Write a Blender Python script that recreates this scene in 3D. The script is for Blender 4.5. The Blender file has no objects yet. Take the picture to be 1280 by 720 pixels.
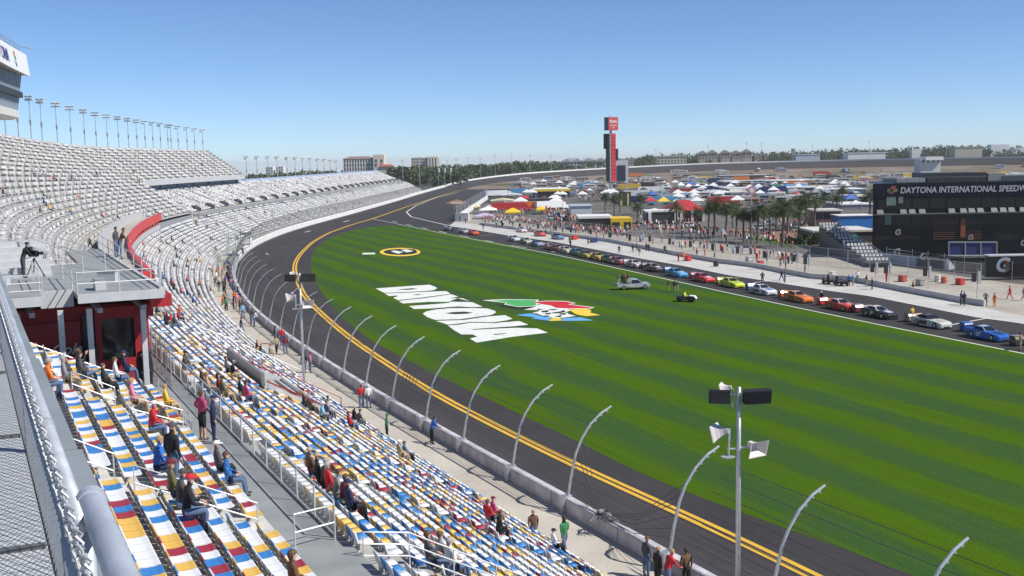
import bpy, math, random
import numpy as np
from mathutils import Vector, Matrix
from mathutils.bvhtree import BVHTree

rnd = random.Random(11)
scene = bpy.context.scene
COL = scene.collection
R = math.radians

# ------------------------------------------------------------------ camera
F_PX, HORIZON, EYE = 1350.0, 199.0, 21.0
PITCH, ROLL = math.atan((360 - HORIZON) / F_PX), math.atan(0.0188)
_f = Vector((0, math.cos(PITCH), -math.sin(PITCH)))
_u0 = Vector((0, math.sin(PITCH), math.cos(PITCH)))
_r0 = Vector((1, 0, 0))
CAM_R = _r0 * math.cos(ROLL) - _u0 * math.sin(ROLL)
CAM_U = _u0 * math.cos(ROLL) + _r0 * math.sin(ROLL)
CAM_P = Vector((0, 0, EYE))
cam_data = bpy.data.cameras.new('camera')
cam_data.sensor_width = 36.0
cam_data.lens = F_PX / 1280 * 36.0
cam_data.clip_start, cam_data.clip_end = 0.05, 30000
cam = bpy.data.objects.new('camera', cam_data)
cam.matrix_world = Matrix(((CAM_R.x, CAM_U.x, -_f.x, 0), (CAM_R.y, CAM_U.y, -_f.y, 0),
                           (CAM_R.z, CAM_U.z, -_f.z, EYE), (0, 0, 0, 1)))
COL.objects.link(cam)
scene.camera = cam


def ray(u, v):
    return (_f * F_PX + CAM_R * (u - 640) + CAM_U * (360 - v)).normalized()


def at(u, v, z=-1.0):
    d = ray(u, v)
    return CAM_P + d * ((z - EYE) / d.z)


def at_y(u, v, y):
    d = ray(u, v)
    return CAM_P + d * (y / d.y)


def px(p):
    q = Vector(p) - CAM_P
    w = q.dot(_f)
    return (640 + F_PX * q.dot(CAM_R) / w, 360 - F_PX * q.dot(CAM_U) / w)


# ------------------------------------------------------------------ mesh builder
class MB:
    def __init__(s):
        s.v, s.f, s.m = [], [], []

    def add(s, vs, fs, mi=0):
        b = len(s.v)
        s.v.extend([tuple(p) for p in vs])
        for f in fs:
            s.f.append([i + b for i in f])
            s.m.append(mi)
        return s

    def poly(s, pts, mi=0):
        return s.add(pts, [list(range(len(pts)))], mi)

    def box(s, c, size, rz=0.0, mi=0, taper=1.0, rx=0.0):
        hx, hy, hz = size[0] / 2, size[1] / 2, size[2] / 2
        M = Matrix.Rotation(rz, 3, 'Z') @ Matrix.Rotation(rx, 3, 'X')
        vs = []
        for k, t in ((-1, 1.0), (1, taper)):
            for x, y in ((-1, -1), (1, -1), (1, 1), (-1, 1)):
                vs.append(Vector(c) + M @ Vector((x * hx * t, y * hy * t, k * hz)))
        return s.add(vs, [[3, 2, 1, 0], [4, 5, 6, 7], [0, 1, 5, 4], [1, 2, 6, 5], [2, 3, 7, 6], [3, 0, 4, 7]], mi)

    def bar(s, a, b, w, h, mi=0, up=(0, 0, 1)):
        a, b = Vector(a), Vector(b)
        d = (b - a).normalized()
        side = d.cross(Vector(up))
        if side.length < 1e-5:
            side = d.cross(Vector((1, 0, 0)))
        side.normalize()
        n = side.cross(d).normalized()
        vs = []
        for p in (a, b):
            for x, y in ((-1, -1), (1, -1), (1, 1), (-1, 1)):
                vs.append(p + side * (x * w / 2) + n * (y * h / 2))
        return s.add(vs, [[0, 1, 2, 3], [7, 6, 5, 4], [4, 5, 1, 0], [5, 6, 2, 1], [6, 7, 3, 2], [7, 4, 0, 3]], mi)

    def tube(s, pts, r, n=8, mi=0, cap=True):
        pts = [Vector(p) for p in pts]
        rs = r if isinstance(r, (list, tuple)) else [r] * len(pts)
        prev = None
        vs, fs = [], []
        for i, p in enumerate(pts):
            if i == 0:
                d = pts[1] - pts[0]
            elif i == len(pts) - 1:
                d = pts[-1] - pts[-2]
            else:
                d = (pts[i + 1] - p).normalized() + (p - pts[i - 1]).normalized()
            d.normalize()
            if prev is None:
                a = d.cross(Vector((0, 0, 1)))
                if a.length < 1e-3:
                    a = d.cross(Vector((1, 0, 0)))
            else:
                a = prev - d * prev.dot(d)
            a.normalize()
            prev = a
            b = d.cross(a)
            for k in range(n):
                t = 2 * math.pi * k / n
                vs.append(p + (a * math.cos(t) + b * math.sin(t)) * rs[i])
        for i in range(len(pts) - 1):
            for k in range(n):
                k2 = (k + 1) % n
                fs.append([i * n + k, i * n + k2, (i + 1) * n + k2, (i + 1) * n + k])
        if cap:
            fs.append(list(range(n))[::-1])
            fs.append([(len(pts) - 1) * n + k for k in range(n)])
        return s.add(vs, fs, mi)

    def lathe(s, prof, c=(0, 0, 0), n=12, mi=0, M=None):
        c = Vector(c)
        vs, fs = [], []
        for r, z in prof:
            for k in range(n):
                t = 2 * math.pi * k / n
                q = Vector((r * math.cos(t), r * math.sin(t), z))
                vs.append(c + (M @ q if M else q))
        for i in range(len(prof) - 1):
            for k in range(n):
                k2 = (k + 1) % n
                fs.append([i * n + k, i * n + k2, (i + 1) * n + k2, (i + 1) * n + k])
        fs.append(list(range(n))[::-1])
        fs.append([(len(prof) - 1) * n + k for k in range(n)])
        return s.add(vs, fs, mi)

    def prism(s, pts, ext, mi=0):
        pts = [Vector(p) for p in pts]
        ext = Vector(ext)
        n = len(pts)
        vs = pts + [p + ext for p in pts]
        fs = [list(range(n))[::-1], [n + i for i in range(n)]]
        for i in range(n):
            j = (i + 1) % n
            fs.append([i, j, n + j, n + i])
        return s.add(vs, fs, mi)

    def ball(s, c, rad, n=10, m=6, mi=0):
        c = Vector(c)
        rad = (rad, rad, rad) if not isinstance(rad, (tuple, list)) else rad
        vs, fs = [], []
        for i in range(1, m):
            a = math.pi * i / m
            for k in range(n):
                t = 2 * math.pi * k / n
                vs.append(c + Vector((rad[0] * math.sin(a) * math.cos(t), rad[1] * math.sin(a) * math.sin(t), rad[2] * math.cos(a))))
        top, bot = len(vs), len(vs) + 1
        vs += [c + Vector((0, 0, rad[2])), c - Vector((0, 0, rad[2]))]
        for i in range(m - 2):
            for k in range(n):
                k2 = (k + 1) % n
                fs.append([i * n + k, (i + 1) * n + k, (i + 1) * n + k2, i * n + k2])
        for k in range(n):
            k2 = (k + 1) % n
            fs.append([top, k, k2])
            fs.append([bot, (m - 2) * n + k2, (m - 2) * n + k])
        return s.add(vs, fs, mi)

    def mesh(s, name, mats, off=(0, 0, 0), smooth=False):
        me = bpy.data.meshes.new(name)
        ox, oy, oz = off
        me.from_pydata([(x - ox, y - oy, z - oz) for x, y, z in s.v], [], s.f)
        for m in (mats if isinstance(mats, (list, tuple)) else [mats]):
            me.materials.append(m)
        me.polygons.foreach_set('material_index', s.m)
        if smooth:
            me.polygons.foreach_set('use_smooth', [True] * len(s.f))
        me.update()
        return me

    def build(s, name, mats, parent=None, smooth=False, base=None):
        off = tuple(parent.location) if parent else (base or (0, 0, 0))
        if parent and parent.parent:
            off = tuple(Vector(off) + parent.parent.location)
        o = bpy.data.objects.new(name, s.mesh(name, mats, off, smooth))
        COL.objects.link(o)
        if parent:
            o.parent = parent
        elif base:
            o.location = base
        return o


LABELS = {}


def tag(o, label=None, cat=None, group=None, kind=None):
    if label:
        LABELS[label] = LABELS.get(label, 0) + 1
        o['label'] = label
    if cat:
        o['category'] = cat
    if group:
        o['group'] = group
    if kind:
        o['kind'] = kind
    return o


def empty(name, loc, label=None, cat=None, group=None, rz=0.0):
    o = bpy.data.objects.new(name, None)
    o.empty_display_size = 0.2
    COL.objects.link(o)
    o.location = loc
    o.rotation_euler = (0, 0, rz)
    return tag(o, label, cat, group)


def kids(o):
    return list(o.children)


def copy_tree(o, parent=None, deep=True):
    c = o.copy()
    COL.objects.link(c)
    if parent:
        c.parent = parent
    if deep:
        for ch in kids(o):
            copy_tree(ch, c)
    return c


def structure(o):
    o['kind'] = 'structure'
    return o


# ------------------------------------------------------------------ materials
def mat(name, col, rough=0.6, metal=0.0, var=0.12, scale=3.0, coat=0.0, emit=None, spec=0.5, bump=0.0):
    m = bpy.data.materials.new(name)
    m.use_nodes = True
    nt = m.node_tree
    b = nt.nodes['Principled BSDF']
    b.inputs['Roughness'].default_value = rough
    b.inputs['Metallic'].default_value = metal
    b.inputs['Specular IOR Level'].default_value = spec
    if coat:
        b.inputs['Coat Weight'].default_value = coat
        b.inputs['Coat Roughness'].default_value = 0.08
    c = tuple(col) + (1,)
    b.inputs['Base Color'].default_value = c
    if var:
        tc = nt.nodes.new('ShaderNodeTexCoord')
        nz = nt.nodes.new('ShaderNodeTexNoise')
        nz.inputs['Scale'].default_value = scale
        nz.inputs['Detail'].default_value = 4
        nt.links.new(tc.outputs['Object'], nz.inputs['Vector'])
        rp = nt.nodes.new('ShaderNodeMapRange')
        rp.inputs['From Min'].default_value, rp.inputs['From Max'].default_value = 0.3, 0.7
        rp.inputs['To Min'].default_value, rp.inputs['To Max'].default_value = 1 - var, 1 + var * 0.6
        nt.links.new(nz.outputs['Fac'], rp.inputs['Value'])
        mx = nt.nodes.new('ShaderNodeVectorMath')
        mx.operation = 'SCALE'
        mx.inputs[0].default_value = tuple(col)
        nt.links.new(rp.outputs['Result'], mx.inputs['Scale'])
        nt.links.new(mx.outputs['Vector'], b.inputs['Base Color'])
        if bump:
            bp = nt.nodes.new('ShaderNodeBump')
            bp.inputs['Strength'].default_value = bump
            bp.inputs['Distance'].default_value = 0.05
            nt.links.new(nz.outputs['Fac'], bp.inputs['Height'])
            nt.links.new(bp.outputs['Normal'], b.inputs['Normal'])
    return m


_mc = {}


def paint(col, rough=0.5, coat=0.0, metal=0.0):
    """one shared material per paint colour"""
    k = (tuple(round(c, 3) for c in col), rough, coat, metal)
    if k not in _mc:
        _mc[k] = mat('paint', col, rough, metal, 0.08, 2.0, coat)
    return _mc[k]


WHITE = paint((0.78, 0.78, 0.76))
OFFWHITE = paint((0.66, 0.65, 0.6))
LGREY = paint((0.5, 0.51, 0.52))
MGREY = paint((0.3, 0.31, 0.32))
DGREY = paint((0.11, 0.115, 0.12))
BLACK = paint((0.018, 0.018, 0.02))
RED = paint((0.6, 0.025, 0.03))
DRED = paint((0.3, 0.02, 0.03))
YELLOW = paint((0.8, 0.48, 0.03))
BLUE = paint((0.03, 0.14, 0.5))
STEEL = mat('galvanised_steel', (0.55, 0.57, 0.6), 0.42, 0.55, 0.15, 4)
ALU = mat('aluminium', (0.6, 0.61, 0.62), 0.5, 0.25, 0.15, 1.5)
CONCRETE = mat('concrete', (0.42, 0.4, 0.36), 0.85, 0, 0.22, 0.7)
GLASS = mat('dark_glass', (0.015, 0.018, 0.022), 0.08, 0, 0.0)
RUBBER = paint((0.02, 0.02, 0.02), 0.8)
CHROME = mat('chrome', (0.6, 0.6, 0.62), 0.25, 0.9, 0.05)

# ------------------------------------------------------------------ the curve of the track wall
_pts = [(34.4 + 13, 2 - 24), (34.4, 2), (8.2, 53.5), (3.3, 64.6), (-3.6, 77), (-9.9, 90.6), (-19, 110), (-34.6, 147), (-46, 181), (-56, 218),
        (-62.5, 250), (-67, 285), (-69, 330), (-68, 376), (-65, 441), (-61.5, 550), (-58, 657), (-52, 760), (-48, 820)]


def resample(pts, step, sm=0):
    p = np.array(pts, float)
    d = np.r_[0, np.cumsum(np.linalg.norm(np.diff(p, axis=0), axis=1))]
    n = max(2, int(round(d[-1] / step)) + 1)
    t = np.linspace(0, d[-1], n)
    q = np.stack([np.interp(t, d, p[:, i]) for i in range(p.shape[1])], 1)
    if sm:
        k = np.exp(-0.5 * (np.arange(-3 * sm, 3 * sm + 1) / sm) ** 2)
        k /= k.sum()
        out = q.copy()
        for i in range(q.shape[1]):
            e = np.r_[2 * q[0, i] - q[1:3 * sm + 1, i][::-1], q[:, i], 2 * q[-1, i] - q[-3 * sm - 1:-1, i][::-1]]
            out[:, i] = np.convolve(e, k, 'valid')
        q = out
    return q


WL = resample(_pts, 1.0, 14)
_tan = np.gradient(WL, axis=0)
_tan /= np.linalg.norm(_tan, axis=1)[:, None]
_nrm = np.stack([-_tan[:, 1], _tan[:, 0]], 1)      # away from the track
NS = len(WL)


def cv(s, o=0.0, z=0.0):
    s = min(max(s, 0), NS - 1.001)
    i = int(s)
    t = s - i
    p = WL[i] * (1 - t) + WL[i + 1] * t
    n = _nrm[i] * (1 - t) + _nrm[i + 1] * t
    return Vector((p[0] + n[0] * o, p[1] + n[1] * o, z))


def heading(s):
    i = int(min(max(s, 0), NS - 2))
    return math.atan2(_tan[i][1], _tan[i][0])


def s_near(p, o=None):
    d = (WL[:, 0] - p[0]) ** 2 + (WL[:, 1] - p[1]) ** 2
    return float(np.argmin(d))


def o_of(p):
    i = int(s_near(p))
    return float((p[0] - WL[i][0]) * _nrm[i][0] + (p[1] - WL[i][1]) * _nrm[i][1])


def s_at_y(y, o=0.0):
    ys = WL[:, 1] + _nrm[:, 1] * o
    return float(np.argmin(abs(ys - y)))
# ------------------------------------------------------------------ light and sky
SUN_EL, SUN_AZ = 47.0, 19.0     # azimuth: degrees behind the camera's right hand side
w = bpy.data.worlds.new('World')
scene.world = w
w.use_nodes = True
nt = w.node_tree
bg = nt.nodes['Background']
sky = nt.nodes.new('ShaderNodeTexSky')
sky.sky_type = 'NISHITA'
sky.sun_disc = False
sky.sun_elevation = R(SUN_EL)
sky.altitude = 0
sky.air_density = 0.58
sky.dust_density = 0.1
sky.ozone_density = 6.8
bg.inputs['Strength'].default_value = 0.105
nt.links.new(sky.outputs['Color'], bg.inputs['Color'])
to_sun = Vector((math.cos(R(SUN_EL)) * math.cos(R(SUN_AZ)), -math.cos(R(SUN_EL)) * math.sin(R(SUN_AZ)), math.sin(R(SUN_EL))))
sky.sun_rotation = math.atan2(to_sun.x, to_sun.y)
sd = bpy.data.lights.new('sun', 'SUN')
sd.energy, sd.angle, sd.color = 4.3, R(0.53), (1.0, 0.95, 0.87)
so = bpy.data.objects.new('sun', sd)
so.rotation_euler = to_sun.to_track_quat('Z', 'Y').to_euler()
so.location = (60, -20, 120)
COL.objects.link(so)
vs = scene.view_settings
vs.view_transform, vs.look, vs.exposure, vs.gamma = 'Standard', 'None', 0.35, 1.0
vs.use_curve_mapping = False
scene.cycles.max_bounces = 5
scene.cycles.transparent_max_bounces = 12
scene.cycles.caustics_reflective = scene.cycles.caustics_refractive = False


# ------------------------------------------------------------------ ground materials
def nodes(name, rough=0.9):
    m = bpy.data.materials.new(name)
    m.use_nodes = True
    nt = m.node_tree
    b = nt.nodes['Principled BSDF']
    b.inputs['Roughness'].default_value = rough
    b.inputs['Specular IOR Level'].default_value = 0.25
    return m, nt, b


def N(nt, t, **kw):
    n = nt.nodes.new(t)
    for k, v in kw.items():
        if k in n.inputs.keys():
            n.inputs[k].default_value = v
        else:
            setattr(n, k, v)
    return n


def ramp(nt, fac, stops):
    r = nt.nodes.new('ShaderNodeValToRGB')
    e = r.color_ramp.elements
    while len(e) < len(stops):
        e.new(0.5)
    for k, (p, c) in enumerate(stops):
        e[k].position = p
        e[k].color = tuple(c) + (1,)
    nt.links.new(fac, r.inputs['Fac'])
    return r.outputs['Color']


def mixc(nt, fac, a, b, mode='MIX'):
    n = nt.nodes.new('ShaderNodeMix')
    n.data_type = 'RGBA'
    n.blend_type = mode
    for s, x in ((n.inputs[0], fac), (n.inputs[6], a), (n.inputs[7], b)):
        if isinstance(x, bpy.types.NodeSocket):
            nt.links.new(x, s)
        else:
            s.default_value = x if isinstance(x, float) else tuple(x) + (1,)
    return n.outputs[2]


def math_n(nt, op, a, b=0.0, c=0.0):
    n = nt.nodes.new('ShaderNodeMath')
    n.operation = op
    for s, x in zip(n.inputs, (a, b, c)):
        if isinstance(x, bpy.types.NodeSocket):
            nt.links.new(x, s)
        else:
            s.default_value = x
    return n.outputs[0]


def position(nt):
    return nt.nodes.new('ShaderNodeNewGeometry').outputs['Position']


def noise(nt, vec, scale, detail=5, rough=0.55, mul=None):
    if mul:
        mp = N(nt, 'ShaderNodeMapping')
        mp.inputs['Scale'].default_value = mul
        mp.inputs['Rotation'].default_value = (0, 0, mul[3] if len(mul) > 3 else 0) if False else (0, 0, 0)
        nt.links.new(vec, mp.inputs['Vector'])
        vec = mp.outputs['Vector']
    n = N(nt, 'ShaderNodeTexNoise', Scale=scale, Detail=float(detail), Roughness=rough)
    nt.links.new(vec, n.inputs['Vector'])
    return n.outputs['Fac']


# mown grass in stripes
GRASS, nt, b = nodes('mown_grass', 0.95)
b.inputs['Specular IOR Level'].default_value = 0.03
pos = position(nt)
dt = nt.nodes.new('ShaderNodeVectorMath')
dt.operation = 'DOT_PRODUCT'
SA = R(24.3)
dt.inputs[1].default_value = (math.cos(SA), math.sin(SA), 0)
nt.links.new(pos, dt.inputs[0])
wob = math_n(nt, 'MULTIPLY', math_n(nt, 'SUBTRACT', noise(nt, pos, 0.045, 3), 0.5), 4.5)
ph = math_n(nt, 'ADD', dt.outputs['Value'], wob)
ph = math_n(nt, 'ADD', ph, math_n(nt, 'MULTIPLY', math_n(nt, 'SUBTRACT', noise(nt, pos, 1.0, 5), 0.5), 1.9))
sn = math_n(nt, 'SINE', math_n(nt, 'MULTIPLY', ph, 2 * math.pi / 7.4))
st = math_n(nt, 'MULTIPLY_ADD', sn, 0.85, 0.5)
st = math_n(nt, 'MINIMUM', math_n(nt, 'MAXIMUM', st, 0.0), 1.0)
big = noise(nt, pos, 0.05, 5, 0.6)
st = math_n(nt, 'MULTIPLY', st, math_n(nt, 'MULTIPLY_ADD', big, 1.9, 0.05))
c1 = mixc(nt, st, (0.042, 0.096, 0.024), (0.060, 0.126, 0.004))
fine = noise(nt, pos, 6.0, 5, 0.7)
c2 = mixc(nt, ramp(nt, fine, [(0.3, (0, 0, 0)), (0.75, (1, 1, 1))]), (0.62, 0.62, 0.62), (1.3, 1.3, 1.3))
c3 = mixc(nt, 1.0, c1, c2, 'MULTIPLY')
mott = noise(nt, pos, 0.35, 6, 0.65)
c4 = mixc(nt, ramp(nt, mott, [(0.48, (0, 0, 0)), (0.75, (0.35, 0.35, 0.35))]), c3, (0.070, 0.095, 0.012))
al = nt.nodes.new('ShaderNodeVectorMath')
al.operation = 'DOT_PRODUCT'
al.inputs[1].default_value = (-math.sin(SA), math.cos(SA), 0)
nt.links.new(pos, al.inputs[0])
mp = nt.nodes.new('ShaderNodeCombineXYZ')
nt.links.new(math_n(nt, 'MULTIPLY', dt.outputs['Value'], 2.2), mp.inputs[0])
nt.links.new(math_n(nt, 'MULTIPLY', al.outputs['Value'], 0.035), mp.inputs[1])
stk = N(nt, 'ShaderNodeTexNoise', Scale=1.0, Detail=5.0, Roughness=0.6)
nt.links.new(mp.outputs['Vector'], stk.inputs['Vector'])
c5 = mixc(nt, 1.0, c4, mixc(nt, stk.outputs['Fac'], (0.62, 0.66, 0.70), (1.36, 1.32, 1.26)), 'MULTIPLY')
nt.links.new(c5, b.inputs['Base Color'])
bp = N(nt, 'ShaderNodeBump', Strength=0.5, Distance=0.06)
nt.links.new(fine, bp.inputs['Height'])
nt.links.new(bp.outputs['Normal'], b.inputs['Normal'])


def ground_mat(name, a, b_, scale, c=None, rough=0.9, stretch=None):
    m, nt, b = nodes(name, rough)
    pos = position(nt)
    n1 = noise(nt, pos, scale, 6, 0.6)
    col = mixc(nt, ramp(nt, n1, [(0.32, (0, 0, 0)), (0.68, (1, 1, 1))]), a, b_)
    n2 = noise(nt, pos, scale * 14, 4, 0.7)
    col = mixc(nt, 1.0, col, mixc(nt, n2, (0.78, 0.78, 0.78), (1.2, 1.2, 1.2)), 'MULTIPLY')
    if c:
        n3 = noise(nt, pos, scale * 0.35, 4, 0.5)
        col = mixc(nt, ramp(nt, n3, [(0.5, (0, 0, 0)), (0.62, (1, 1, 1))]), col, c)
    nt.links.new(col, b.inputs['Base Color'])
    return m


ASPHALT = ground_mat('asphalt', (0.036, 0.034, 0.036), (0.050, 0.046, 0.048), 0.12)
BANK = ground_mat('banked_asphalt', (0.040, 0.037, 0.040), (0.056, 0.051, 0.054), 0.08)
FARLAND = ground_mat('scrub', (0.05, 0.07, 0.025), (0.12, 0.11, 0.06), 0.012, (0.04, 0.055, 0.02))
PITCON = ground_mat('pit_concrete', (0.33, 0.30, 0.255), (0.45, 0.415, 0.355), 0.15, rough=0.85)
WALKCON = ground_mat('walkway_concrete', (0.43, 0.395, 0.335), (0.54, 0.50, 0.43), 0.25, rough=0.85)
INFIELD = ground_mat('infield_paving', (0.09, 0.085, 0.08), (0.18, 0.165, 0.15), 0.06, (0.06, 0.065, 0.045))
PARKING = ground_mat('dusty_parking', (0.17, 0.13, 0.10), (0.24, 0.19, 0.15), 0.03, (0.08, 0.09, 0.045))
BRICK = ground_mat('brick_paving', (0.22, 0.12, 0.09), (0.30, 0.18, 0.13), 0.4)
LINE_W = ground_mat('white_line', (0.62, 0.62, 0.60), (0.74, 0.74, 0.72), 0.8)
LINE_Y = ground_mat('yellow_line', (0.62, 0.36, 0.04), (0.72, 0.44, 0.05), 0.8)
G_WHITE = ground_mat('grass_paint_white', (0.58, 0.61, 0.56), (0.80, 0.81, 0.78), 1.1)
G_BLACK = ground_mat('grass_paint_black', (0.012, 0.016, 0.012), (0.02, 0.024, 0.018), 0.4)
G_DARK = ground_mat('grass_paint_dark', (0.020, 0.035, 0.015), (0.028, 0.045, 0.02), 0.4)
G_GREEN = ground_mat('grass_paint_green', (0.06, 0.35, 0.10), (0.08, 0.40, 0.12), 0.4)
G_RED = ground_mat('grass_paint_red', (0.50, 0.02, 0.03), (0.58, 0.03, 0.04), 0.4)
G_YEL = ground_mat('grass_paint_yellow', (0.72, 0.50, 0.05), (0.80, 0.56, 0.07), 0.4)
G_BLUE = ground_mat('grass_paint_blue', (0.10, 0.33, 0.68), (0.13, 0.38, 0.74), 0.4)

GZ = -1.0
# the air between here and the horizon
HZ = bpy.data.materials.new('haze')
HZ.use_nodes = True
nt = HZ.node_tree
nt.nodes.remove(nt.nodes['Principled BSDF'])
pv_ = nt.nodes.new('ShaderNodeVolumePrincipled')
pv_.inputs['Color'].default_value = (0.93, 0.97, 1.0, 1)
pv_.inputs['Density'].default_value = 0.00008
pv_.inputs['Anisotropy'].default_value = 0.0
nt.links.new(pv_.outputs[0], nt.nodes['Material Output'].inputs['Volume'])
m = MB()
m.box((0, 7550, -95), (18400, 17100, 290))
tag(m.build('haze', HZ), kind='stuff', label='thin pale haze in the air over the whole speedway')
scene.cycles.volume_bounces = 1
# wide ground, one sheet to the horizon
m = MB()
m.add([(x, y, -1.35 - (0 if y < 1700 else (y - 1700) * .0165)) for y in (-900, 1700, 16000) for x in (-9000, 9000)], [[0, 1, 3, 2], [2, 3, 5, 4]])
structure(m.build('ground', FARLAND))

# inner yellow line of the tri-oval and the turn that follows it
ypx = [(996, 709), (924, 673), (866, 644), (786.6, 615), (719.6, 582.5), (649, 547), (591, 518), (554.5, 500), (500, 465), (439, 424), (415, 404), (393, 384),
       (380, 370), (372.5, 352.5), (368, 340), (368.3, 329), (375, 317.5), (390, 303), (410, 291.5), (437.5, 281.5), (467, 273), (508, 258.5), (558, 242.5)]
YL = [tuple(at(u, v, GZ))[:2] for u, v in ypx]
_d = Vector(YL[0]) - Vector(YL[2])
YL = [tuple(Vector(YL[0]) + _d.normalized() * 70)] + YL
TC, TR = Vector((260, 820)), 308.0


def arc(a, r):
    return (TC.x - r * math.cos(R(a)), TC.y + r * math.sin(R(a)))


YL += [arc(a, TR - 14.5) for a in (6, 12)]
YL = resample(YL, 2.0, 4)

_t = np.gradient(YL, axis=0)
_t /= np.linalg.norm(_t, axis=1)[:, None]
YLO = YL + np.stack([-_t[:, 1], _t[:, 0]], 1) * 0.75
# banked track strip along the wall
m = MB()
rows = []
for s in range(0, NS, 3):
    p = cv(s)
    i = int(np.argmin((YLO[:, 0] - p.x) ** 2 + (YLO[:, 1] - p.y) ** 2))
    zo = -0.12 + max(0, (s - 640) / 220.0) * 1.3
    q = Vector((YLO[i][0], YLO[i][1], GZ - 0.002))
    rows.append([(p.x, p.y, zo)] + [tuple(Vector((p.x, p.y, zo)).lerp(q, k / 3)) for k in (1, 2, 3)])
tv = [q for r_ in rows for q in r_]
tf = []
for i in range(len(rows) - 1):
    for k in range(3):
        tf.append([i * 4 + k + 1, i * 4 + k, i * 4 + 4 + k, i * 4 + 5 + k])
m.add(tv, tf)
TRACK = BANK.copy()
TRACK.name = 'worn_track'
nt = TRACK.node_tree
uvn = nt.nodes.new('ShaderNodeUVMap')
sp_ = nt.nodes.new('ShaderNodeSeparateXYZ')
nt.links.new(uvn.outputs['UV'], sp_.inputs[0])
cb_ = nt.nodes.new('ShaderNodeCombineXYZ')
nt.links.new(math_n(nt, 'MULTIPLY', sp_.outputs[0], 0.12), cb_.inputs[0])
nt.links.new(math_n(nt, 'MULTIPLY', sp_.outputs[1], 9.0), cb_.inputs[1])
ln = N(nt, 'ShaderNodeTexNoise', Scale=1.0, Detail=6.0, Roughness=0.65)
nt.links.new(cb_.outputs[0], ln.inputs['Vector'])
bs = nt.nodes['Principled BSDF']
old = bs.inputs['Base Color'].links[0].from_socket
nt.links.new(mixc(nt, 1.0, old, mixc(nt, ramp(nt, ln.outputs['Fac'], [(0.3, (0, 0, 0)), (0.7, (1, 1, 1))]), (0.72, 0.72, 0.74), (1.22, 1.2, 1.18)), 'MULTIPLY'), bs.inputs['Base Color'])
tr_o = structure(m.build('race_track', TRACK, smooth=True))
uvl = tr_o.data.uv_layers.new(name='UVMap')
for lp in tr_o.data.loops:
    uvl.data[lp.index].uv = ((lp.vertex_index // 4) * 0.3, (lp.vertex_index % 4) / 3.0)

# the banked turn
ZO = [(-2, 1.3), (8, 2.2), (16.6, 3.5), (36, 7.0), (57, 9.6), (79, 12.2), (100, 13.0), (140, 13.4), (185, 12)]
ZI = [(-2, -1.0), (8, -0.4), (16.6, 0.5), (36, 2.6), (57, 3.8), (79, 5.2), (100, 6.0), (140, 7.0), (185, 6)]


def itp(t, x):
    return float(np.interp(x, [a for a, _ in t], [b_ for _, b_ in t]))


m, sk, tw = MB(), MB(), MB()
ang = np.arange(-1, 172, 1.5)
for r0, r1, z0, z1, mb in ((TR, TR - 15, ZO, ZI, m), (TR - 15, TR - 80, ZI, None, sk)):
    vv, ff = [], []
    for a in ang:
        x0, y0 = arc(a, r0)
        x1, y1 = arc(a, r1)
        vv += [(x0, y0, itp(z0, a)), (x1, y1, itp(z1, a) if z1 else -1.02)]
    for i in range(len(ang) - 1):
        ff.append([2 * i, 2 * i + 2, 2 * i + 3, 2 * i + 1])
    mb.add(vv, ff)
structure(m.build('banked_turn', BANK, smooth=True))
structure(sk.build('infield_slope', PARKING, smooth=True))
for a0, a1 in zip(ang[:-1], ang[1:]):      # outer bank behind the turn
    x0, y0 = arc(a0, TR + 0.6)
    x1, y1 = arc(a1, TR + 0.6)
    X0, Y0 = arc(a0, TR + 45)
    X1, Y1 = arc(a1, TR + 45)
    tw.poly([(x0, y0, itp(ZO, a0)), (X0, Y0, -1.3), (X1, Y1, -1.3), (x1, y1, itp(ZO, a1))])
structure(tw.build('outer_embankment', FARLAND, smooth=True))
# wall round the turn and its steel fence posts
m = MB()
for a0, a1 in zip(ang[:-1], ang[1:]):
    p, q = Vector(arc(a0, TR + 0.1)), Vector(arc(a1, TR + 0.1))
    z0, z1 = itp(ZO, a0), itp(ZO, a1)
    m.bar((p.x, p.y, z0 + 0.45), (q.x, q.y, z1 + 0.45), 0.5, 1.5)
tag(m.build('turn_wall', WHITE), 'long white concrete wall along the top of the banked far turn', 'wall')

# flat asphalt: apron, pit road
pit_far = [(560, 281.5), (580, 284), (633, 293), (691, 301), (740, 310), (800, 322), (855, 331.5), (906, 342), (963, 351), (1040, 363), (1087, 369),
           (1153, 382), (1220, 395.5), (1280, 403.5), (1400, 430)]
P = lambda l, z: [tuple(at(u, v, z)) for u, v in l]
zA = GZ - 0.004
edge = [(x, y, zA) for x, y in YLO] + [(*arc(22, TR - 16), zA), (*arc(34, TR - 34), zA)]
edge += P([(640, 240), (600, 258), (578, 272)], zA) + P(pit_far, zA) + [(84, 60, zA), (100, -20, zA)]
structure(MB().poly(edge[::-1]).build('apron_and_pit_road', ASPHALT))

# grass of the tri-oval
gl = [(1000, 666), (862, 618), (790, 588), (720, 550), (700, 541), (612, 500), (560, 475), (520, 456), (470, 430), (430, 400), (405, 370), (392, 348), (388, 332), (390, 318),
      (397, 307), (415, 296), (440, 287.5), (470, 282.5), (500, 281.2), (520, 283.2), (545, 288.5)]
gl = [tuple(at(u, v, GZ))[:2] for u, v in gl]
gd = (Vector(gl[0]) - Vector(gl[2])).normalized()
gl = [tuple(Vector(gl[0]) + gd * 60)] + gl
gl = resample(gl, 1.5, 3)
gr = [(700, 318.6), (800, 340.5), (900, 362.8), (1000, 384.3), (1100, 405), (1280, 441), (1420, 470)]
gp = [(x, y, GZ) for x, y in gl] + P(gr, GZ) + [(66, 40, GZ), (60, 0, GZ)]
tag(MB().poly(gp[::-1]).build('infield_grass', GRASS), kind='structure')


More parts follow.
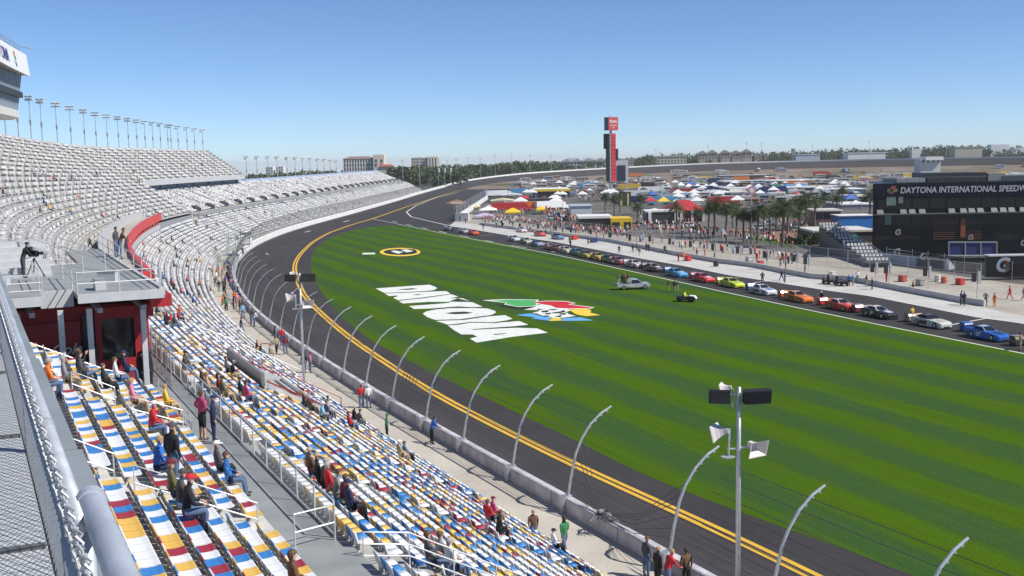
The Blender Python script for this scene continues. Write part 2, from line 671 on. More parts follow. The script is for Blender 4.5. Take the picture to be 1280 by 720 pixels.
def ribbon(name, pts, wd, m_, z, off=0.0, dash=None):
    q = resample([tuple(p)[:2] for p in pts], 1.5, 1)
    t = np.gradient(q, axis=0)
    t /= np.linalg.norm(t, axis=1)[:, None]
    n = np.stack([-t[:, 1], t[:, 0]], 1)
    a, c = q + n * (off - wd / 2), q + n * (off + wd / 2)
    mb = MB()
    for i in range(len(q) - 1):
        if dash and (i * 1.5) % dash[0] > dash[1]:
            continue
        mb.poly([(*a[i], z), (*a[i + 1], z), (*c[i + 1], z), (*c[i], z)])
    return structure(mb.build(name, m_))


yl = [tuple(p) for p in YL]
ribbon('yellow_line', yl, 0.36, LINE_Y, GZ + 0.003, 0.29)
ribbon('yellow_line', yl, 0.36, LINE_Y, GZ + 0.003, -0.29)
ribbon('white_line', P([(467, 273.6), (500, 281), (560, 293.6), (700, 320), (800, 342), (900, 364.3), (1000, 385.8), (1100, 406.5), (1280, 442.5), (1420, 471.5)], 0), 0.32, LINE_W, GZ + 0.004) \
    if False else None
ribbon('white_line', P([(467, 273.8), (490, 278.5), (520, 284.8), (545, 290), (700, 319.6), (800, 341.5), (900, 363.8), (1000, 385.3), (1100, 406), (1280, 442), (1420, 471)], GZ), 0.3, LINE_W, GZ + 0.004)
ribbon('white_line', P([(572, 241), (545, 247), (520, 257), (508, 265), (514, 271), (529, 274.5), (560, 281.8)], GZ), 0.5, LINE_W, GZ + 0.004)
ribbon('white_line', P([(560, 282.2)] + [(u, v + 0.7) for u, v in pit_far[1:]], GZ), 0.28, LINE_W, GZ + 0.004)
ribbon('white_line', P([(490, 276.5), (560, 291.5), (640, 307), (700, 316)], GZ), 0.35, LINE_W, GZ + 0.004, 0, (22, 8))
for k, pr in enumerate(([(1185.5, 406.7), (1238, 397)], [(926, 355.5), (963, 350.8)])):
    ribbon('white_line', P(pr, GZ), 0.3, LINE_W, GZ + 0.008)
ribbon('yellow_line', P([(690, 333.5), (740, 324.8)], GZ), 0.2, LINE_Y, GZ + 0.008) if False else None
ribbon('yellow_line', P([(906, 349.3), (932, 345.4)], GZ), 0.25, LINE_Y, GZ + 0.008)
ribbon('yellow_line', P([(600, 295), (617, 292.6)], GZ), 0.25, LINE_Y, GZ + 0.008)
# dashes on the banking
m = MB()
for u0, v0, u1, v1, zz in ((335, 312.5, 342, 308.5, -.5), (380, 290.5, 388, 288.7, -.5), (429, 277.6, 436.5, 275.5, -.5), (331, 316, 335, 318, -.5)):
    p, q = at(u0, v0, zz + .02), at(u1, v1, zz + .02)
    m.bar(p, q, 0.35, 0.06)
structure(m.build('white_dashes', LINE_W))

# painted lettering and emblems on the grass
let = {
    'D': [(469.4, 360.5), (500, 358.3), (536.9, 355.8), (543, 358), (546.7, 360.0), (542.5, 362.6), (531, 363.9), (500, 365.4), (480.2, 366.0), (469.4, 360.5),
          (496.6, 361.9), (505, 362.3), (516, 361.9), (522, 360.7), (516, 360.3), (506, 360.9), (496.6, 361.9)],
    'A': [(480.6, 366.8), (486.7, 370.1), (495.6, 369.3), (497.3, 370.3), (491.5, 372.2), (497.5, 375.2), (530, 371.6), (563.1, 367.2), (558.4, 364.0), (556, 363.8), (530, 364.8), (500, 366.2), (480.6, 366.8),
          (514.5, 368.7), (522, 367.7), (529, 367.6), (522, 368.8), (514.5, 368.7)],
    'YT': [(498, 376.0), (530, 372.7), (564.2, 367.8), (573, 370.8), (561, 373.0), (578.3, 372.8), (590, 377.5), (603.3, 383.4), (590, 384.0), (575, 383.0), (572, 383.0), (540, 385.5), (517.7, 386.3), (511.3, 382.5),
           (540, 380.4), (563, 378.5), (560, 377.3), (535, 377.3), (518, 378.4), (503.6, 379.3)],
    'O': [(528.4, 392), (533, 389.2), (544, 386.9), (563, 385.2), (592, 385), (609.6, 385.7), (619, 388.6), (620, 390.7), (613.8, 393.7), (604, 395.0), (575, 399.0), (544, 399.8), (534, 396.3), (528.4, 392),
          (556.5, 391.6), (568, 392.8), (583, 392.3), (592, 390.8), (580, 389.4), (565, 390.1), (556.5, 391.6)],
    'N': [(544.5, 401), (575, 399.9), (604, 396.0), (631.5, 393.9), (640.8, 398.3), (632.5, 400.6), (615.8, 402.9), (588.8, 402.2), (570, 404.9), (560, 405.8)],
    'NA': [(560, 406.9), (575, 405.8), (589, 403.2), (616, 403.9), (649, 401.2), (660.6, 405.8), (645, 407.5), (590, 411.4), (592, 412.1), (645, 409.6), (671.6, 410.5), (685, 415.7), (640, 421), (596, 428.2), (587.2, 423.2),
           (596.6, 421), (591, 418), (576.8, 418), (568, 413), (560, 406.9), (615.8, 417.5), (619, 418.6), (634, 416.8), (634, 416.3), (615.8, 417.5)],
}


def painted(name, polys, z=GZ):
    mb = MB()
    mats = []
    for pts, m_, lay in polys:
        if m_ not in mats:
            mats.append(m_)
        q = [tuple(at(u, v, z + lay)) for u, v in pts]
        mb.poly(q[::-1], mats.index(m_))
    return mb.build(name, mats)


pl = []
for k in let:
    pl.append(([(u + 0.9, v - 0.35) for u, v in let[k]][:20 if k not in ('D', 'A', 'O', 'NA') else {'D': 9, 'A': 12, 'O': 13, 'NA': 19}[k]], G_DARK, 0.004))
for k in let:
    pl.append((let[k], G_WHITE, 0.008))
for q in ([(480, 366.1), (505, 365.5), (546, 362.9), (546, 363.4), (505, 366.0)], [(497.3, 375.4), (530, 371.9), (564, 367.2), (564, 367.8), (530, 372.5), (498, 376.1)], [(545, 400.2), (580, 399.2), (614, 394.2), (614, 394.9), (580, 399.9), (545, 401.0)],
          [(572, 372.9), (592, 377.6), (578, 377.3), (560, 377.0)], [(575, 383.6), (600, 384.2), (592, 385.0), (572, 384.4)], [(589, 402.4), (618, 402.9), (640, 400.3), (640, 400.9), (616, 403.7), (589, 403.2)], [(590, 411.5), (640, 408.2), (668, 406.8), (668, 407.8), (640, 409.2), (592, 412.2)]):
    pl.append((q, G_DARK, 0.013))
o = painted('painted_lettering', pl)
tag(o, 'huge slanted white word DAYTONA painted across the striped grass', 'lettering')
L8 = lambda l: [(x / 8 + 600, y / 8 + 365) for x, y in l]
pl = [
    (L8([(130, 120), (250, 128), (400, 140), (560, 138), (530, 165), (370, 174), (240, 152), (200, 155), (212, 140)]), G_BLACK, 0.004),
    (L8([(440, 176), (545, 152), (560, 138), (610, 126), (690, 132), (740, 156), (880, 168), (905, 186), (860, 200), (890, 222), (960, 240), (880, 250), (760, 262), (690, 250), (640, 244), (600, 226), (520, 210), (600, 190), (560, 180)]), G_WHITE, 0.008),
    (L8([(20, 82), (240, 72), (590, 76), (570, 100), (585, 128), (540, 144), (380, 149), (240, 124), (262, 108), (150, 97)]), G_WHITE, 0.008),
    (L8([(120, 88), (250, 77), (570, 80), (550, 100), (570, 126), (530, 140), (380, 144), (255, 120), (275, 105), (170, 94)]), G_GREEN, 0.012),
    (L8([(510, 98), (680, 86), (860, 90), (960, 110), (900, 122), (1150, 153), (1100, 168), (880, 168), (750, 164), (690, 138), (610, 127)]), G_WHITE, 0.009),
    (L8([(530, 100), (680, 91), (855, 95), (935, 110), (880, 124), (1120, 155), (1090, 163), (880, 163), (765, 159), (705, 134), (620, 122)]), G_RED, 0.013),
    (L8([(880, 172), (1060, 165), (1115, 185), (1100, 205), (1205, 230), (1060, 242), (960, 222), (915, 194)]), G_YEL, 0.013),
    (L8([(355, 230), (500, 213), (600, 238), (710, 252), (690, 286), (510, 263), (560, 254)]), G_BLUE, 0.013),
    (L8([(715, 262), (800, 258), (822, 285), (690, 289)]), G_YEL, 0.017),
    (L8([(815, 262), (1000, 252), (1135, 284), (825, 289)]), G_BLUE, 0.013),
]
for q in ([(580, 168), (640, 172), (560, 186)], [(700, 170), (790, 172), (740, 182), (690, 178)], [(800, 214), (870, 206), (850, 226), (790, 224)], [(650, 212), (720, 206), (700, 222), (650, 224)], [(610, 190), (690, 180), (680, 200), (625, 204)], [(720, 205), (800, 195), (835, 180), (860, 195), (800, 211), (730, 215)], [(510, 214), (580, 214), (575, 222)],
          [(610, 238), (680, 233), (705, 245), (640, 248)], [(740, 246), (820, 228), (805, 252)], [(905, 245), (985, 238), (970, 250)]):
    pl.append((L8(q), G_BLACK, 0.018))
tag(painted('painted_flag_emblem', pl), 'green, red, yellow, blue and chequered flag emblem painted on the grass', 'emblem')


def ell(cx, cy, rx, ry, n=36):
    return [(cx + rx * math.cos(2 * math.pi * k / n), cy - ry * math.sin(2 * math.pi * k / n)) for k in range(n)][::-1]


L12 = lambda l: [(x / 12.8 + 440, y / 12.8 + 295) for x, y in l]
pl = [(ell(500.2, 315, 27, 6.0), G_BLACK, 0.004), (ell(500.2, 315, 25.6, 5.3), G_YEL, 0.008), (ell(500.4, 314.9, 21.0, 3.7), G_BLACK, 0.010),
      (L12([(540, 240), (620, 215), (720, 208), (780, 238), (870, 203), (1000, 213), (1040, 240), (960, 268), (860, 268), (790, 300), (690, 297), (610, 265)]), G_BLACK, 0.012),
      (L12([(620, 237), (700, 230), (820, 258), (740, 283), (660, 260)]), G_WHITE, 0.016), (L12([(780, 226), (870, 212), (985, 240), (880, 262)]), G_WHITE, 0.016),
      (L12([(165, 270), (365, 266), (372, 290), (170, 296)]), G_WHITE, 0.004)]
tag(painted('painted_oval_emblem', pl), 'yellow and black oval emblem painted on the far end of the grass', 'emblem')

# pit boxes and the paved infield
strip_top = [(570, 277), (600, 281), (682, 292.5), (762, 302), (841, 319), (894, 328.5), (942.6, 334.5), (983, 343), (1016, 349), (1067, 352.5), (1140, 367), (1209, 380), (1280, 395), (1400, 425)]
back = [(1400, 352), (1280, 350), (1150, 336), (1050, 323), (955, 312), (892, 303), (780, 294.5), (690, 284), (590, 268), (575, 268)]
structure(MB().poly((P([(566, 279)] + pit_far[1:], GZ - 0.003) + P(back, GZ - 0.003))[::-1]).build('pit_boxes', PITCON))
zi = GZ - 0.008
PITAPR = ground_mat('pale_pit_apron', (0.44, 0.43, 0.40), (0.56, 0.55, 0.52), 0.2, rough=0.85)
structure(MB().poly((P([(u, v + .9) for u, v in pit_far], GZ + .002) + P([(u, v + .4) for u, v in strip_top[::-1]], GZ + .002))[::-1]).build('pit_apron', PITAPR))
infp = P([(575, 272), (610, 250), (640, 236)], zi) + [(*arc(34, TR - 70), zi)] + [(*arc(a, TR - 70), zi) for a in range(50, 165, 10)] + [(420, 60, zi), (84, 60, zi)] + P(pit_far[::-1], zi)
structure(MB().poly(infp[::-1]).build('infield_paving', INFIELD))
pk = P([(640, 232), (800, 233), (1000, 238), (1150, 236), (1300, 240)], zi + .004) + [(*arc(a, TR - 74), zi + .004) for a in (150, 135, 120, 105, 90, 75, 60, 48)]
structure(MB().poly(pk).build('infield_parking', PARKING))
structure(MB().poly(P([(960, 300), (1000, 306), (1060, 318), (1090, 318), (1090, 300), (1010, 285), (960, 288)], zi + .006)).build('brick_paving', BRICK))
structure(MB().poly(P([(930, 300), (955, 303), (995, 311), (992, 306), (960, 298), (930, 294)], zi + .010)).build('planted_lawn', GRASS))
# the walkway between wall and first seats
m = MB()
for s in range(10, NS - 20, 3):
    m.poly([cv(s, 0.2, 0), cv(s + 3, 0.2, 0), cv(s + 3, 5.2, 0), cv(s, 5.2, 0)])
structure(m.build('spectator_walkway', WALKCON))
# ------------------------------------------------------------------ grandstands
TERRACE = mat('terrace_deck', (0.42, 0.415, 0.40), 0.75, 0.0, 0.25, 0.6)
TERRACE_FAR = mat('far_terrace_deck', (0.40, 0.385, 0.35), 0.75, 0.0, 0.22, 0.3)
DECK = mat('painted_deck', (0.28, 0.295, 0.295), 0.6, 0, 0.15, 0.8)
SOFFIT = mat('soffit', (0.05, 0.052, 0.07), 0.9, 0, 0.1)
CASTERS = []       # (verts, polys) for dropping people on the stands


class Tier:
    """rows of a stand swept along the wall curve"""

    def __init__(s, o0, z0, n, tread, rise, swell=False):
        s.swell = swell
        s.o0, s.z0, s.n, s.t, s.r = o0, z0, n, tread, rise

    def o(s, i):
        return s.o0 + i * s.t

    def z(s, i, at_s=None):
        k = 1.0 if at_s is None or not s.swell else 1.0 + 0.0014 * max(0.0, 350 - at_s)
        return s.z0 + i * s.r * k


TIERS = {
    'lower': Tier(4.75, 0.45, 19, 0.91, 0.50),
    'near': Tier(24.05, 10.35, 9, 0.81, 0.40),
    'tall': Tier(20.9, 8.1, 22, 1.204, 0.83, True),
    'back': Tier(20.2, 7.9, 17, 0.92, 0.37),
}
LOWER_CUT = 13           # rows of the lower tier beyond the red building


def terrace(name, T, r0, r1, s0, s1, m_, step=3.0, skirt=0.0, cut=None):
    """stepped mesh; cut(i) gives the s range of row i"""
    mb = MB()
    vs, fs = [], []
    for i in range(r0, r1):
        a, b_ = (s0, s1) if not cut else cut(i)
        n = max(1, int(math.ceil((b_ - a) / step)))
        base = len(vs)
        for k in range(n + 1):
            s = a + (b_ - a) * k / n
            zl = T.z(i - 1, s) if i > r0 else T.z(i, s) - max(skirt, 0.3)
            vs += [cv(s, T.o(i), zl), cv(s, T.o(i), T.z(i, s)), cv(s, T.o(i + 1), T.z(i, s))]
        for k in range(n):
            q = base + 3 * k
            fs.append([q, q + 1, q + 4, q + 3])
            fs.append([q + 1, q + 2, q + 5, q + 4])
        # closed ends down to the skirt
        for q in (base, base + 3 * n):
            e = len(vs)
            vs += [(*vs[q + 1][:2], vs[q + 1][2] - 1.2), (*vs[q + 2][:2], vs[q + 2][2] - 1.2)]
            fs.append([q + 1, q + 2, e + 1, e])
    mb.add(vs, fs)
    CASTERS.append((mb.v, mb.f))
    return mb.build(name, m_)


S_END = 782
NEAR0, NEAR1 = 40, 94
lower_cut = lambda i: (44, S_END - (i > 9) * 0) if i < LOWER_CUT else (44, 143 - (i - LOWER_CUT) * 1.2)
g = terrace('lower_grandstand', TIERS['lower'], 0, 19, 44, S_END, TERRACE, cut=lower_cut)
tag(g, 'long lower grandstand of stepped rows curving along the trackside walkway', 'grandstand')
g = terrace('near_grandstand', TIERS['near'], 0, 9, NEAR0, NEAR1, mat('pale_terrace_deck', (0.60, 0.59, 0.56), 0.7, 0, 0.25, 1.2), step=2.0)
tag(g, 'steep block of stepped rows below the grey pipe rail', 'grandstand')
tall_cut = lambda i: (121 if i < 9 else 100, 345) if i < 10 else (100, 452)
g = terrace('tall_grandstand', TIERS['tall'], 0, 22, 100, 313, TERRACE, cut=tall_cut)
tag(g, 'tall upper grandstand of white seats rising behind the red fascia', 'grandstand')
T = TIERS['tall']
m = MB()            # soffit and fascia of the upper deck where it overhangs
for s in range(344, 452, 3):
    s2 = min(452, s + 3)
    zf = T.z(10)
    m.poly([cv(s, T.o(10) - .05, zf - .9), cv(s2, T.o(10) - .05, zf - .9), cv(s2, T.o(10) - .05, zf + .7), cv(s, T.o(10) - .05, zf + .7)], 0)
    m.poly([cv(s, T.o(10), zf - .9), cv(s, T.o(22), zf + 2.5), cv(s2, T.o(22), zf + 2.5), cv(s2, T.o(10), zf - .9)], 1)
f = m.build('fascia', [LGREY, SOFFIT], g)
m = MB()            # back parapet and rear wall
for s in range(100, 452, 3):
    s2 = min(452, s + 3)
    zt, zu = T.z(21, s), T.z(21, s2)
    m.poly([cv(s, T.o(22), 0), cv(s2, T.o(22), 0), cv(s2, T.o(22), zu + 1.1), cv(s, T.o(22), zt + 1.1)])
    m.poly([cv(s, T.o(22) + .25, 0), cv(s, T.o(22) + .25, zt + 1.1), cv(s2, T.o(22) + .25, zu + 1.1), cv(s2, T.o(22) + .25, 0)])
    m.poly([cv(s, T.o(22), zt + 1.1), cv(s2, T.o(22), zu + 1.1), cv(s2, T.o(22) + .25, zu + 1.1), cv(s, T.o(22) + .25, zt + 1.1)])
m.build('rear_wall', LGREY, g)
m = MB()            # side wall of the void and the far end wall of the upper deck
for i in range(0, 10):
    m.poly([cv(345.1, T.o(i), 0), cv(345.1, T.o(i + 1), 0), cv(345.1, T.o(i + 1), T.z(i) + .02), cv(345.1, T.o(i), T.z(i) + .02)])
m.build('side_wall', LGREY, g)
m = MB()
for i in range(10, 22):
    m.poly([cv(452.05, T.o(i), T.z(i) - 1.3), cv(452.05, T.o(i + 1), T.z(i) - 1.3), cv(452.05, T.o(i + 1), T.z(i) + .9), cv(452.05, T.o(i), T.z(i) + .9)])
m.build('end_wall', LGREY, g)
m = MB()
for s in range(354, 452, 16):
    m = MB()
    m.tube([cv(s, 35.5, 0), cv(s, 35.5, T.z(10) - .8)], 0.45, 8)
    m.build('column', CONCRETE, g)
g = terrace('back_grandstand', TIERS['back'], 0, 17, 345.2, S_END, TERRACE_FAR)
tag(g, 'far grandstand of white seats curving away to the turn', 'grandstand')
T = TIERS['back']
m = MB()
for s in range(346, S_END - 3, 4):
    s2 = min(S_END, s + 4)
    o1 = T.o(17)
    for (oa, za, ob, zb) in ((o1, T.z(16), o1, T.z(16) + 1.5), (o1, T.z(16) + 1.5, o1 + .3, T.z(16) + 1.5), (o1 + .3, T.z(16) + 1.5, o1 + .3, 0)):
        m.poly([cv(s, oa, za), cv(s2, oa, za), cv(s2, ob, zb), cv(s, ob, zb)])
m.build('rear_wall', paint((0.33, 0.42, 0.58)), g)

for k, s in enumerate(range(354, S_END - 6, 16)):     # dark stair mouths above the middle aisle
    m = MB()
    for i in range(2):
        a, b_ = cv(s - 2.6, T.o(i) + .3, T.z(i) + .35), cv(s + 2.6, T.o(i + 1) + .5, T.z(i + 1) + .35)
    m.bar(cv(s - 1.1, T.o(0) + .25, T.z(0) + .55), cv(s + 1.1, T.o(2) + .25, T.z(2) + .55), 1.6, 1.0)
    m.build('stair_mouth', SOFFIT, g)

g = bpy.data.objects['tall_grandstand']
TT = TIERS['tall']
for k, s in enumerate(range(129, 260, 14)):        # stair rails of the tall stand
    m = MB()
    q_ = [cv(s, TT.o(i) + .2, TT.z(i, s) + .95) for i in range(0, 9)]
    m.tube(q_, .05, 5)
    for i in (0, 2, 4, 6, 8):
        m.tube([cv(s, TT.o(i) + .2, TT.z(i, s)), q_[i]], .04, 5)
    m.build('stair_rail', ALU, g)
# concourse between the tiers
m = MB()
for s in range(44, 344, 2):
    k = min(1, max(0, (s - 128) / 16.0))
    o0, o1, z = (22.0 * (1 - k) + 16.55 * k), (24.1 * (1 - k) + 20.95 * k), 9.78 * (1 - k) + 7.3 * k
    k2 = min(1, max(0, (s + 2 - 128) / 16.0))
    p0, p1, y = (22.0 * (1 - k2) + 16.55 * k2), (24.1 * (1 - k2) + 20.95 * k2), 9.78 * (1 - k2) + 7.3 * k2
    q = [cv(s, o0, z), cv(s + 2, p0, y), cv(s + 2, p1, y), cv(s, o1, z)]
    m.poly(q)
    m.poly([cv(s, o0, z - .8), cv(s + 2, p0, y - .8), cv(s + 2, p0, y), cv(s, o0, z)])
for s in range(344, S_END, 4):
    m.poly([cv(s, 16.55, 7.3), cv(min(S_END, s + 4), 16.55, 7.3), cv(min(S_END, s + 4), 20.25, 7.55), cv(s, 20.25, 7.55)])
CASTERS.append((list(m.v), [list(f) for f in m.f]))
tag(m.build('concourse', DECK), 'grey concourse walkway running between the lower seats and the upper blocks', 'walkway')
# bank of earth and framing behind everything, so that no gap shows daylight
m = MB()
for s in range(40, S_END, 6):
    s2 = min(S_END, s + 6)
    m.poly([cv(s, 4.65, -.3), cv(s2, 4.65, -.3), cv(s2, 22, -.3), cv(s, 22, -.3)])
structure(m.build('stand_ground', CONCRETE))

# ------------------------------------------------------------------ seats
S_COL = {'white': (0.74, 0.75, 0.77), 'blue': (0.045, 0.21, 0.52), 'yellow': (0.72, 0.46, 0.09), 'red': (0.34, 0.03, 0.045)}
S_MAT = {k: mat('seat_plastic_' + k, c, 0.42, 0, 0.10, 2.5) for k, c in S_COL.items()}
S_NAMES = list(S_COL)
S_MAT['weathered'] = mat('weathered_white_plastic', (0.56, 0.55, 0.535), 0.5, 0, 0.35, 0.35)
S_NAMES.append('weathered')
BRACKET = mat('seat_bracket', (0.58, 0.56, 0.52), 0.55, 0.3, 0.15, 6)


def seat_parts():
    pan, back, br = MB(), MB(), MB()
    # pan: dished slab with a rolled front edge
    prof = [(-0.21, 0.435), (-0.05, 0.415), (0.12, 0.42), (0.22, 0.445), (0.255, 0.425), (0.225, 0.395), (0.08, 0.385), (-0.21, 0.395)]
    pan.prism([(-0.222, y, z) for y, z in prof], (0.444, 0, 0))
    prof = [(-0.205, 0.44), (-0.235, 0.58), (-0.295, 0.755), (-0.33, 0.77), (-0.34, 0.735), (-0.275, 0.56), (-0.24, 0.42)]
    back.prism([(-0.222, y, z) for y, z in prof], (0.444, 0, 0))
    br.prism([(-.14, -.25, .02), (.14, -.25, .02), (.14, -.10, .40), (-.14, -.10, .40)], (0, .05, 0))
    br.prism([(-.16, -.22, .37), (.16, -.22, .37), (.12, -.30, .66), (-.12, -.30, .66)], (0, -.03, 0))
    br.tube([(-0.2, -0.275, 0.53), (0.2, -0.275, 0.53)], 0.05, 6)
    return pan, back, br


# the gap-and-seat layout; every entry: tier, row, place in the row, point, turn, colour, along
SEATS, FARSEATS = [], []


def aisle(s, marks, w=0.75):
    return any(abs(s - a) < w for a in marks)


AISLES = {'lower': [57, 69.5, 83, 97, 111, 125, 139] + list(range(153, S_END, 16)), 'near': [50.0, 71.2, 84.4], 'tall': list(range(108, 452, 7)), 'back': list(range(322, S_END, 16))}
VOMS = [(113, 124.5, 7, 10)]      # gaps in the lower tier for the ramp with its walls (s0, s1, row0, row1)


def pick(p_white):
    q = rnd.random()
    if q < p_white:
        return 'white'
    q = (q - p_white) / (1 - p_white)
    return 'blue' if q < 0.46 else 'yellow' if q < 0.86 else 'red'


rnd = random.Random(5)
for tn, r0, r1 in (('near', 0, 9), ('lower', 0, 19), ('tall', 0, 22), ('back', 0, 17)):
    T = TIERS[tn]
    for i in range(r0, r1):
        rng = {'near': (NEAR0 + .4, NEAR1 - .6), 'lower': lower_cut(i), 'tall': tall_cut(i), 'back': (345.6, S_END)}[tn]
        s, col, run = rng[0], 'white', 0
        k = 0
        while s < rng[1] - .3:
            far = s > 330 and tn != 'tall'
            dsx = 0.96 if tn == 'tall' else (1.12 if far else 0.505)
            dsx_eff = dsx * 1.0
            o = T.o(i) + 0.52
            p = cv(s, o, T.z(i, s))
            if tn == 'lower' and s > 135 and rnd.random() < 0.09:
                pass
            elif not aisle(s, AISLES[tn], 1.15 if tn == 'tall' else 0.75) and not (tn == 'lower' and any(a < s < b_ and c <= i <= d for a, b_, c, d in VOMS)):
                if tn == 'tall':
                    if rnd.random() < 0.12:
                        s += rnd.uniform(0.3, 1.0)
                        p = cv(s, o, T.z(i, s))
                    c = 'weathered'
                elif tn == 'back':
                    c = rnd.choice(('weathered', 'weathered', 'white'))
                    if rnd.random() < 0.13:
                        s += dsx
                        continue
                else:
                    fade = min(1, max(0, (s - 118) / 60))
                    c = 'weathered' if (s > 150 and rnd.random() < .6) else pick((0.46 if tn == 'near' else 0.56) + 0.42 * fade)
                    if tn == 'near' and c == col and rnd.random() < 0.6:
                        c = pick(0.5)
                col = c
                (FARSEATS if far else SEATS).append((tn, i, k, p, heading(s), c, s))
                k += 1
            # step so that the spacing holds on the offset curve
            q = cv(s + 1, o, 0)
            s += dsx_eff / max(0.4, (Vector((q.x, q.y)) - Vector((p.x, p.y))).length)

# the 300 seats that show largest become objects of their own
ORD = ['first', 'second', 'third', 'fourth', 'fifth', 'sixth', 'seventh', 'eighth', 'ninth', 'tenth', 'eleventh', 'twelfth', 'thirteenth', 'fourteenth', 'fifteenth', 'sixteenth',
       'seventeenth', 'eighteenth', 'nineteenth', 'twentieth'] + ['twenty-' + q for q in ('first', 'second', 'third', 'fourth', 'fifth', 'sixth', 'seventh', 'eighth', 'ninth')] + ['thirtieth'] + \
      ['thirty-' + q for q in ('first', 'second', 'third', 'fourth', 'fifth', 'sixth', 'seventh', 'eighth', 'ninth')] + ['fortieth'] + ['forty-' + q for q in ('first', 'second', 'third', 'fourth', 'fifth', 'sixth', 'seventh', 'eighth', 'ninth')]


def in_view(p):
    if (p - CAM_P).dot(_f) < 1:
        return False
    u, v = px(p + Vector((0, 0, .5)))
    return 0 < u < 1285 and 0 < v < 735 and u > 38 + (v - 400) * 0.335


cand = sorted([q for q in SEATS if q[0] == 'near' and in_view(q[3])], key=lambda q: (q[3] - CAM_P).length)
SINGLE = cand[:300]
single_ids = {id(q) for q in SINGLE}
blocks = {}
for q in SINGLE:
    nb = sum(q[6] > a for a in AISLES['near'])
    blocks.setdefault((nb, q[1]), []).append(q)
pan, back, br = seat_parts()
pan_me = {c: pan.mesh('seat_pan', S_MAT[c]) for c in S_NAMES}
back_me = {c: back.mesh('backrest', S_MAT[c]) for c in S_NAMES}
br_me = br.mesh('bracket', BRACKET)
BLK = {0: 'hidden block', 1: 'nearest seat block', 2: 'block between the stairs', 3: 'block beside red building'}
ROWN = ['front', 'second', 'third', 'fourth', 'fifth', 'sixth', 'seventh', 'eighth', 'ninth']
for (nb, row), L in sorted(blocks.items()):
    L.sort(key=lambda q: q[6])
    for k, q in enumerate(L):
        o = empty('stadium_seat', q[3], '%s seat, %s from near end of %s row, %s' % (q[5], ORD[k], ROWN[row], BLK[nb]), 'seat', 'coloured seats in the near grandstand block', q[4] + math.pi)
        for nm, me in (('seat_pan', pan_me[q[5]]), ('backrest', back_me[q[5]]), ('bracket', br_me)):
            c = bpy.data.objects.new(nm, me)
            COL.objects.link(c)
            c.parent = o
        # the seat faces the track: local +Y away from the stand


def mass(name, jobs, mats):
    """jobs: (template verts, template quads, positions Nx3, angles N, material ids N)"""
    V, Q, M = [], [], []
    off = 0
    for tv, tq, pos, ang_, mi in jobs:
        tv, tq = np.array(tv, float), np.array(tq, int)
        c, s_ = np.cos(ang_)[:, None], np.sin(ang_)[:, None]
        x = tv[None, :, 0] * c - tv[None, :, 1] * s_ + pos[:, 0:1]
        y = tv[None, :, 0] * s_ + tv[None, :, 1] * c + pos[:, 1:2]
        z = tv[None, :, 2] + pos[:, 2:3]
        V.append(np.stack([x, y, z], 2).reshape(-1, 3))
        n = len(pos)
        Q.append((tq[None] + (np.arange(n) * len(tv))[:, None, None] + off).reshape(-1, 4))
        M.append(np.repeat(mi, len(tq)))
        off += n * len(tv)
    V, Q, M = np.concatenate(V), np.concatenate(Q), np.concatenate(M)
    me = bpy.data.meshes.new(name)
    me.vertices.add(len(V))
    me.vertices.foreach_set('co', V.astype(np.float32).ravel())
    me.loops.add(len(Q) * 4)
    me.loops.foreach_set('vertex_index', Q.astype(np.int32).ravel())
    me.polygons.add(len(Q))
    me.polygons.foreach_set('loop_start', np.arange(len(Q), dtype=np.int32) * 4)
    for q in mats:
        me.materials.append(q)
    me.polygons.foreach_set('material_index', M.astype(np.int32))
    me.update(calc_edges=True)
    me.validate()
    o = bpy.data.objects.new(name, me)
    COL.objects.link(o)
    return o


def slab(x, y0, y1, z0, z1, y0t, y1t):
    v = [(-x, y0, z0), (x, y0, z0), (x, y1, z0), (-x, y1, z0), (-x, y0t, z1), (x, y0t, z1), (x, y1t, z1), (-x, y1t, z1)]
    return v, [[4, 5, 6, 7], [0, 1, 5, 4], [1, 2, 6, 5], [2, 3, 7, 6], [3, 0, 4, 7]]


def two(x, tall=False):
    if tall:
        a, fa = slab(x, -0.22, 0.36, 0.40, 0.46, -0.22, 0.36)
        b_, fb = slab(x, -0.30, -0.24, 0.46, 0.92, -0.42, -0.37)
    else:
        a, fa = slab(x, -0.19, 0.225, 0.385, 0.435, -0.19, 0.225)
        b_, fb = slab(x, -0.265, -0.225, 0.44, 0.76, -0.34, -0.30)
    return a + b_, fa + [[i + 8 for i in q] for q in fb]


rest = [q for q in SEATS if id(q) not in single_ids]
jobs = []
TALLS = [q for q in rest if q[0] == 'tall']
for L, x in (([q for q in rest if q[0] != 'tall'], 0.228), (TALLS, 0.40), (FARSEATS, 0.44)):
    tv, tq = two(x, L is TALLS)
    pos = np.array([tuple(q[3]) for q in L])
    an = np.array([q[4] + math.pi for q in L])
    jobs.append((tv, tq, pos, an, np.array([S_NAMES.index(q[5]) for q in L])))
    if x < 0.3:      # the legs under the nearer ones
        near = [k for k, q in enumerate(L) if (q[3] - CAM_P).length < 75]
        bv, bf = slab(0.09, -0.22, -0.14, 0.0, 0.40, -0.24, -0.16)
        jobs.append((bv, bf, pos[near], an[near], np.full(len(near), 5)))
o = mass('grandstand_seats', jobs, [S_MAT[c] for c in S_NAMES] + [BRACKET])
tag(o, 'thousands of plastic seats filling the curving grandstands beyond the near block', 'seats', kind='stuff')
print('seats', len(SEATS), len(FARSEATS), 'single', len(SINGLE))
# ------------------------------------------------------------------ wall and catch fence
WALLM = mat('lilac_grey_concrete', (0.52, 0.50, 0.53), 0.8, 0, 0.3, 0.9)
WALLW = mat('whitewashed_concrete', (0.72, 0.72, 0.70), 0.75, 0, 0.12, 0.4)


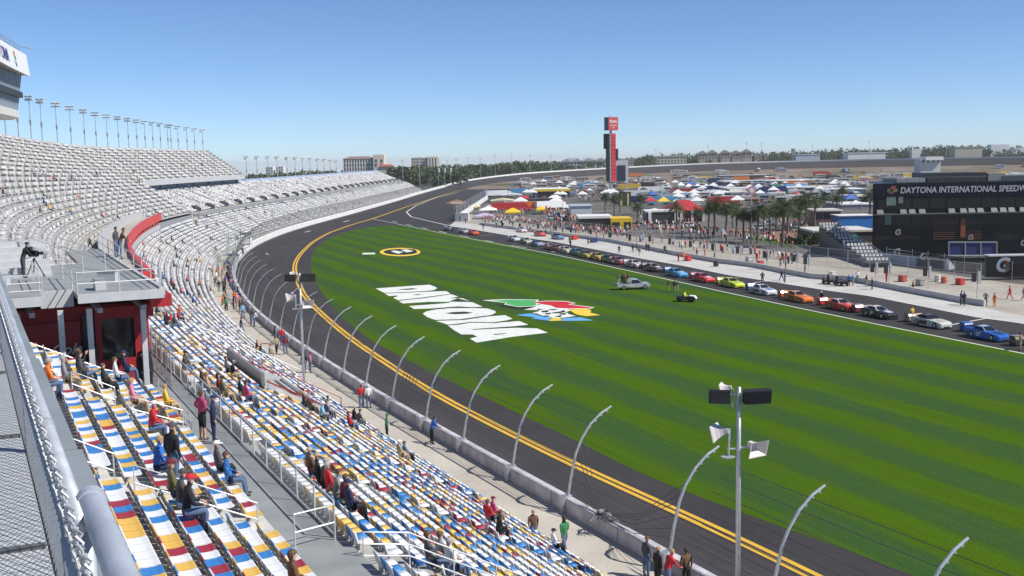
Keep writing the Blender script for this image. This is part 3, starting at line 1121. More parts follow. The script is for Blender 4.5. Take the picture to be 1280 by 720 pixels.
def wall(name, s0, s1, m_, h, label):
    mb = MB()
    prof = [(0.95, -0.3), (0.95, h - .08), (0.90, h), (0.42, h), (0.36, h - .08), (0.30, -0.5)]
    vs, fs = [], []
    ss = np.arange(s0, s1 + .1, 2.0)
    for s in ss:
        lift = max(0, (s - 640) / 220.0) * 1.3
        for o, z in prof:
            vs.append(cv(s, o, z + lift))
    n = len(prof)
    for i in range(len(ss) - 1):
        for k in range(n - 1):
            fs.append([i * n + k, (i + 1) * n + k, (i + 1) * n + k + 1, i * n + k + 1])
    mb.add(vs, fs)
    return tag(mb.build(name, m_), label, 'wall')


w1 = wall('concrete_wall', 40, 283, WALLM, 0.86, 'low grey concrete barrier between the walkway and the track')
w2 = wall('concrete_wall', 283, NS - 4, WALLW, 1.35, 'bright white concrete barrier along the outside of the far straight')
m = MB()
for s in np.arange(44, 283, 7.6):       # sponsor streaks and joints of the near wall
    m.bar(cv(s, .962, .1), cv(s, .962, .95), .04, .02)
m.build('joint', DGREY, w1)

POST_S = [45.5, 53.5, 61.5, 69.3, 77.2, 85.0, 95.6, 103.0, 111.0, 118.3, 126.2, 133.5, 140.8, 148.3, 155.8, 163.4, 171, 178.6] + [178.6 + 7.8 * k for k in range(1, 79)]
PROF = [(0.0, 0.3), (-0.05, 1.0), (-0.25, 2.1), (-0.62, 3.5), (-1.0, 4.3), (-1.6, 5.1), (-2.35, 5.7), (-3.1, 6.05)]
F0 = cv(44, .7, 0)
fence = empty('catch_fence', F0, 'curved steel catch fence posts with thin cables along the trackside barrier', 'fence')
for k, s in enumerate(POST_S):
    if s > NS - 80 or k > 96:
        break
    mb = MB()
    lift = max(0, (s - 640) / 220.0) * 1.3
    r = 0.085 if s < 150 else 0.07
    mb.tube([cv(s, .7 + o, z + lift) for o, z in PROF], [r, r, r, r * .95, r * .9, r * .85, r * .8, r * .7], 8 if s < 150 else 5)
    h = heading(s)
    mb.box(tuple(cv(s, 1.06, 0.5)), (0.44, 0.24, 0.98), h)
    mb.box(tuple(cv(s, .75, 0.93)), (0.40, 0.5, 0.16), h)
    if s < 130:      # cable clips on the outside of the post
        for o, z in [(-.11, 1.4), (-.25, 2.1), (-.44, 2.8), (-.62, 3.5), (-.85, 4.0), (-1.25, 4.7), (-1.6, 5.1), (-2.0, 5.42), (-2.4, 5.72), (-2.8, 5.93)]:
            mb.box(tuple(cv(s, .7 + o + .02, z - .13)), (0.09, 0.12, 0.10), h)
    mb.build('fence_post', STEEL, fence, smooth=False)


def prof_at(t):
    k = min(int(t), len(PROF) - 2)
    f_ = t - k
    return (PROF[k][0] * (1 - f_) + PROF[k + 1][0] * f_, PROF[k][1] * (1 - f_) + PROF[k + 1][1] * f_)


CABLE = mat('steel_cable', (0.10, 0.10, 0.11), 0.5, 0.4, 0)
for t in (1.3, 1.75, 2.2, 2.6, 3.0, 3.6, 4.2, 5.0, 5.8):
    o, z = prof_at(t)
    for a, b_ in ((44, 85.0), (95.6, 300)):
        mb = MB()
        mb.tube([cv(s, .62 + o, z) for s in np.arange(a, b_ + .1, 3.0)], 0.026, 3, cap=False)
        mb.build('cable', CABLE, fence)
hub = cv(91.3, .8, 1.05)
for t in (1.5, 2.0, 2.5, 3.0, 3.5, 4.2):       # loose cables of the open gate bay, gathered on the barrier
    o, z = prof_at(t)
    for s in (85.0, 95.6):
        p = cv(s, .62 + o, z)
        mb = MB()
        mid = p.lerp(hub, .55) - Vector((0, 0, .25 + .12 * t))
        mb.tube([p, p.lerp(mid, .55) + Vector((0, 0, .05)), mid, hub + Vector((.15 * t - .4, .1 * t, -.1))], 0.02, 4, cap=False)
        mb.build('cable', CABLE, fence)
mb = MB()
for k in range(16):
    a = k * 1.1
    mb.tube([hub + Vector((math.cos(a) * .5, math.sin(a) * .3, -.12 + .05 * k % .3)), hub + Vector((math.cos(a + 1.4) * .35, math.sin(a + 1.4) * .35, .22)),
             hub + Vector((math.cos(a + 2.6) * .8, -.5 + math.sin(a + 2.6) * .3, -.2))], 0.03, 4)
mb.build('cable_bundle', CABLE, fence)

MESHM, nt, b = nodes('chain_link_haze', 0.6)
b.inputs['Base Color'].default_value = (0.20, 0.20, 0.22, 1)
tr = nt.nodes.new('ShaderNodeBsdfTransparent')
mx = nt.nodes.new('ShaderNodeMixShader')
gp_ = position(nt)
wv = noise(nt, gp_, 1.3, 3, 0.6)
nt.links.new(math_n(nt, 'MULTIPLY_ADD', wv, 0.35, 0.20), mx.inputs[0])
nt.links.new(tr.outputs[0], mx.inputs[1])
nt.links.new(b.outputs[0], mx.inputs[2])
nt.links.new(mx.outputs[0], nt.nodes['Material Output'].inputs['Surface'])
mb = MB()
ss = list(np.arange(258, NS - 84, 3.0))
vv, ff = [], []
for s in ss:
    lift = max(0, (s - 640) / 220.0) * 1.3
    for o, z in PROF[1:]:
        vv.append(cv(s, .74 + o, z + lift))
n = len(PROF) - 1
for i in range(len(ss) - 1):
    for k in range(n - 1):
        ff.append([i * n + k, (i + 1) * n + k, (i + 1) * n + k + 1, i * n + k + 1])
mb.add(vv, ff)
mb.build('fence_mesh', MESHM, fence)

# lattice gate folded open by the track near the start of the bay
gt = cv(124, -.2, 0)
g = empty('lattice_gate', gt, 'dark lattice gate panel of the catch fence standing open beside the barrier', 'gate')
mb = MB()
hd = heading(124)
d = Vector((math.cos(hd), math.sin(hd), 0))
for k in range(5):
    p = gt + d * (k * .75)
    mb.tube([p, p + Vector((.3, 0, 2.2)), p + Vector((.9, .2, 3.9))], .03, 5)
mb.build('gate_upright', CABLE, g)
mb = MB()
for z in np.arange(.3, 3.9, .33):
    x = .3 * z / 2.2
    mb.tube([gt + Vector((x, 0, z)), gt + d * 3 + Vector((x, 0, z))], .016, 4)
mb.build('gate_cable', CABLE, g)


# ------------------------------------------------------------------ railings
def railing(name, runs, label, cat='railing', r=0.03, mats=STEEL, posts=True, parent=None, group=None):
    """runs: list of (list of foot points, height, number of bars)"""
    base = Vector(runs[0][0][0])
    o = parent or empty(name, base, label, cat, group)
    for pts, h, nb in runs:
        pts = [Vector(p) for p in pts]
        mb = MB()
        for k in range(nb):
            z = h * (1 - k / nb)
            q = [p + Vector((0, 0, z)) for p in pts]
            if k == 0:
                q = [pts[0]] + q + [pts[-1]]
            mb.tube(q, r, 6)
        mb.build('rail', mats, o)
        for p in pts[1:-1]:
            mb = MB()
            mb.tube([p, p + Vector((0, 0, h))], r, 6)
            mb.build('post', mats, o)
    return o


RAILM = mat('pale_rail', (0.62, 0.63, 0.64), 0.45, 0.3, 0.1, 3)
# glazed guard rail along the concourse
PANEL, nt, b = nodes('clear_panel', 0.25)
b.inputs['Base Color'].default_value = (0.75, 0.77, 0.78, 1)
tr = nt.nodes.new('ShaderNodeBsdfTransparent')
mx = nt.nodes.new('ShaderNodeMixShader')
mx.inputs[0].default_value = 0.25
nt.links.new(tr.outputs[0], mx.inputs[1])
nt.links.new(b.outputs[0], mx.inputs[2])
nt.links.new(mx.outputs[0], nt.nodes['Material Output'].inputs['Surface'])
g = empty('glazed_guard_rail', cv(71.5, 22.25, 9.8), 'steel guard rail with clear panels along the lower edge of the concourse', 'railing')
ss = np.arange(71.5, 113, 2.05)
for k, s in enumerate(ss):
    mb = MB()
    mb.tube([cv(s, 22.25, 9.7), cv(s, 22.25, 10.92)], 0.035, 6)
    mb.build('post', RAILM, g)
    if k < len(ss) - 1:
        s2 = ss[k + 1]
        mb = MB()
        mb.poly([cv(s + .12, 22.22, 9.9), cv(s2 - .12, 22.22, 9.9), cv(s2 - .12, 22.22, 10.8), cv(s + .12, 22.22, 10.8)])
        mb.build('clear_panel', PANEL, g)
for z in (10.92, 9.86):
    mb = MB()
    mb.tube([cv(s, 22.25, z) for s in ss], 0.035, 6)
    mb.build('rail', RAILM, g)
railing('gate_rail', [([cv(71.3, 22.3, 9.78), cv(71.0, 23.6, 9.78)], 1.1, 2)], 'short square gate rail closing the end of the concourse', 'railing', mats=RAILM)
TN, TLo = TIERS['near'], TIERS['lower']
run = [cv(69.6, 22.0 - k * 1.4, TLo.z(min(18, (22.0 - k * 1.4 - 4.7) / .91))) for k in range(0, 6)]
railing('stair_rail', [(run, 1.05, 3)], 'steel stair rail stepping down through the lower seats below the gate', 'railing', mats=RAILM, r=.025)
# inverted-U stair rails of the near block
n_ = 0
for s, segs in ((71.2, ((30.6, 28.4), (27.9, 24.6))), (84.4, ((30.6, 28.9), (28.4, 26.9), (26.4, 24.4)))):
    for k, (oa, ob) in enumerate(segs):
        pts = []
        for o in (oa, ob):
            i = max(0, min(8.99, (o - 24.05) / .81))
            pts.append(cv(s, o, TN.z(int(i))))
        railing('stair_rail', [(pts, 0.98, 2)], 'curved steel handrail, %s one down the stair %s' % (ORD[k], 'nearest the grey pipe' if s < 80 else 'in the middle of the near block'),
                'railing', mats=RAILM, r=.024, group='stair handrails in the near block')
for k, (a, b_) in enumerate(((85.4, 88.2), (88.8, 91.4), (91.9, 94.0))):
    railing('guard_rail', [([cv(a, 23.95, 9.78), cv((a + b_) / 2, 23.95, 9.78), cv(b_, 23.95, 9.78)], 1.05, 3)],
            'white steel guard rail in front of the near seats, %s from the red building' % ORD[2 - k], 'railing', mats=RAILM, r=.022, group='guard rails in front of the near block')
run = [cv(94.8, o, 9.9 + max(0, (o - 25.5)) * .5) for o in (31, 28.5, 26.2, 25.0)]
railing('ramp_rail', [(run, 1.15, 3)], 'long sloping double rail beside the red building stair', 'railing', mats=RAILM, r=.04)
# mesh fence beside the red building down to the concourse
g = empty('mesh_screen', cv(96, 23.5, 9.8), 'grey wire mesh screen at the corner of the red building', 'fence')
mb = MB()
for s in np.arange(97, 113.5, 1.6):
    mb.tube([cv(s, 22.9, 9.75), cv(s, 22.9, 12.0)], .03, 5)
mb.build('post', STEEL, g)
mb = MB()
mb.poly([cv(97, 22.9, 9.8), cv(113, 22.9, 9.8), cv(113, 22.9, 12.0), cv(97, 22.9, 12.0)])
mb.build('mesh_panel', MESHM, g)

# entrance portal in the lower seats
g = empty('entrance_portal', cv(118, 13, 5.0), 'grey walled entrance portal sunk in the lower seats with red edged rails', 'portal')
mb = MB()
mb.bar(cv(124.5, 14.5, 5.9), cv(113, 14.5, 5.9), .22, 2.0)
mb.build('wall', paint((.19, .19, .20)), g)
mb = MB()
for s in (112.8, 124.6):
    mb.bar(cv(s, 14.3, 5.9), cv(s, 10.6, 3.9), .14, .5, 0)
    mb.bar(cv(s, 14.3, 6.35), cv(s, 10.6, 4.35), .08, .10, 1)
mb.bar(cv(112.8, 10.4, 3.95), cv(124.6, 10.4, 3.95), .1, .4, 0)
mb.build('side_rail', [LGREY, DRED], g)
mb = MB()
for i in range(4):
    o_, z_ = TLo.o(7 + i), TLo.z(7 + i) + .06
    mb.poly([cv(113, o_, z_), cv(124.4, o_, z_), cv(124.4, o_ + .86, z_), cv(113, o_ + .86, z_)])
mb.build('landing', CONCRETE, g)

# ------------------------------------------------------------------ red building with the camera platform
g = empty('red_building', cv(104, 28, 9.8), 'dark red refreshment building under the camera platform', 'building')
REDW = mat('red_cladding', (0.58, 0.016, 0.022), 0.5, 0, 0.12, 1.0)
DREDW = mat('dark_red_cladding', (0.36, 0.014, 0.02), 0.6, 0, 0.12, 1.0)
q = lambda s, o, z: cv(s, o, z)


def block(mb, s0, s1, o0, o1, z0, z1, mi=0, n=3):
    ss = [s0 + (s1 - s0) * k / n for k in range(n + 1)]
    vs = []
    for s in ss:
        vs += [cv(s, o0, z0), cv(s, o1, z0), cv(s, o1, z1), cv(s, o0, z1)]
    fs = [[3, 2, 1, 0], [4 * n, 4 * n + 1, 4 * n + 2, 4 * n + 3]]
    for i in range(n):
        for k in range(4):
            k2 = (k + 1) % 4
            fs.append([4 * i + k, 4 * i + k2, 4 * i + 4 + k2, 4 * i + 4 + k])
    mb.add(vs, fs, mi)


mb = MB()
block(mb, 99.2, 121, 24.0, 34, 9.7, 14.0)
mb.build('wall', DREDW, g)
mb = MB()
block(mb, 99.2, 121.2, 23.55, 23.95, 9.7, 11.3, 0)
block(mb, 97.2, 121.2, 23.55, 23.95, 13.5, 14.2, 0)
block(mb, 99.2, 99.6, 23.55, 23.95, 11.3, 13.5, 0, 1)
block(mb, 103.2, 104.0, 23.55, 23.95, 11.3, 13.4, 0, 1)
block(mb, 95.4, 122, 22.9, 23.9, 14.16, 14.75, 0)
block(mb, 98.9, 99.15, 24.0, 26.2, 9.8, 11.2, 0, 1)
block(mb, 98.9, 99.15, 24.0, 26.2, 13.3, 13.9, 0, 1)
block(mb, 98.9, 99.15, 24.0, 24.3, 11.2, 13.3, 0, 1)
block(mb, 98.9, 99.15, 25.9, 26.2, 11.2, 13.3, 0, 1)
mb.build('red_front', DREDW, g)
mb = MB()
block(mb, 99.0, 99.16, 24.3, 25.9, 11.2, 13.3, 0, 1)
mb.build('service_window', GLASS, g)
mb = MB()
block(mb, 98.7, 99.1, 26.3, 26.8, 9.8, 13.6, 0, 1)
block(mb, 97.2, 99.2, 26.3, 26.6, 9.8, 12.2, 0, 1)
mb.build('door_leaf', BLACK, g)
mb = MB()
block(mb, 99.6, 103.2, 23.62, 23.9, 11.3, 13.4, 0, 1)
block(mb, 104, 121, 23.62, 23.9, 11.3, 13.4, 0, 2)
mb.build('window', GLASS, g)
for o in (24.1, 26.6, 27.9, 29.8, 32.2):
    mb = MB()
    c = cv(96.9, o, 0)
    mb.box((c.x, c.y, 11.95), (0.26, 0.26, 4.4), heading(97))
    mb.build('column', ALU if o != 29.8 else LGREY, g)
mb = MB()
block(mb, 98.9, 99.1, 26.9, 31.6, 10.4, 13.3, 0, 1)
mb.build('sign_panel', paint((0.26, 0.01, 0.015)), g)
mb = MB()
for i in range(3):
    for j in range(7):
        if (i + j) % 2 == 0:
            block(mb, 98.8, 98.88, 30.0 + .38 * i, 30.38 + .38 * i, 10.5 + .38 * j, 10.88 + .38 * j, 0, 1)
mb.build('chequer', paint((0.5, 0.48, 0.5)), g)
mb = MB()
block(mb, 96.4, 99, 24.2, 33, 9.72, 9.86)
mb.build('landing', DECK, g)


def text_mesh(name, body, size, mat_, M, parent=None, bold=0.02, shear=0.0, depth=0.02, align='CENTER', xs=1.0):
    cu = bpy.data.curves.new(name, 'FONT')
    cu.body, cu.size, cu.offset, cu.shear, cu.extrude = body, size, bold, shear, depth
    cu.align_x, cu.align_y = align, 'CENTER'
    cu.resolution_u = 3
    t = bpy.data.objects.new(name, cu)
    COL.objects.link(t)
    me = bpy.data.meshes.new_from_object(t.evaluated_get(bpy.context.evaluated_depsgraph_get()))
    bpy.data.objects.remove(t)
    bpy.data.curves.remove(cu)
    me.transform(M @ Matrix.Diagonal((xs, 1, 1, 1)))
    if parent:
        off = Vector(parent.location) + (Vector(parent.parent.location) if parent.parent else Vector())
        me.transform(Matrix.Translation(-off))
    me.materials.clear()
    me.materials.append(mat_)
    me.name = name
    o = bpy.data.objects.new(name, me)
    COL.objects.link(o)
    if parent:
        o.parent = parent
    return o


def frame(origin, xdir, normal):
    x, n = Vector(xdir).normalized(), Vector(normal).normalized()
    y = n.cross(x)
    return Matrix(((x.x, y.x, n.x, origin[0]), (x.y, y.y, n.y, origin[1]), (x.z, y.z, n.z, origin[2]), (0, 0, 0, 1)))


t_ = Vector((math.cos(heading(99)), math.sin(heading(99)), 0))
nn = Vector((-t_.y, t_.x, 0))
text_mesh('script_sign', 'Coca-Cola', 0.78, paint((0.5, 0.48, 0.5)), frame(cv(98.82, 28.6, 11.9), -nn, -t_), g, 0.012, 0.35)

g = empty('camera_platform', cv(104, 28, 14.7), 'grey steel camera platform with railings on top of the red building', 'platform')
mb = MB()
block(mb, 95.4, 113, 23.4, 27.2, 14.78, 15.0)
block(mb, 113, 125, 23.4, 25.6, 14.78, 15.0)
block(mb, 95.4, 113, 28.7, 34, 14.78, 15.0)
block(mb, 98, 113, 27.2, 28.7, 14.78, 15.0)
mb.build('deck', DECK, g)
mb = MB()
block(mb, 95.1, 95.38, 28.7, 34, 14.62, 15.05, 0, 1)
block(mb, 95.1, 95.38, 23.3, 27.2, 14.62, 15.05, 0, 1)
block(mb, 97.7, 97.98, 27.2, 28.7, 14.2, 15.02, 0, 1)
block(mb, 95.4, 125, 23.2, 23.38, 14.6, 15.1, 0, 4)
mb.build('edge_beam', LGREY, g)
mb = MB()
for o in (24.2, 26.2, 29.2, 31.0, 33):
    block(mb, 95.6, 99, o - .12, o + .12, 14.05, 14.28, 0, 1)
mb.build('joist', MGREY, g)
runs = [([cv(95.3, 23.45, 15), cv(95.3, 25.3, 15), cv(95.3, 27.2, 15)], 1.07, 2), ([cv(95.3, 28.7, 15), cv(95.3, 30.2, 15), cv(95.3, 31.8, 15), cv(95.3, 33.6, 15)], 1.07, 3),
        ([cv(s, 23.4, 15.05) for s in np.arange(95.3, 124.5, 3.2)], 1.07, 2), ([cv(95.4, 27.2, 15), cv(98, 27.2, 15), cv(104, 27.2, 15)], 1.07, 2),
        ([cv(98, 28.7, 15), cv(104, 28.7, 15)], 1.07, 2), ([cv(100, 31.2, 15), cv(104, 31.2, 15), cv(104, 33.6, 15)], 1.0, 2),
        ([cv(106, 26, 15), cv(110, 28.5, 16), cv(112, 31, 17)], 1.0, 2), ([cv(108, 24.6, 15), cv(114, 26.5, 15.6)], 1.0, 2)]
for r_ in runs:
    railing('', [r_], '', mats=RAILM, r=.03, parent=g)
mb = MB()
for k in range(6):
    block(mb, 106 + k * .9, 106.9 + k * .9, 27.6, 31.0, 15.0, 15.15 + k * .32, 0, 1)
mb.build('step', LGREY, g)
# bench boxes that stand on the platform
for k, (s, o) in enumerate(((97.3, 26.0), (101, 25.2), (102.5, 30.4))):
    mb = MB()
    c = cv(s, o, 15.0)
    mb.box((c.x, c.y, 15.26), (1.0, .5, .5), heading(100) + k)
    mb.box((c.x, c.y, 15.54), (1.04, .54, .05), heading(100) + k, 1)
    tag(mb.build('equipment_box', [LGREY, MGREY], base=tuple(c)), '%s equipment box standing on the camera platform' % ('pale lidded', 'grey lidded', 'low grey')[k], 'box')

# the red fronted suite
g = empty('red_suite', cv(200, 18, 7.4), 'long curved suite with a bright red fascia above the lower seats', 'suite')
mb = MB()
block(mb, 152, 285, 16.9, 20.4, 7.2, 8.2, 0, 30)
block(mb, 152, 285, 17.6, 20.4, 8.2, 9.1, 1, 30)
mb.build('wall', [LGREY, GLASS], g)
mb = MB()
block(mb, 151.5, 286, 16.6, 17.0, 9.1, 10.6, 0, 30)
for s in np.arange(152, 286, 4.5):
    block(mb, s, s + .35, 16.85, 17.1, 8.2, 9.1, 0, 1)
block(mb, 151.5, 152.2, 16.6, 20.4, 7.2, 10.6, 0, 1)
mb.build('red_fascia', mat('bright_red_panel', (0.62, 0.045, 0.035), 0.45, 0, 0.08, 0.3), g)
mb = MB()
block(mb, 152.3, 285, 17.0, 20.4, 9.1, 9.9, 0, 30)
block(mb, 152, 285, 20.4, 20.7, 8.0, 11.3, 1, 30)
mb.build('roof', [CONCRETE, LGREY], g)

# ------------------------------------------------------------------ press box high at the back
g = empty('press_box', cv(150, 40, 26), 'glass fronted press box with a leaning white fascia above the grandstand', 'press box')
PSE, PO = 167.5, 33.0


def swept(mb, s0, s1, prof, mi=0, n=10, close=True):
    ss = [s0 + (s1 - s0) * k / n for k in range(n + 1)]
    vs = [cv(s, o, z) for s in ss for o, z in prof]
    k_ = len(prof)
    fs = []
    for i in range(n):
        for k in range(k_ if close else k_ - 1):
            k2 = (k + 1) % k_
            fs.append([i * k_ + k, i * k_ + k2, (i + 1) * k_ + k2, (i + 1) * k_ + k])
    if close:
        fs += [list(range(k_))[::-1], [n * k_ + k for k in range(k_)]]
    mb.add(vs, fs, mi)
PY = 200.0
_p = {k: at_y(u, v, PY) for k, (u, v) in dict(fb=(37, 95), ft=(32, 68), gt=(28, 92), gb=(24, 138), sb=(24.5, 150), rt=(33, 60)).items()}
PSE = s_near(_p['fb'])
oz = {k: (o_of(p), p.z) for k, p in _p.items()}
s0 = PSE - 70
mb = MB()
swept(mb, s0, PSE, [(oz['ft'][0], oz['ft'][1]), (oz['fb'][0], oz['fb'][1]), (oz['fb'][0] + .5, oz['fb'][1]), (oz['ft'][0] + .5, oz['ft'][1])], 0, 14)
mb.build('fascia', WHITE, g)
mb = MB()
swept(mb, s0, PSE - .6, [(oz['gt'][0] + .25, oz['gt'][1] - .02), (oz['gb'][0] + .25, oz['gb'][1]), (oz['gb'][0] + 16, oz['gb'][1]), (oz['gt'][0] + 16, oz['gt'][1] - .02)], 0, 14)
mb.build('glazing', mat('tinted_glazing', (0.02, 0.04, 0.07), 0.1, 0, 0.0), g)
mb = MB()
for s in np.arange(PSE - 64, PSE - .5, 1.5):
    a, b_ = cv(s, oz['gt'][0] + .1, oz['gt'][1]), cv(s, oz['gb'][0] + .1, oz['gb'][1])
    mb.bar(a, b_, .16, .2)
mb.build('mullion_row', paint((0.35, 0.45, 0.55)), g)
mb = MB()
swept(mb, s0, PSE - .5, [(oz['gt'][0] + .12, oz['gb'][1] + 3.2), (oz['gt'][0] + .12, oz['gb'][1] + 2.2), (oz['gt'][0] + 1, oz['gb'][1] + 2.2), (oz['gt'][0] + 1, oz['gb'][1] + 3.2)], 0, 14)
mb.build('inner_floor', BLACK, g)
mb = MB()
swept(mb, s0, PSE, [(oz['sb'][0], oz['sb'][1] + .4), (oz['sb'][0] + 1.2, oz['sb'][1]), (oz['sb'][0] + 17, oz['sb'][1]), (oz['sb'][0] + 17, oz['gb'][1]), (oz['sb'][0], oz['gb'][1])], 0, 14)
mb.build('floor_slab', OFFWHITE, g)
mb = MB()
swept(mb, s0, PSE - .2, [(oz['ft'][0] + .5, oz['fb'][1] + .1), (oz['ft'][0] + 17, oz['fb'][1] + .1), (oz['ft'][0] + 17, oz['ft'][1] + .2), (oz['ft'][0] + .5, oz['ft'][1] + .2)], 0, 14)
mb.build('roof', LGREY, g)
mb = MB()
swept(mb, s0, PSE - 9, [(48.2, 0), (62, 0), (62, oz['ft'][1]), (48.2, oz['ft'][1])], 0, 10)
mb.build('tower', LGREY, g)
mb = MB()
for z in (.6, 1.2):
    mb.tube([cv(s, oz['ft'][0] + .8, oz['ft'][1] + .2 + z) for s in np.arange(s0, PSE, 4)], .06, 5)
for s in np.arange(s0, PSE, 4):
    mb.tube([cv(s, oz['ft'][0] + .8, oz['ft'][1] + .2), cv(s, oz['ft'][0] + .8, oz['ft'][1] + 1.5)], .06, 5)
mb.tube([cv(PSE, oz['ft'][0] + .9, oz['ft'][1] + 1.5), cv(PSE, oz['ft'][0] - 1.2, oz['ft'][1] + 1.0)], .09, 5)
mb.build('roof_rail', MGREY, g)
mb = MB()
mb.tube([cv(PSE - 14, oz['ft'][0] + 2, oz['ft'][1] + .2), cv(PSE - 14, oz['ft'][0] + 2, oz['ft'][1] + 8)], [.09, .03], 5)
for z in (3, 4.5, 6):
    mb.tube([cv(PSE - 14.6, oz['ft'][0] + 2, oz['ft'][1] + z), cv(PSE - 13.4, oz['ft'][0] + 2, oz['ft'][1] + z)], .03, 4)
mb.build('antenna', STEEL, g)
# emblem and last letter of the name on the fascia
A, B = Vector((0, 0, 0)), None
fa = lambda s, t: cv(s, oz['fb'][0] - .06 + (oz['ft'][0] - oz['fb'][0]) * t, oz['fb'][1] + (oz['ft'][1] - oz['fb'][1]) * t)
sx = lambda u: min(np.arange(PSE - 40, PSE, .1), key=lambda s: abs(px(fa(s, .5))[0] - u))
sa, sb_ = sx(19), sx(10)
up_ = (fa(sa, 1) - fa(sa, 0)).normalized()
tg = (fa(sa + .5, .5) - fa(sa - .5, .5)).normalized()
hgt = (fa(sa, 1) - fa(sa, 0)).length
nv = tg.cross(up_).normalized()
if nv.x < 0:
    nv = -nv
mb = MB()
for (x, y, w_, h_, k) in ((-.1, .24, .34, .26, 0), (.12, .05, .4, .22, 1), (-.12, -.12, .34, .22, 2), (.16, -.26, .3, .2, 3), (.32, -.1, .22, .16, 4)):
    c = fa(sa, .5) + tg * (x * hgt * .55) + up_ * (y * hgt * .95) + nv * .03
    a, d_ = tg * (w_ * hgt * .4), up_ * (h_ * hgt * .45)
    mb.poly([c - a - d_, c + a - d_ * .6, c + a * 1.1 + d_, c - a * .7 + d_ * .8], k)
mb.build('emblem', [paint((0.65, 0.06, 0.03)), paint((0.05, 0.35, 0.12)), paint((0.55, 0.57, 0.6)), paint((0.05, 0.15, 0.5)), YELLOW], g)
text_mesh('name_lettering', 'DAYTONA', hgt * .75, paint((0.05, 0.045, 0.2)), frame(fa(sb_, .45) + nv * .05, tg if tg.cross(up_).dot(nv) > 0 else tg, nv), g, 0.04, 0.2, align='RIGHT')
print('press box', oz, PSE)

# ------------------------------------------------------------------ floodlight poles on the rim of the stands
def flood_pole(name, base, h, label, group, heads, r=.11):
    g = empty(name, base, label, 'light pole', group)
    mb = MB()
    mb.tube([base, base + Vector((0, 0, h * .45)), base + Vector((0, 0, h))], [r * 1.2, r, r * .7], 6)
    mb.build('pole', STEEL, g)
    yaw = rnd.uniform(-.3, .3)
    mb = MB()
    for k in range(heads):
        z = h - .05 - .75 * (k // 2)
        x = (-.55, .55)[k % 2]
        c = base + Vector((x * math.cos(yaw), x * math.sin(yaw), z))
        mb.bar(base + Vector((0, 0, z)), c, .06, .06)
    mb.build('crossarm', STEEL, g)
    for k in range(heads):
        z = h - .05 - .75 * (k // 2)
        x = (-.6, .6)[k % 2]
        c = base + Vector((x * math.cos(yaw), x * math.sin(yaw), z + .08))
        mb = MB()
        mb.box(tuple(c), (.95, .6, .34), yaw, 0, .7, R(-22))
        mb.build('lamp_head', LGREY, g)
    mb = MB()
    mb.box(tuple(base + Vector((0, 0, h * .42))), (.34, .34, 1.1))
    mb.build('control_box', MGREY, g)
    return g


T = TIERS['tall']
for k, s in enumerate([287, 296, 305, 313, 324, 334, 344, 353, 362, 371, 379, 386, 393, 400, 407, 414, 417, 424, 433, 441, 450]):
    z = T.z(21, s) + .6
    h = 10.3 - max(0, s - 340) / 110 * 2.4
    flood_pole('floodlight_pole', cv(s, 47.7, z), h, 'slim floodlight pole on the upper stand rim, %s from the press box' % ORD[k], 'floodlight poles on the rim of the upper grandstand', 4 if k < 12 else 3)
T = TIERS['back']
for k, (u, v) in enumerate([(310, 196), (323, 196), (336, 196), (348, 196), (360, 197), (370, 197), (380, 198), (389, 198), (398, 199), (406, 199), (414, 200), (421, 201)]):
    s = min(np.arange(400, S_END, 1.0), key=lambda s: abs(px(cv(s, 36.3, 15))[0] - u))
    b_ = cv(s, 36.6, T.z(16) + .5)
    zt = 21 + (HORIZON - .0188 * (u - 640) - v) * b_.y / F_PX
    flood_pole('floodlight_pole', b_, zt - b_.z, 'thin floodlight pole along the far stand, %s from the upper stand' % ORD[k], 'floodlight poles behind the far grandstand', 3, .14)

# ------------------------------------------------------------------ speaker poles on the walkway
def horn(mb, c, yaw, sc=1.0, mi=0):
    """flared rectangular horn opening towards yaw, pointing down a little"""
    Mx = Matrix.Translation(c) @ Matrix.Rotation(yaw, 4, 'Z') @ Matrix.Rotation(R(14), 4, 'Y')
    sec = [(0, .10, .10), (.18, .12, .12), (.36, .20, .18), (.52, .34, .27), (.62, .50, .36), (.66, .52, .38), (.64, .46, .33), (.30, .12, .1)]
    vs, fs = [], []
    for x, a, b2 in sec:
        for y, z in ((-1, -1), (1, -1), (1, 1), (-1, 1)):
            vs.append(Mx @ Vector((x * sc, y * a * sc, z * b2 * sc)))
    for i in range(len(sec) - 1):
        for k in range(4):
            k2 = (k + 1) % 4
            fs.append([4 * i + k, 4 * i + k2, 4 * i + 4 + k2, 4 * i + 4 + k])
    fs += [[3, 2, 1, 0], [4 * (len(sec) - 1) + k for k in range(4)]]
    mb.add(vs, fs, mi)


HORNM = mat('speaker_horn', (0.62, 0.57, 0.55), 0.5, 0, 0.1, 3)


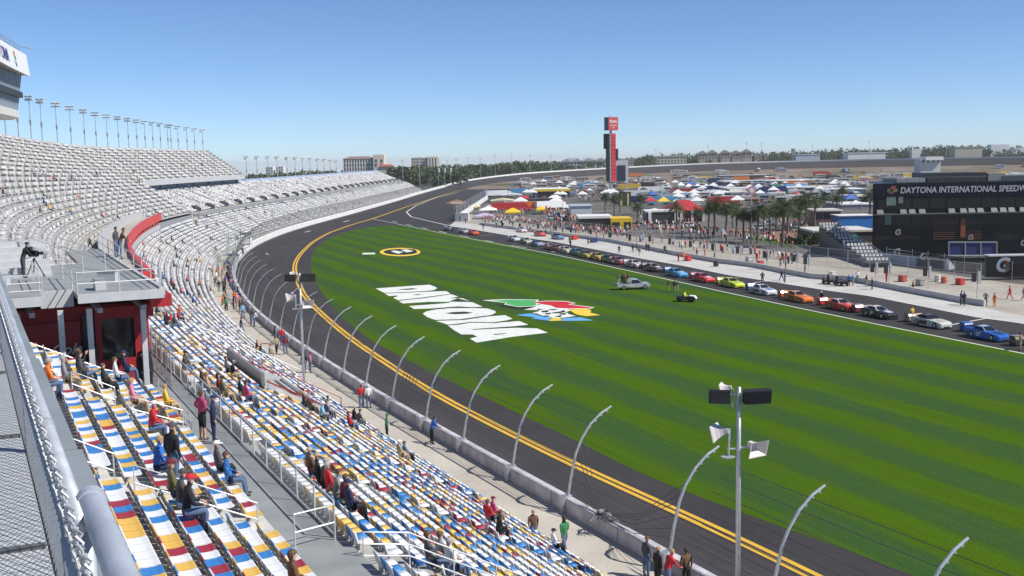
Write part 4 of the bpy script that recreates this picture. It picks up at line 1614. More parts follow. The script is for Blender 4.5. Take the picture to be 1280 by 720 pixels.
def speaker_pole(base, h, label):
    g = empty('speaker_pole', base, label, 'speaker pole', 'loudspeaker poles on the walkway')
    B = Vector(base)
    mb = MB()
    mb.tube([B, B + Vector((0, 0, h * .6)), B + Vector((0, 0, h))], [.125, .11, .085], 10)
    mb.tube([B, B + Vector((0, 0, .25))], .22, 10)
    mb.build('pole', STEEL, g, smooth=True)
    mb = MB()
    mb.tube([B + Vector((-.55, .1, h - .35)), B + Vector((.75, 0, h - .3))], .045, 6)
    mb.tube([B + Vector((-.25, .1, h - .95)), B + Vector((-.25, .1, h - .1))], .04, 6)
    mb.tube([B + Vector((.3, 0, h - .9)), B + Vector((.3, 0, h - .3))], .035, 6)
    mb.tube([B + Vector((.25, 0, h - .72)), B + Vector((1.1, -.1, h - .70))], .03, 6)
    mb.tube([B + Vector((-.5, 0, h - 2.85)), B + Vector((.6, 0, h - 2.75))], .05, 6)
    mb.tube([B + Vector((-.45, 0, h - 3.1)), B + Vector((-.42, 0, h - 1.9))], .05, 6)
    mb.build('bracket', STEEL, g)
    for (c, yaw, tilt, wd) in ((Vector((-.85, .1, h - .45)), R(168), R(12), .95), (Vector((.78, -.1, h - .42)), R(8), 0, 1.25)):
        mb = MB()
        mb.box(tuple(B + c), (wd, .34, .62), yaw + R(180), 0, 1, R(-10))
        l = mb.build('floodlight', BLACK, g)
        mb = MB()
        d = Vector((math.cos(yaw), math.sin(yaw), 0))
        mb.box(tuple(B + c + Vector((0, -.2, -.02))), (wd * .9, .04, .5), yaw + R(180), 0, 1, R(-10))
        mb.build('lamp_glass', GLASS, l)
    for c, yaw in ((Vector((-.45, 0, h - 2.0)), R(150)), (Vector((.45, -.1, h - 2.55)), R(-60)), (Vector((-.3, .2, h - .05)), R(160))):
        mb = MB()
        horn(mb, B + c, yaw, 1.0 if c.z < h - 1 else .7)
        mb.build('horn', HORNM, g)
    mb = MB()
    mb.lathe([(.02, 0), (.14, .03), (.30, .12), (.33, .15), (.30, .16)], tuple(B + Vector((-.5, -.1, h - 3.3))), 12)
    mb.build('reflector', MGREY, g)
    return g


bp_ = at(922, 770, 0)
zt = 21 - (487 - 193.7) * bp_.y / F_PX
speaker_pole(bp_, zt, 'tall grey pole with two black floodlights and pale horns nearest the camera')
bp_ = at(381, 499, 0)
zt = 21 - (341 - 204) * bp_.y / F_PX
speaker_pole(bp_, zt, 'distant white pole with floodlights and horns rising from the walkway')
b_ = cv(258, 8, 2)
mb = MB()
mb.tube([b_, b_ + Vector((0, 0, 11))], [.1, .07], 6)
g = empty('flag_pole', b_, 'plain white mast standing in the seats near the kink of the walkway', 'pole')
mb.build('mast', WHITE, g)

# flag stand on the fence
p0 = cv(300, .9, 0)
g = empty('flag_stand', p0, 'small roofed flag stand with a white banner hung over the far fence', 'stand')
hd = heading(300)
c = cv(296, -.6, 0)
mb = MB()
mb.box((c.x, c.y, 5.0), (6.2, 2.2, .2), hd)
for a in (-2.9, 2.9):
    for b2 in (-1, 1):
        d = Vector((math.cos(hd) * a - math.sin(hd) * b2, math.sin(hd) * a + math.cos(hd) * b2, 0))
        mb.tube([c + d + Vector((0, 0, 2.6)), c + d + Vector((0, 0, 5.1))], .07, 6)
mb.box((c.x, c.y, 2.6), (6.0, 2.0, .2), hd)
mb.build('frame', DGREY, g)
mb = MB()
n_ = Vector((math.sin(hd), -math.cos(hd), 0))
mb.box(tuple(c + n_ * 1.06 + Vector((0, 0, 3.3))), (5.6, .08, 1.2), hd)
d = Vector((math.cos(hd), math.sin(hd), 0))
mb.box(tuple(c - d * 3.05 + Vector((0, 0, 3.3))), (.08, 1.9, 1.2), hd)
mb.build('banner', WHITE, g)
# stair tower in pale green steel at the kink of the fence
p0 = cv(282, 2.2, 0)
g = empty('stair_tower', p0, 'pale green steel stair frame beside the kink of the fence', 'stairs')
mb = MB()
for i in range(9):
    mb.bar(cv(276 + i * 1.5, 1.4, .5 + i * .62), cv(276 + i * 1.5, 2.8, .5 + i * .62), .3, .06)
for o in (1.35, 2.85):
    mb.bar(cv(275, o, .2), cv(290, o, 6.2), .12, .3)
    mb.bar(cv(275, o, 1.3), cv(290, o, 7.3), .06, .08)
    for s in (279, 284, 290):
        mb.tube([cv(s, o, 0), cv(s, o, 1.2 + (s - 275) * .42)], .08, 5)
mb.build('stair', paint((0.33, 0.42, 0.40)), g)
# handrails down the aisles of the middle distance
for k, s in enumerate([125, 139]):
    run = [cv(s, o, TLo.z(max(0, min(12, (o - 4.7) / .91)))) for o in (16, 12.5, 9, 5.5)]
    railing('stair_rail', [(run, .95, 1)], ('red', 'white')[k] + ' painted stair rail through the middle lower seats', 'railing', mats=(DRED, RAILM)[k], r=.04)

# ------------------------------------------------------------------ the rail the photographer leans on
ra = R(26.9)
RV, NV = Vector((-math.sin(ra), math.cos(ra), 0)), Vector((math.cos(ra), math.sin(ra), 0))
rl = lambda d, o, h: CAM_P + RV * d + NV * o - Vector((0, 0, h))
PIPEM = mat('galvanised_pipe', (0.52, 0.55, 0.60), 0.45, 0.35, 0.18, 9, bump=0.05)
LINKM = mat('chain_link_wire', (0.46, 0.47, 0.48), 0.45, 0.5, 0.15, 20)
g = empty('pipe_railing', rl(2.5, .2, 2.0), 'thick grey pipe railing with chain link mesh on its inner side', 'railing')
mb = MB()
mb.tube([rl(d, .188, .80) for d in (2.55, 5, 9, 16)], .0235, 16)
mb.build('top_pipe', PIPEM, g, smooth=True)
mb = MB()
mb.tube([rl(d, .228, .79) for d in (.9, 2.0, 2.68)], .031, 40)
mb.tube([rl(d, .228, .79) for d in (2.66, 2.70)], .0345, 20)
mb.build('near_pipe', PIPEM, g, smooth=False)
for d, o in ((2.60, .205), (2.78, .19)):
    mb = MB()
    mb.tube([rl(d, o, 1.6), rl(d, o, .82)], .018, 10)
    mb.build('post', PIPEM, g, smooth=True)
for d in (4.6, 7.2, 9.8):
    mb = MB()
    mb.tube([rl(d, .19, 1.15), rl(d, .19, .82)], .022, 10)
    mb.build('post', PIPEM, g, smooth=True)
for d in (3.6, 4.9, 6.2):      # collars and bands
    mb = MB()
    mb.tube([rl(d - .018, .188, .80), rl(d + .018, .188, .80)], .0262, 16)
    mb.build('collar', PIPEM, g)
mb = MB()
pit = .058
N_ = int(9.6 / pit)
top, bot = .80, 1.11
for k in range(N_):
    d = .7 + k * pit
    for sg in (1, -1):
        L = (bot - top)
        q = [rl(d, .165 + .002 * sg, top), rl(d + sg * L * .62, .165 - .002 * sg, bot)]
        mb.tube(q, .0019, 3, cap=False)
    j = .006 * math.sin(k * 2.1)         # twisted ends standing above the pipe
    mb.tube([rl(d - .018, .163 + j, top + .02), rl(d - .004, .158 - j, top - .018), rl(d + .012, .172 + j, top - .045), rl(d + .022, .160, top - .058)], .0034, 5)
    mb.tube([rl(d + .018, .165 - j, top + .02), rl(d + .004, .172 + j, top - .016), rl(d - .012, .158 - j, top - .04), rl(d - .02, .17, top - .052)], .0034, 5)
o = mb.build('chain_link', LINKM, g)
# broad ledge with a diamond grating on its inner half
GRATE, nt, b = nodes('diamond_grating', 0.55)
tc = nt.nodes.new('ShaderNodeTexCoord')
sep = nt.nodes.new('ShaderNodeSeparateXYZ')
nt.links.new(tc.outputs['Object'], sep.inputs[0])
def tri(x, per):
    return math_n(nt, 'ABSOLUTE', math_n(nt, 'SUBTRACT', math_n(nt, 'FRACT', math_n(nt, 'DIVIDE', x, per)), 0.5))
a1 = tri(math_n(nt, 'ADD', sep.outputs[0], math_n(nt, 'MULTIPLY', sep.outputs[1], 0.45)), 0.019)
a2 = tri(math_n(nt, 'SUBTRACT', sep.outputs[0], math_n(nt, 'MULTIPLY', sep.outputs[1], 0.45)), 0.019)
wire = math_n(nt, 'LESS_THAN', math_n(nt, 'MINIMUM', a1, a2), 0.10)
wv = noise(nt, tc.outputs['Object'], 3.0, 4)
base_ = mixc(nt, wv, (0.42, 0.44, 0.45), (0.56, 0.58, 0.59))
nt.links.new(mixc(nt, wire, base_, (0.17, 0.18, 0.20)), b.inputs['Base Color'])
g = empty('ledge', rl(3, 0, 1.5), 'broad grey ledge of diamond grating inside the pipe railing', 'ledge')
for a, b_, o1 in ((.3, 3.05, .375), (3.07, 4.55, .364), (4.57, 6.9, .350), (6.92, 16, .336)):
    mb = MB()
    mb.bar(rl(a, (.172 + o1) / 2, 1.27), rl(b_, (.172 + o1) / 2, 1.27), o1 - .172, .30)
    mb.build('steel_panel', mat('grey_sheet', (0.30, 0.335, 0.345), 0.5, 0.2, 0.15, 2), g)
mb = MB()
mb.bar(rl(.3, .1655, 1.25), rl(16, .1655, 1.25), .013, .25)
mb.build('gap_strip', BLACK, g)
mb = MB()
mb.box((0, 0, 0), (1.1, 16, .3))
c = rl(8, .159 - .55, 1.27)
gr_ = mb.build('grating', GRATE)
gr_.parent = g
gr_.location = c - g.location
gr_.rotation_euler = (0, 0, R(26.9))
for d in (1.95, 3.4, 4.9, 6.5, 8.6):  # dark bars standing for the thin shadow lines across the grating
    mb = MB()
    mb.bar(rl(d, .155, 1.114), rl(d + .12, -.9, 1.114), .03, .012)
    mb.build('shadow_line', DGREY, g)
mb = MB()
c = rl(6, -1.4, 5.0)
mb.box(tuple(c), (3.2, 22, 5.6), R(26.9))
tag(mb.build('support_wall', MGREY), 'plain grey wall carrying the viewing deck', 'wall')
# ------------------------------------------------------------------ people
SKIN = [mat('skin_pale', (0.55, 0.33, 0.24), 0.55, 0, 0.06), mat('skin_tan', (0.42, 0.24, 0.16), 0.55, 0, 0.06), mat('skin_brown', (0.16, 0.085, 0.055), 0.55, 0, 0.06)]
HAIR = [mat('hair_dark', (0.025, 0.017, 0.012), 0.6, 0, 0.2), mat('hair_brown', (0.10, 0.05, 0.025), 0.6, 0, 0.2), mat('hair_fair', (0.36, 0.24, 0.11), 0.6, 0, 0.2), mat('hair_grey', (0.35, 0.34, 0.33), 0.6, 0, 0.2)]
CL = {'black': (0.015, 0.015, 0.018), 'navy blue': (0.018, 0.024, 0.075), 'dark grey': (0.07, 0.07, 0.075), 'grey': (0.25, 0.25, 0.26), 'white': (0.74, 0.74, 0.74), 'red': (0.55, 0.02, 0.03), 'maroon': (0.16, 0.015, 0.03),
      'blue': (0.03, 0.13, 0.48), 'light blue': (0.20, 0.45, 0.62), 'green': (0.03, 0.18, 0.07), 'pink': (0.66, 0.22, 0.32), 'magenta': (0.45, 0.05, 0.16), 'orange': (0.78, 0.20, 0.03), 'yellow': (0.75, 0.50, 0.05),
      'brown': (0.13, 0.07, 0.035), 'tan': (0.42, 0.32, 0.20), 'denim': (0.09, 0.14, 0.24), 'olive': (0.12, 0.12, 0.05), 'purple': (0.14, 0.05, 0.22), 'lime': (0.5, 0.62, 0.05)}
CLM = {k: mat('cloth_' + k.replace(' ', '_'), c, 0.85, 0, 0.14, 9) for k, c in CL.items()}
PLAID, nt, b = nodes('blue_plaid', 0.85)
tc = nt.nodes.new('ShaderNodeTexCoord')
ck = N(nt, 'ShaderNodeTexChecker', Scale=18.0)
nt.links.new(tc.outputs['Object'], ck.inputs['Vector'])
ck.inputs['Color1'].default_value = (0.02, 0.05, 0.2, 1)
ck.inputs['Color2'].default_value = (0.04, 0.22, 0.55, 1)
nt.links.new(ck.outputs['Color'], b.inputs['Base Color'])
CLM['blue plaid'] = PLAID
CL['blue plaid'] = (0.03, 0.13, 0.4)
SHOE = paint((0.06, 0.05, 0.05), 0.7)


def skel(pose):
    """joints -> (position, radius); bones as pairs; region per bone"""
    J, B = {}, []

    def j(n, p, r):
        J[n] = (Vector(p), r if isinstance(r, tuple) else (r, r))

    sit = pose.startswith('sit')
    hz = 0.56 if sit else 0.95
    lean = {'lean': 0.35, 'sit': -0.10, 'sit_fwd': 0.16, 'sit_up': -0.06}.get(pose, 0.02)
    j('pel', (0, -0.02, hz), (0.155, 0.12))
    j('wai', (0, lean * .18, hz + .17), (0.135, 0.105))
    j('che', (0, lean * .40 + .005, hz + .36), (0.165, 0.115))
    j('nek', (0, lean * .54 + .0, hz + .535), (0.062, 0.062))
    hy = lean * .62 + .03
    j('jaw', (0, hy, hz + .62), (0.062, 0.072))
    j('hed', (0, hy + .005, hz + .715), (0.078, 0.096))
    j('top', (0, hy - .005, hz + .785), (0.05, 0.06))
    B += [('pel', 'wai', 'shirt'), ('wai', 'che', 'shirt'), ('che', 'nek', 'shirt'), ('nek', 'jaw', 'skin'), ('jaw', 'hed', 'skin'), ('hed', 'top', 'skin')]
    walk = {'walk': 1, 'run': 1.4}.get(pose, 0)
    for sg, L in ((-1, 'l'), (1, 'r')):
        sh = Vector((sg * .19, lean * .46, hz + .475))
        j('sho' + L, sh, .068)
        if pose in ('photo', 'sit_up'):
            el = sh + Vector((sg * .12, .17, -.15))
            wr = el + Vector((-sg * .17, .12, .19 if pose == 'photo' else .26))
            hd_ = Vector((-sg * .35, .35, .6))
        elif pose == 'lean':
            el = sh + Vector((sg * .05, .12, -.26))
            wr = el + Vector((-sg * .02, .20, -.12))
            hd_ = Vector((0, .8, -.3))
        elif sit:
            el = sh + Vector((sg * .07, .05, -.27))
            wr = el + Vector((-sg * .09, .22, -.06))
            hd_ = Vector((-sg * .4, .8, -.2))
        elif pose == 'hips':
            el = sh + Vector((sg * .17, -.06, -.22))
            wr = el + Vector((-sg * .15, .10, -.17))
            hd_ = Vector((-sg * .6, .3, -.4))
        else:
            sw = walk * sg * .16
            el = sh + Vector((sg * .055, -.02 + sw * .5, -.28))
            wr = el + Vector((sg * .0, .07 + sw, -.235))
            hd_ = Vector((0, .25, -1))
        hd_.normalize()
        j('elb' + L, el, .043)
        j('wri' + L, wr, .028)
        j('pal' + L, wr + hd_ * .055, (.040, .024))
        j('knu' + L, wr + hd_ * .095, (.040, .020))
        B += [('che', 'sho' + L, 'shirt'), ('sho' + L, 'elb' + L, 'shirt'), ('elb' + L, 'wri' + L, 'sleeve'), ('wri' + L, 'pal' + L, 'skin'), ('pal' + L, 'knu' + L, 'skin')]
        side = hd_.cross(Vector((0, 0, 1)) if abs(hd_.z) < .9 else Vector((0, 1, 0))).normalized()
        nrm = side.cross(hd_)
        kn = J['knu' + L][0]
        for k, (off, ln) in enumerate(((-.030, .060), (-.010, .074), (.010, .068), (.029, .052))):
            a = kn + side * off
            j('f%d' % k + L, a - hd_ * .02, .0095)
            j('g%d' % k + L, a + hd_ * ln * .55, .0085)
            j('h%d' % k + L, a + hd_ * ln * .9 - nrm * ln * .35, .0075)
            B += [('f%d' % k + L, 'g%d' % k + L, 'skin'), ('g%d' % k + L, 'h%d' % k + L, 'skin')]
        a = J['pal' + L][0] - side * .03 * sg
        j('t0' + L, a, .0105)
        j('t1' + L, a - side * .032 * sg + hd_ * .03, .0095)
        j('t2' + L, a - side * .036 * sg + hd_ * .062, .008)
        B += [('t0' + L, 't1' + L, 'skin'), ('t1' + L, 't2' + L, 'skin')]
        hp = Vector((sg * .095, -.01, hz - .03))
        j('hip' + L, hp, (.098, .10))
        if sit:
            kn_ = hp + Vector((sg * .04, .43, .03))
            an = kn_ + Vector((0, .06 if pose != 'sit_fwd' else -.06, -.44))
        else:
            st = walk * sg * .22
            kn_ = hp + Vector((sg * .015, st * .75 + .03 * walk, -.43))
            an = Vector((sg * .12, st * 1.25 - (.12 if st < 0 else 0), .085 + (.05 if st < 0 else 0)))
            if walk == 0:
                kn_ = hp + Vector((sg * .02, .015, -.42))
                an = Vector((sg * .125, -.01, .085))
        j('kne' + L, kn_, .063)
        j('ank' + L, an, .045)
        j('hee' + L, an + Vector((0, -.01, -.045)), .04)
        j('toe' + L, an + Vector((sg * .02, .16, -.055)), (.042, .028))
        B += [('pel', 'hip' + L, 'pants'), ('hip' + L, 'kne' + L, 'pants'), ('kne' + L, 'ank' + L, 'shin'), ('ank' + L, 'hee' + L, 'shoe'), ('hee' + L, 'toe' + L, 'shoe')]
    # nose and ears
    h = J['hed'][0]
    j('no0', h + Vector((0, .085, -.01)), .012)
    j('no1', h + Vector((0, .112, -.03)), .013)
    B.append(('no0', 'no1', 'skin'))
    for sg in (-1, 1):
        j('ea%d' % sg, h + Vector((sg * .074, -.005, -.005)), .012)
        j('eb%d' % sg, h + Vector((sg * .088, -.015, .02)), .014)
        B.append(('ea%d' % sg, 'eb%d' % sg, 'skin'))
    return J, B, h


REG = {'shirt': 0, 'sleeve': 1, 'pants': 2, 'shin': 3, 'skin': 4, 'shoe': 5}


def body_mesh(pose):
    J, B, head = skel(pose)
    names = list(J)
    me = bpy.data.meshes.new('person_' + pose)
    me.from_pydata([tuple(J[n][0]) for n in names], [(names.index(a), names.index(b_)) for a, b_, _ in B], [])
    o = bpy.data.objects.new('tmp', me)
    COL.objects.link(o)
    md = o.modifiers.new('skin', 'SKIN')
    md.use_smooth_shade = True
    md.branch_smoothing = 0.3
    sv = me.skin_vertices[0].data
    for k, n in enumerate(names):
        f_ = 1.0 if n[:2] in ('f0', 'f1', 'f2', 'f3', 'g0', 'g1', 'g2', 'g3', 'h0', 'h1', 'h2', 'h3', 't0', 't1', 't2', 'no', 'ea', 'eb') or n[:3] in ('pal', 'knu', 'hed', 'jaw', 'top', 'wri', 'nek') else 1.2
        sv[k].radius = (J[n][1][0] * f_, J[n][1][1] * f_)
    roots = {'pel'} | {n for n in names if n[:2] in ('f0', 'f1', 'f2', 'f3', 't0', 'no', 'ea') and n != 'no1'}
    for k, n in enumerate(names):
        sv[k].use_root = n in roots
    sb = o.modifiers.new('sub', 'SUBSURF')
    sb.levels = sb.render_levels = 1
    out = bpy.data.meshes.new_from_object(o.evaluated_get(bpy.context.evaluated_depsgraph_get()))
    bpy.data.objects.remove(o)
    bpy.data.meshes.remove(me)
    out.name = 'person'
    segs = [(J[a][0], J[b_][0], REG[r], max(J[a][1][0], J[b_][1][0])) for a, b_, r in B]
    ids = []
    for p in out.polygons:
        c = p.center
        best, bi = 9, 0
        for a, b_, r, rad in segs:
            d = b_ - a
            t = max(0, min(1, (c - a).dot(d) / max(1e-9, d.length_squared)))
            q = (c - a - d * t).length - rad * .8
            if q < best:
                best, bi = q, r
        ids.append(bi)
    out.materials.clear()
    for _ in range(6):
        out.materials.append(None)
    out.polygons.foreach_set('material_index', ids)
    out.polygons.foreach_set('use_smooth', [True] * len(ids))
    out.update()
    return out, head


def hair_mesh(long=False):
    mb = MB()
    n, m_ = 12, 6
    vs, fs = [], []
    for i in range(m_ + 1):
        a = math.pi * .5 * i / m_ * (1.18)
        for k in range(n):
            t = 2 * math.pi * k / n
            back = max(0, -math.sin(t))
            aa = a * (1 + back * (.45 if long else .22)) if math.sin(t) < .4 else a * .72
            vs.append((.092 * math.sin(min(aa, 2.6)) * math.cos(t), -.012 + .112 * math.sin(min(aa, 2.6)) * math.sin(t), .008 + .104 * math.cos(aa) - (back * .10 if long and i == m_ else 0)))
    for i in range(m_):
        for k in range(n):
            k2 = (k + 1) % n
            fs.append([i * n + k, i * n + k2, (i + 1) * n + k2, (i + 1) * n + k])
    mb.add(vs, fs)
    return mb


def cap_mesh():
    mb = MB()
    n = 12
    prof = [(.001, .118), (.05, .112), (.085, .085), (.100, .045), (.100, .02)]
    vs, fs = [], []
    for r, z in prof:
        for k in range(n):
            t = 2 * math.pi * k / n
            vs.append((r * .94 * math.cos(t), r * 1.13 * math.sin(t) - .005, z))
    for i in range(len(prof) - 1):
        for k in range(n):
            k2 = (k + 1) % n
            fs.append([i * n + k2, i * n + k, (i + 1) * n + k, (i + 1) * n + k2])
    mb.add(vs, fs)
    mb.prism([(-.075, .08, .022), (-.06, .165, .008), (0, .19, .004), (.06, .165, .008), (.075, .08, .022)], (0, 0, .008))
    return mb


POSES = ('stand', 'hips', 'walk', 'photo', 'lean', 'sit', 'sit_fwd', 'sit_up')
BODY = {p: body_mesh(p) for p in POSES}
hm, hl, cm = hair_mesh(), hair_mesh(True), cap_mesh()
em = MB()
for sg in (-1, 1):
    em.ball((sg * .03, .088, .012), (.011, .007, .007), 6, 4)
em.box((0, .087, -.052), (.04, .012, .008))
HAIR_ME = {(l, k): (hl if l else hm).mesh('hair', h, smooth=True) for l in (0, 1) for k, h in enumerate(HAIR)}
CAP_ME = {}
FACE_ME = em.mesh('face', paint((0.03, 0.02, 0.02)))
PEOPLE = 0
_seen = set()


def person(loc, yaw, pose='stand', top='black', bottom='denim', label='', head=None, skin=0, sleeves=True, shorts=False, hair=0, group=None, scale=1.12, detail=True):
    """head: None = hair, 'long' = long hair, or a colour name = a cap"""
    global PEOPLE
    me, hd = BODY[pose]
    o = bpy.data.objects.new('person', me)
    COL.objects.link(o)
    sk = SKIN[skin]
    for k, m_ in enumerate((CLM[top], CLM[top] if sleeves else sk, CLM[bottom], sk if shorts else CLM[bottom], sk, SHOE)):
        o.material_slots[k].link = 'OBJECT'
        o.material_slots[k].material = m_
    o.location = loc
    o.rotation_euler = (0, 0, yaw)
    sc = scale * rnd.uniform(.96, 1.04)
    o.scale = (sc, sc, sc)
    tag(o, label, 'person', group)
    if head in (None, 'long'):
        c = bpy.data.objects.new('hair', HAIR_ME[(1 if head else 0, hair)])
    else:
        if head not in CAP_ME:
            CAP_ME[head] = cm.mesh('cap', CLM[head], smooth=False)
        c = bpy.data.objects.new('cap', CAP_ME[head])
    COL.objects.link(c)
    c.parent = o
    c.location = hd
    if detail:
        c = bpy.data.objects.new('face', FACE_ME)
        COL.objects.link(c)
        c.parent = o
        c.location = hd
    PEOPLE += 1
    return o


# surfaces that carry people
_bv = []
for v_, f_ in CASTERS:
    _bv.append(BVHTree.FromPolygons([Vector(q) for q in v_], f_))


def cast(u, v, lift=0.0):
    """first stand or ground surface along the ray of a pixel"""
    d = ray(u, v)
    best = None
    for bt in _bv:
        h = bt.ray_cast(CAM_P, d, 2000)
        if h[0] is not None and (best is None or h[3] < best[1]):
            best = (h[0], h[3], h[1])
    t0 = -EYE / d.z if d.z < 0 else 1e9
    if best is None or (t0 < best[1] and best[0].z < -.5):
        return CAM_P + d * t0
    return best[0]


def row_spot(u, v):
    """tread under a sitting person whose hips are seen at this pixel: nearest row, feet level"""
    p = cast(u, v)
    s, o = s_near(p), o_of(p)
    best = None
    for tn, T in TIERS.items():
        if tn == 'back' and s < 345 or tn == 'tall' and s < 100:
            continue
        n = T.n
        for i in range(n):
            oo = T.o(i) + .52
            c = cv(s, oo, T.z(i, s))
            if tn == 'near' and s > NEAR1 or tn == 'lower' and (s > 143 and i >= LOWER_CUT):
                continue
            q = c + Vector((0, 0, .55))
            pu, pv = px(q)
            dd = (pu - u) ** 2 + (pv - v) ** 2
            if best is None or dd < best[0]:
                best = (dd, tn, i)
    _, tn, i = best
    T = TIERS[tn]
    sb = min(np.arange(s - 12, s + 12, .25), key=lambda t: (px(cv(t, T.o(i) + .5, T.z(i, t) + .55))[0] - u) ** 2 + (px(cv(t, T.o(i) + .5, T.z(i, t) + .55))[1] - v) ** 2)
    return sb, T.o(i), T.z(i, sb), tn, i


def sitter(u, v, top, bottom, label, pose='sit', yaw_off=0.0, **k):
    s, o, z, tn, i = row_spot(u, v)
    p = cv(s, o + .50, z)
    return person(p, heading(s) + math.pi + yaw_off, pose, top, bottom, label, **k)


def stander(u, v, z, top, bottom, label, yaw, pose='stand', **k):
    p = cast(u, v) if z is None else at(u, v, z)
    return person(p, yaw, pose, top, bottom, label, **k)


NZ = 'in the near seats'
H0 = heading(75)
TRK = H0 + math.pi
# near block
sitter(60, 482, 'orange', 'denim', 'person in an orange shirt sitting against the ledge panel', pose='sit_fwd', head=None, hair=3, sleeves=False, yaw_off=.2)
sitter(88, 470, 'black', 'denim', 'person in black raising a camera near the red building', pose='sit_up', head=None, hair=1)
sitter(97, 473, 'dark grey', 'denim', 'person in dark grey huddled beside the raised camera', head=None, hair=0)
sitter(80, 478, 'grey', 'tan', 'bare headed person in grey leaning back below the ramp rail', head=None, hair=3)
sitter(125, 486, 'black', 'black', 'person in black with dark glasses near the ramp rail', head=None, hair=1)
sitter(141, 478, 'white', 'denim', 'person in a white top beside the dark glasses', head='long', hair=1)
sitter(147, 472, 'navy blue', 'denim', 'person in navy with dark cap by the ramp rail end', head='navy blue')
sitter(158, 510, 'pink', 'tan', 'fair haired person in a pink shirt stretching out', head=None, hair=2, sleeves=False)
sitter(178, 545, 'red', 'denim', 'person in red jacket and white cap in the near seats', head='white', pose='sit_fwd')
sitter(197, 518, 'yellow', 'tan', 'person in yellow sitting low against the white guard rail', head=None, hair=2)
s_, o_, z_, _, _ = row_spot(196, 598)
person(cv(s_, o_ + .15, z_), TRK + .5, 'stand', 'black', 'denim', 'bulky person in black jacket standing among the near seats', head='dark grey')
sitter(178, 597, 'blue', 'navy blue', 'person in blue jacket hunched beside the standing black jacket', head=None, hair=2, pose='sit_fwd')
sitter(205, 628, 'olive', 'denim', 'person in dark olive behind the red cap', head='maroon')
sitter(209, 640, 'dark grey', 'denim', 'person in dark grey bending close to the red cap', head='dark grey', pose='sit_fwd')
sitter(221, 652, 'black', 'denim', 'person in black with a bright red cap', head='red', pose='sit_fwd')
sitter(262, 596, 'dark grey', 'black', 'person in dark grey with white cap by the concourse', head='white')
sitter(277, 610, 'blue plaid', 'denim', 'person in blue plaid shirt by the concourse', head='long', hair=1, yaw_off=-.3)
sitter(354, 748, 'brown', 'denim', 'brown haired person in brown at the lowest near seats', head='long', hair=1)
stander(254, 549, 9.78, 'magenta', 'black', 'person in magenta top and black shorts standing on the concourse', TRK + .35, 'hips', shorts=True, head=None, hair=1)
stander(268, 554, 9.78, 'navy blue', 'navy blue', 'person in navy jacket standing on the concourse', TRK - .2, 'stand', head='navy blue')
for k, (u, v, t, lb) in enumerate(((176, 487, 'black', 'person in black coat waiting in the shade of the mesh screen'), (182, 480, 'dark grey', 'person in dark grey queueing behind the black coat'),
                                   (172, 478, 'black', 'person with white hat queueing at the red building'), (190, 486, 'black', 'person in black turned to the concourse at the mesh screen'))):
    stander(u, v, 9.78, t, 'black', lb, TRK + k, 'stand', head='white' if k == 2 else None)
# platform
pc = at(30, 347, 15)
person(pc, -.9, 'lean', 'black', 'dark grey', 'camera operator in black bent over the tripod camera', head='black')
g = empty('tripod_camera', at(44, 346, 15), 'black broadcast camera on a tripod on the platform', 'camera')
c = at(44, 346, 15)
for k in range(3):
    mb = MB()
    a = k * 2.1
    mb.tube([c + Vector((0, 0, 1.05)), c + Vector((math.cos(a) * .55, math.sin(a) * .55, 0))], .03, 6)
    mb.build('leg', BLACK, g)
d = Vector((math.cos(R(-20)), math.sin(R(-20)), 0))
mb = MB()
mb.bar(c + d * -.25 + Vector((0, 0, 1.3)), c + d * .25 + Vector((0, 0, 1.3)), .26, .34)
mb.build('camera_body', BLACK, g)
mb = MB()
mb.tube([c + d * .25 + Vector((0, 0, 1.32)), c + d * .62 + Vector((0, 0, 1.33))], [.07, .10], 10)
mb.build('lens', BLACK, g)
mb = MB()
mb.bar(c + d * -.5 + Vector((0, .1, 1.52)), c + d * -.2 + Vector((0, .1, 1.56)), .2, .2)
mb.tube([c + d * -.2 + Vector((0, 0, 1.1)), c + d * -.8 + Vector((0, .1, .95))], .02, 6)
mb.build('viewfinder', BLACK, g)
stander(151, 324, 15.0, 'brown', 'denim', 'person in brown leaning over the platform rail near the red suite', heading(115) + math.pi, 'lean', head=None, hair=1)
stander(146, 321, 15.0, 'dark grey', 'denim', 'person in dark grey resting beside the platform rail', heading(115) + 2.5, 'stand', head=None)
stander(113, 312, None, 'tan', 'black', 'person in tan shirt on the steps above the platform', heading(115) + 3.5, 'walk', head='tan')

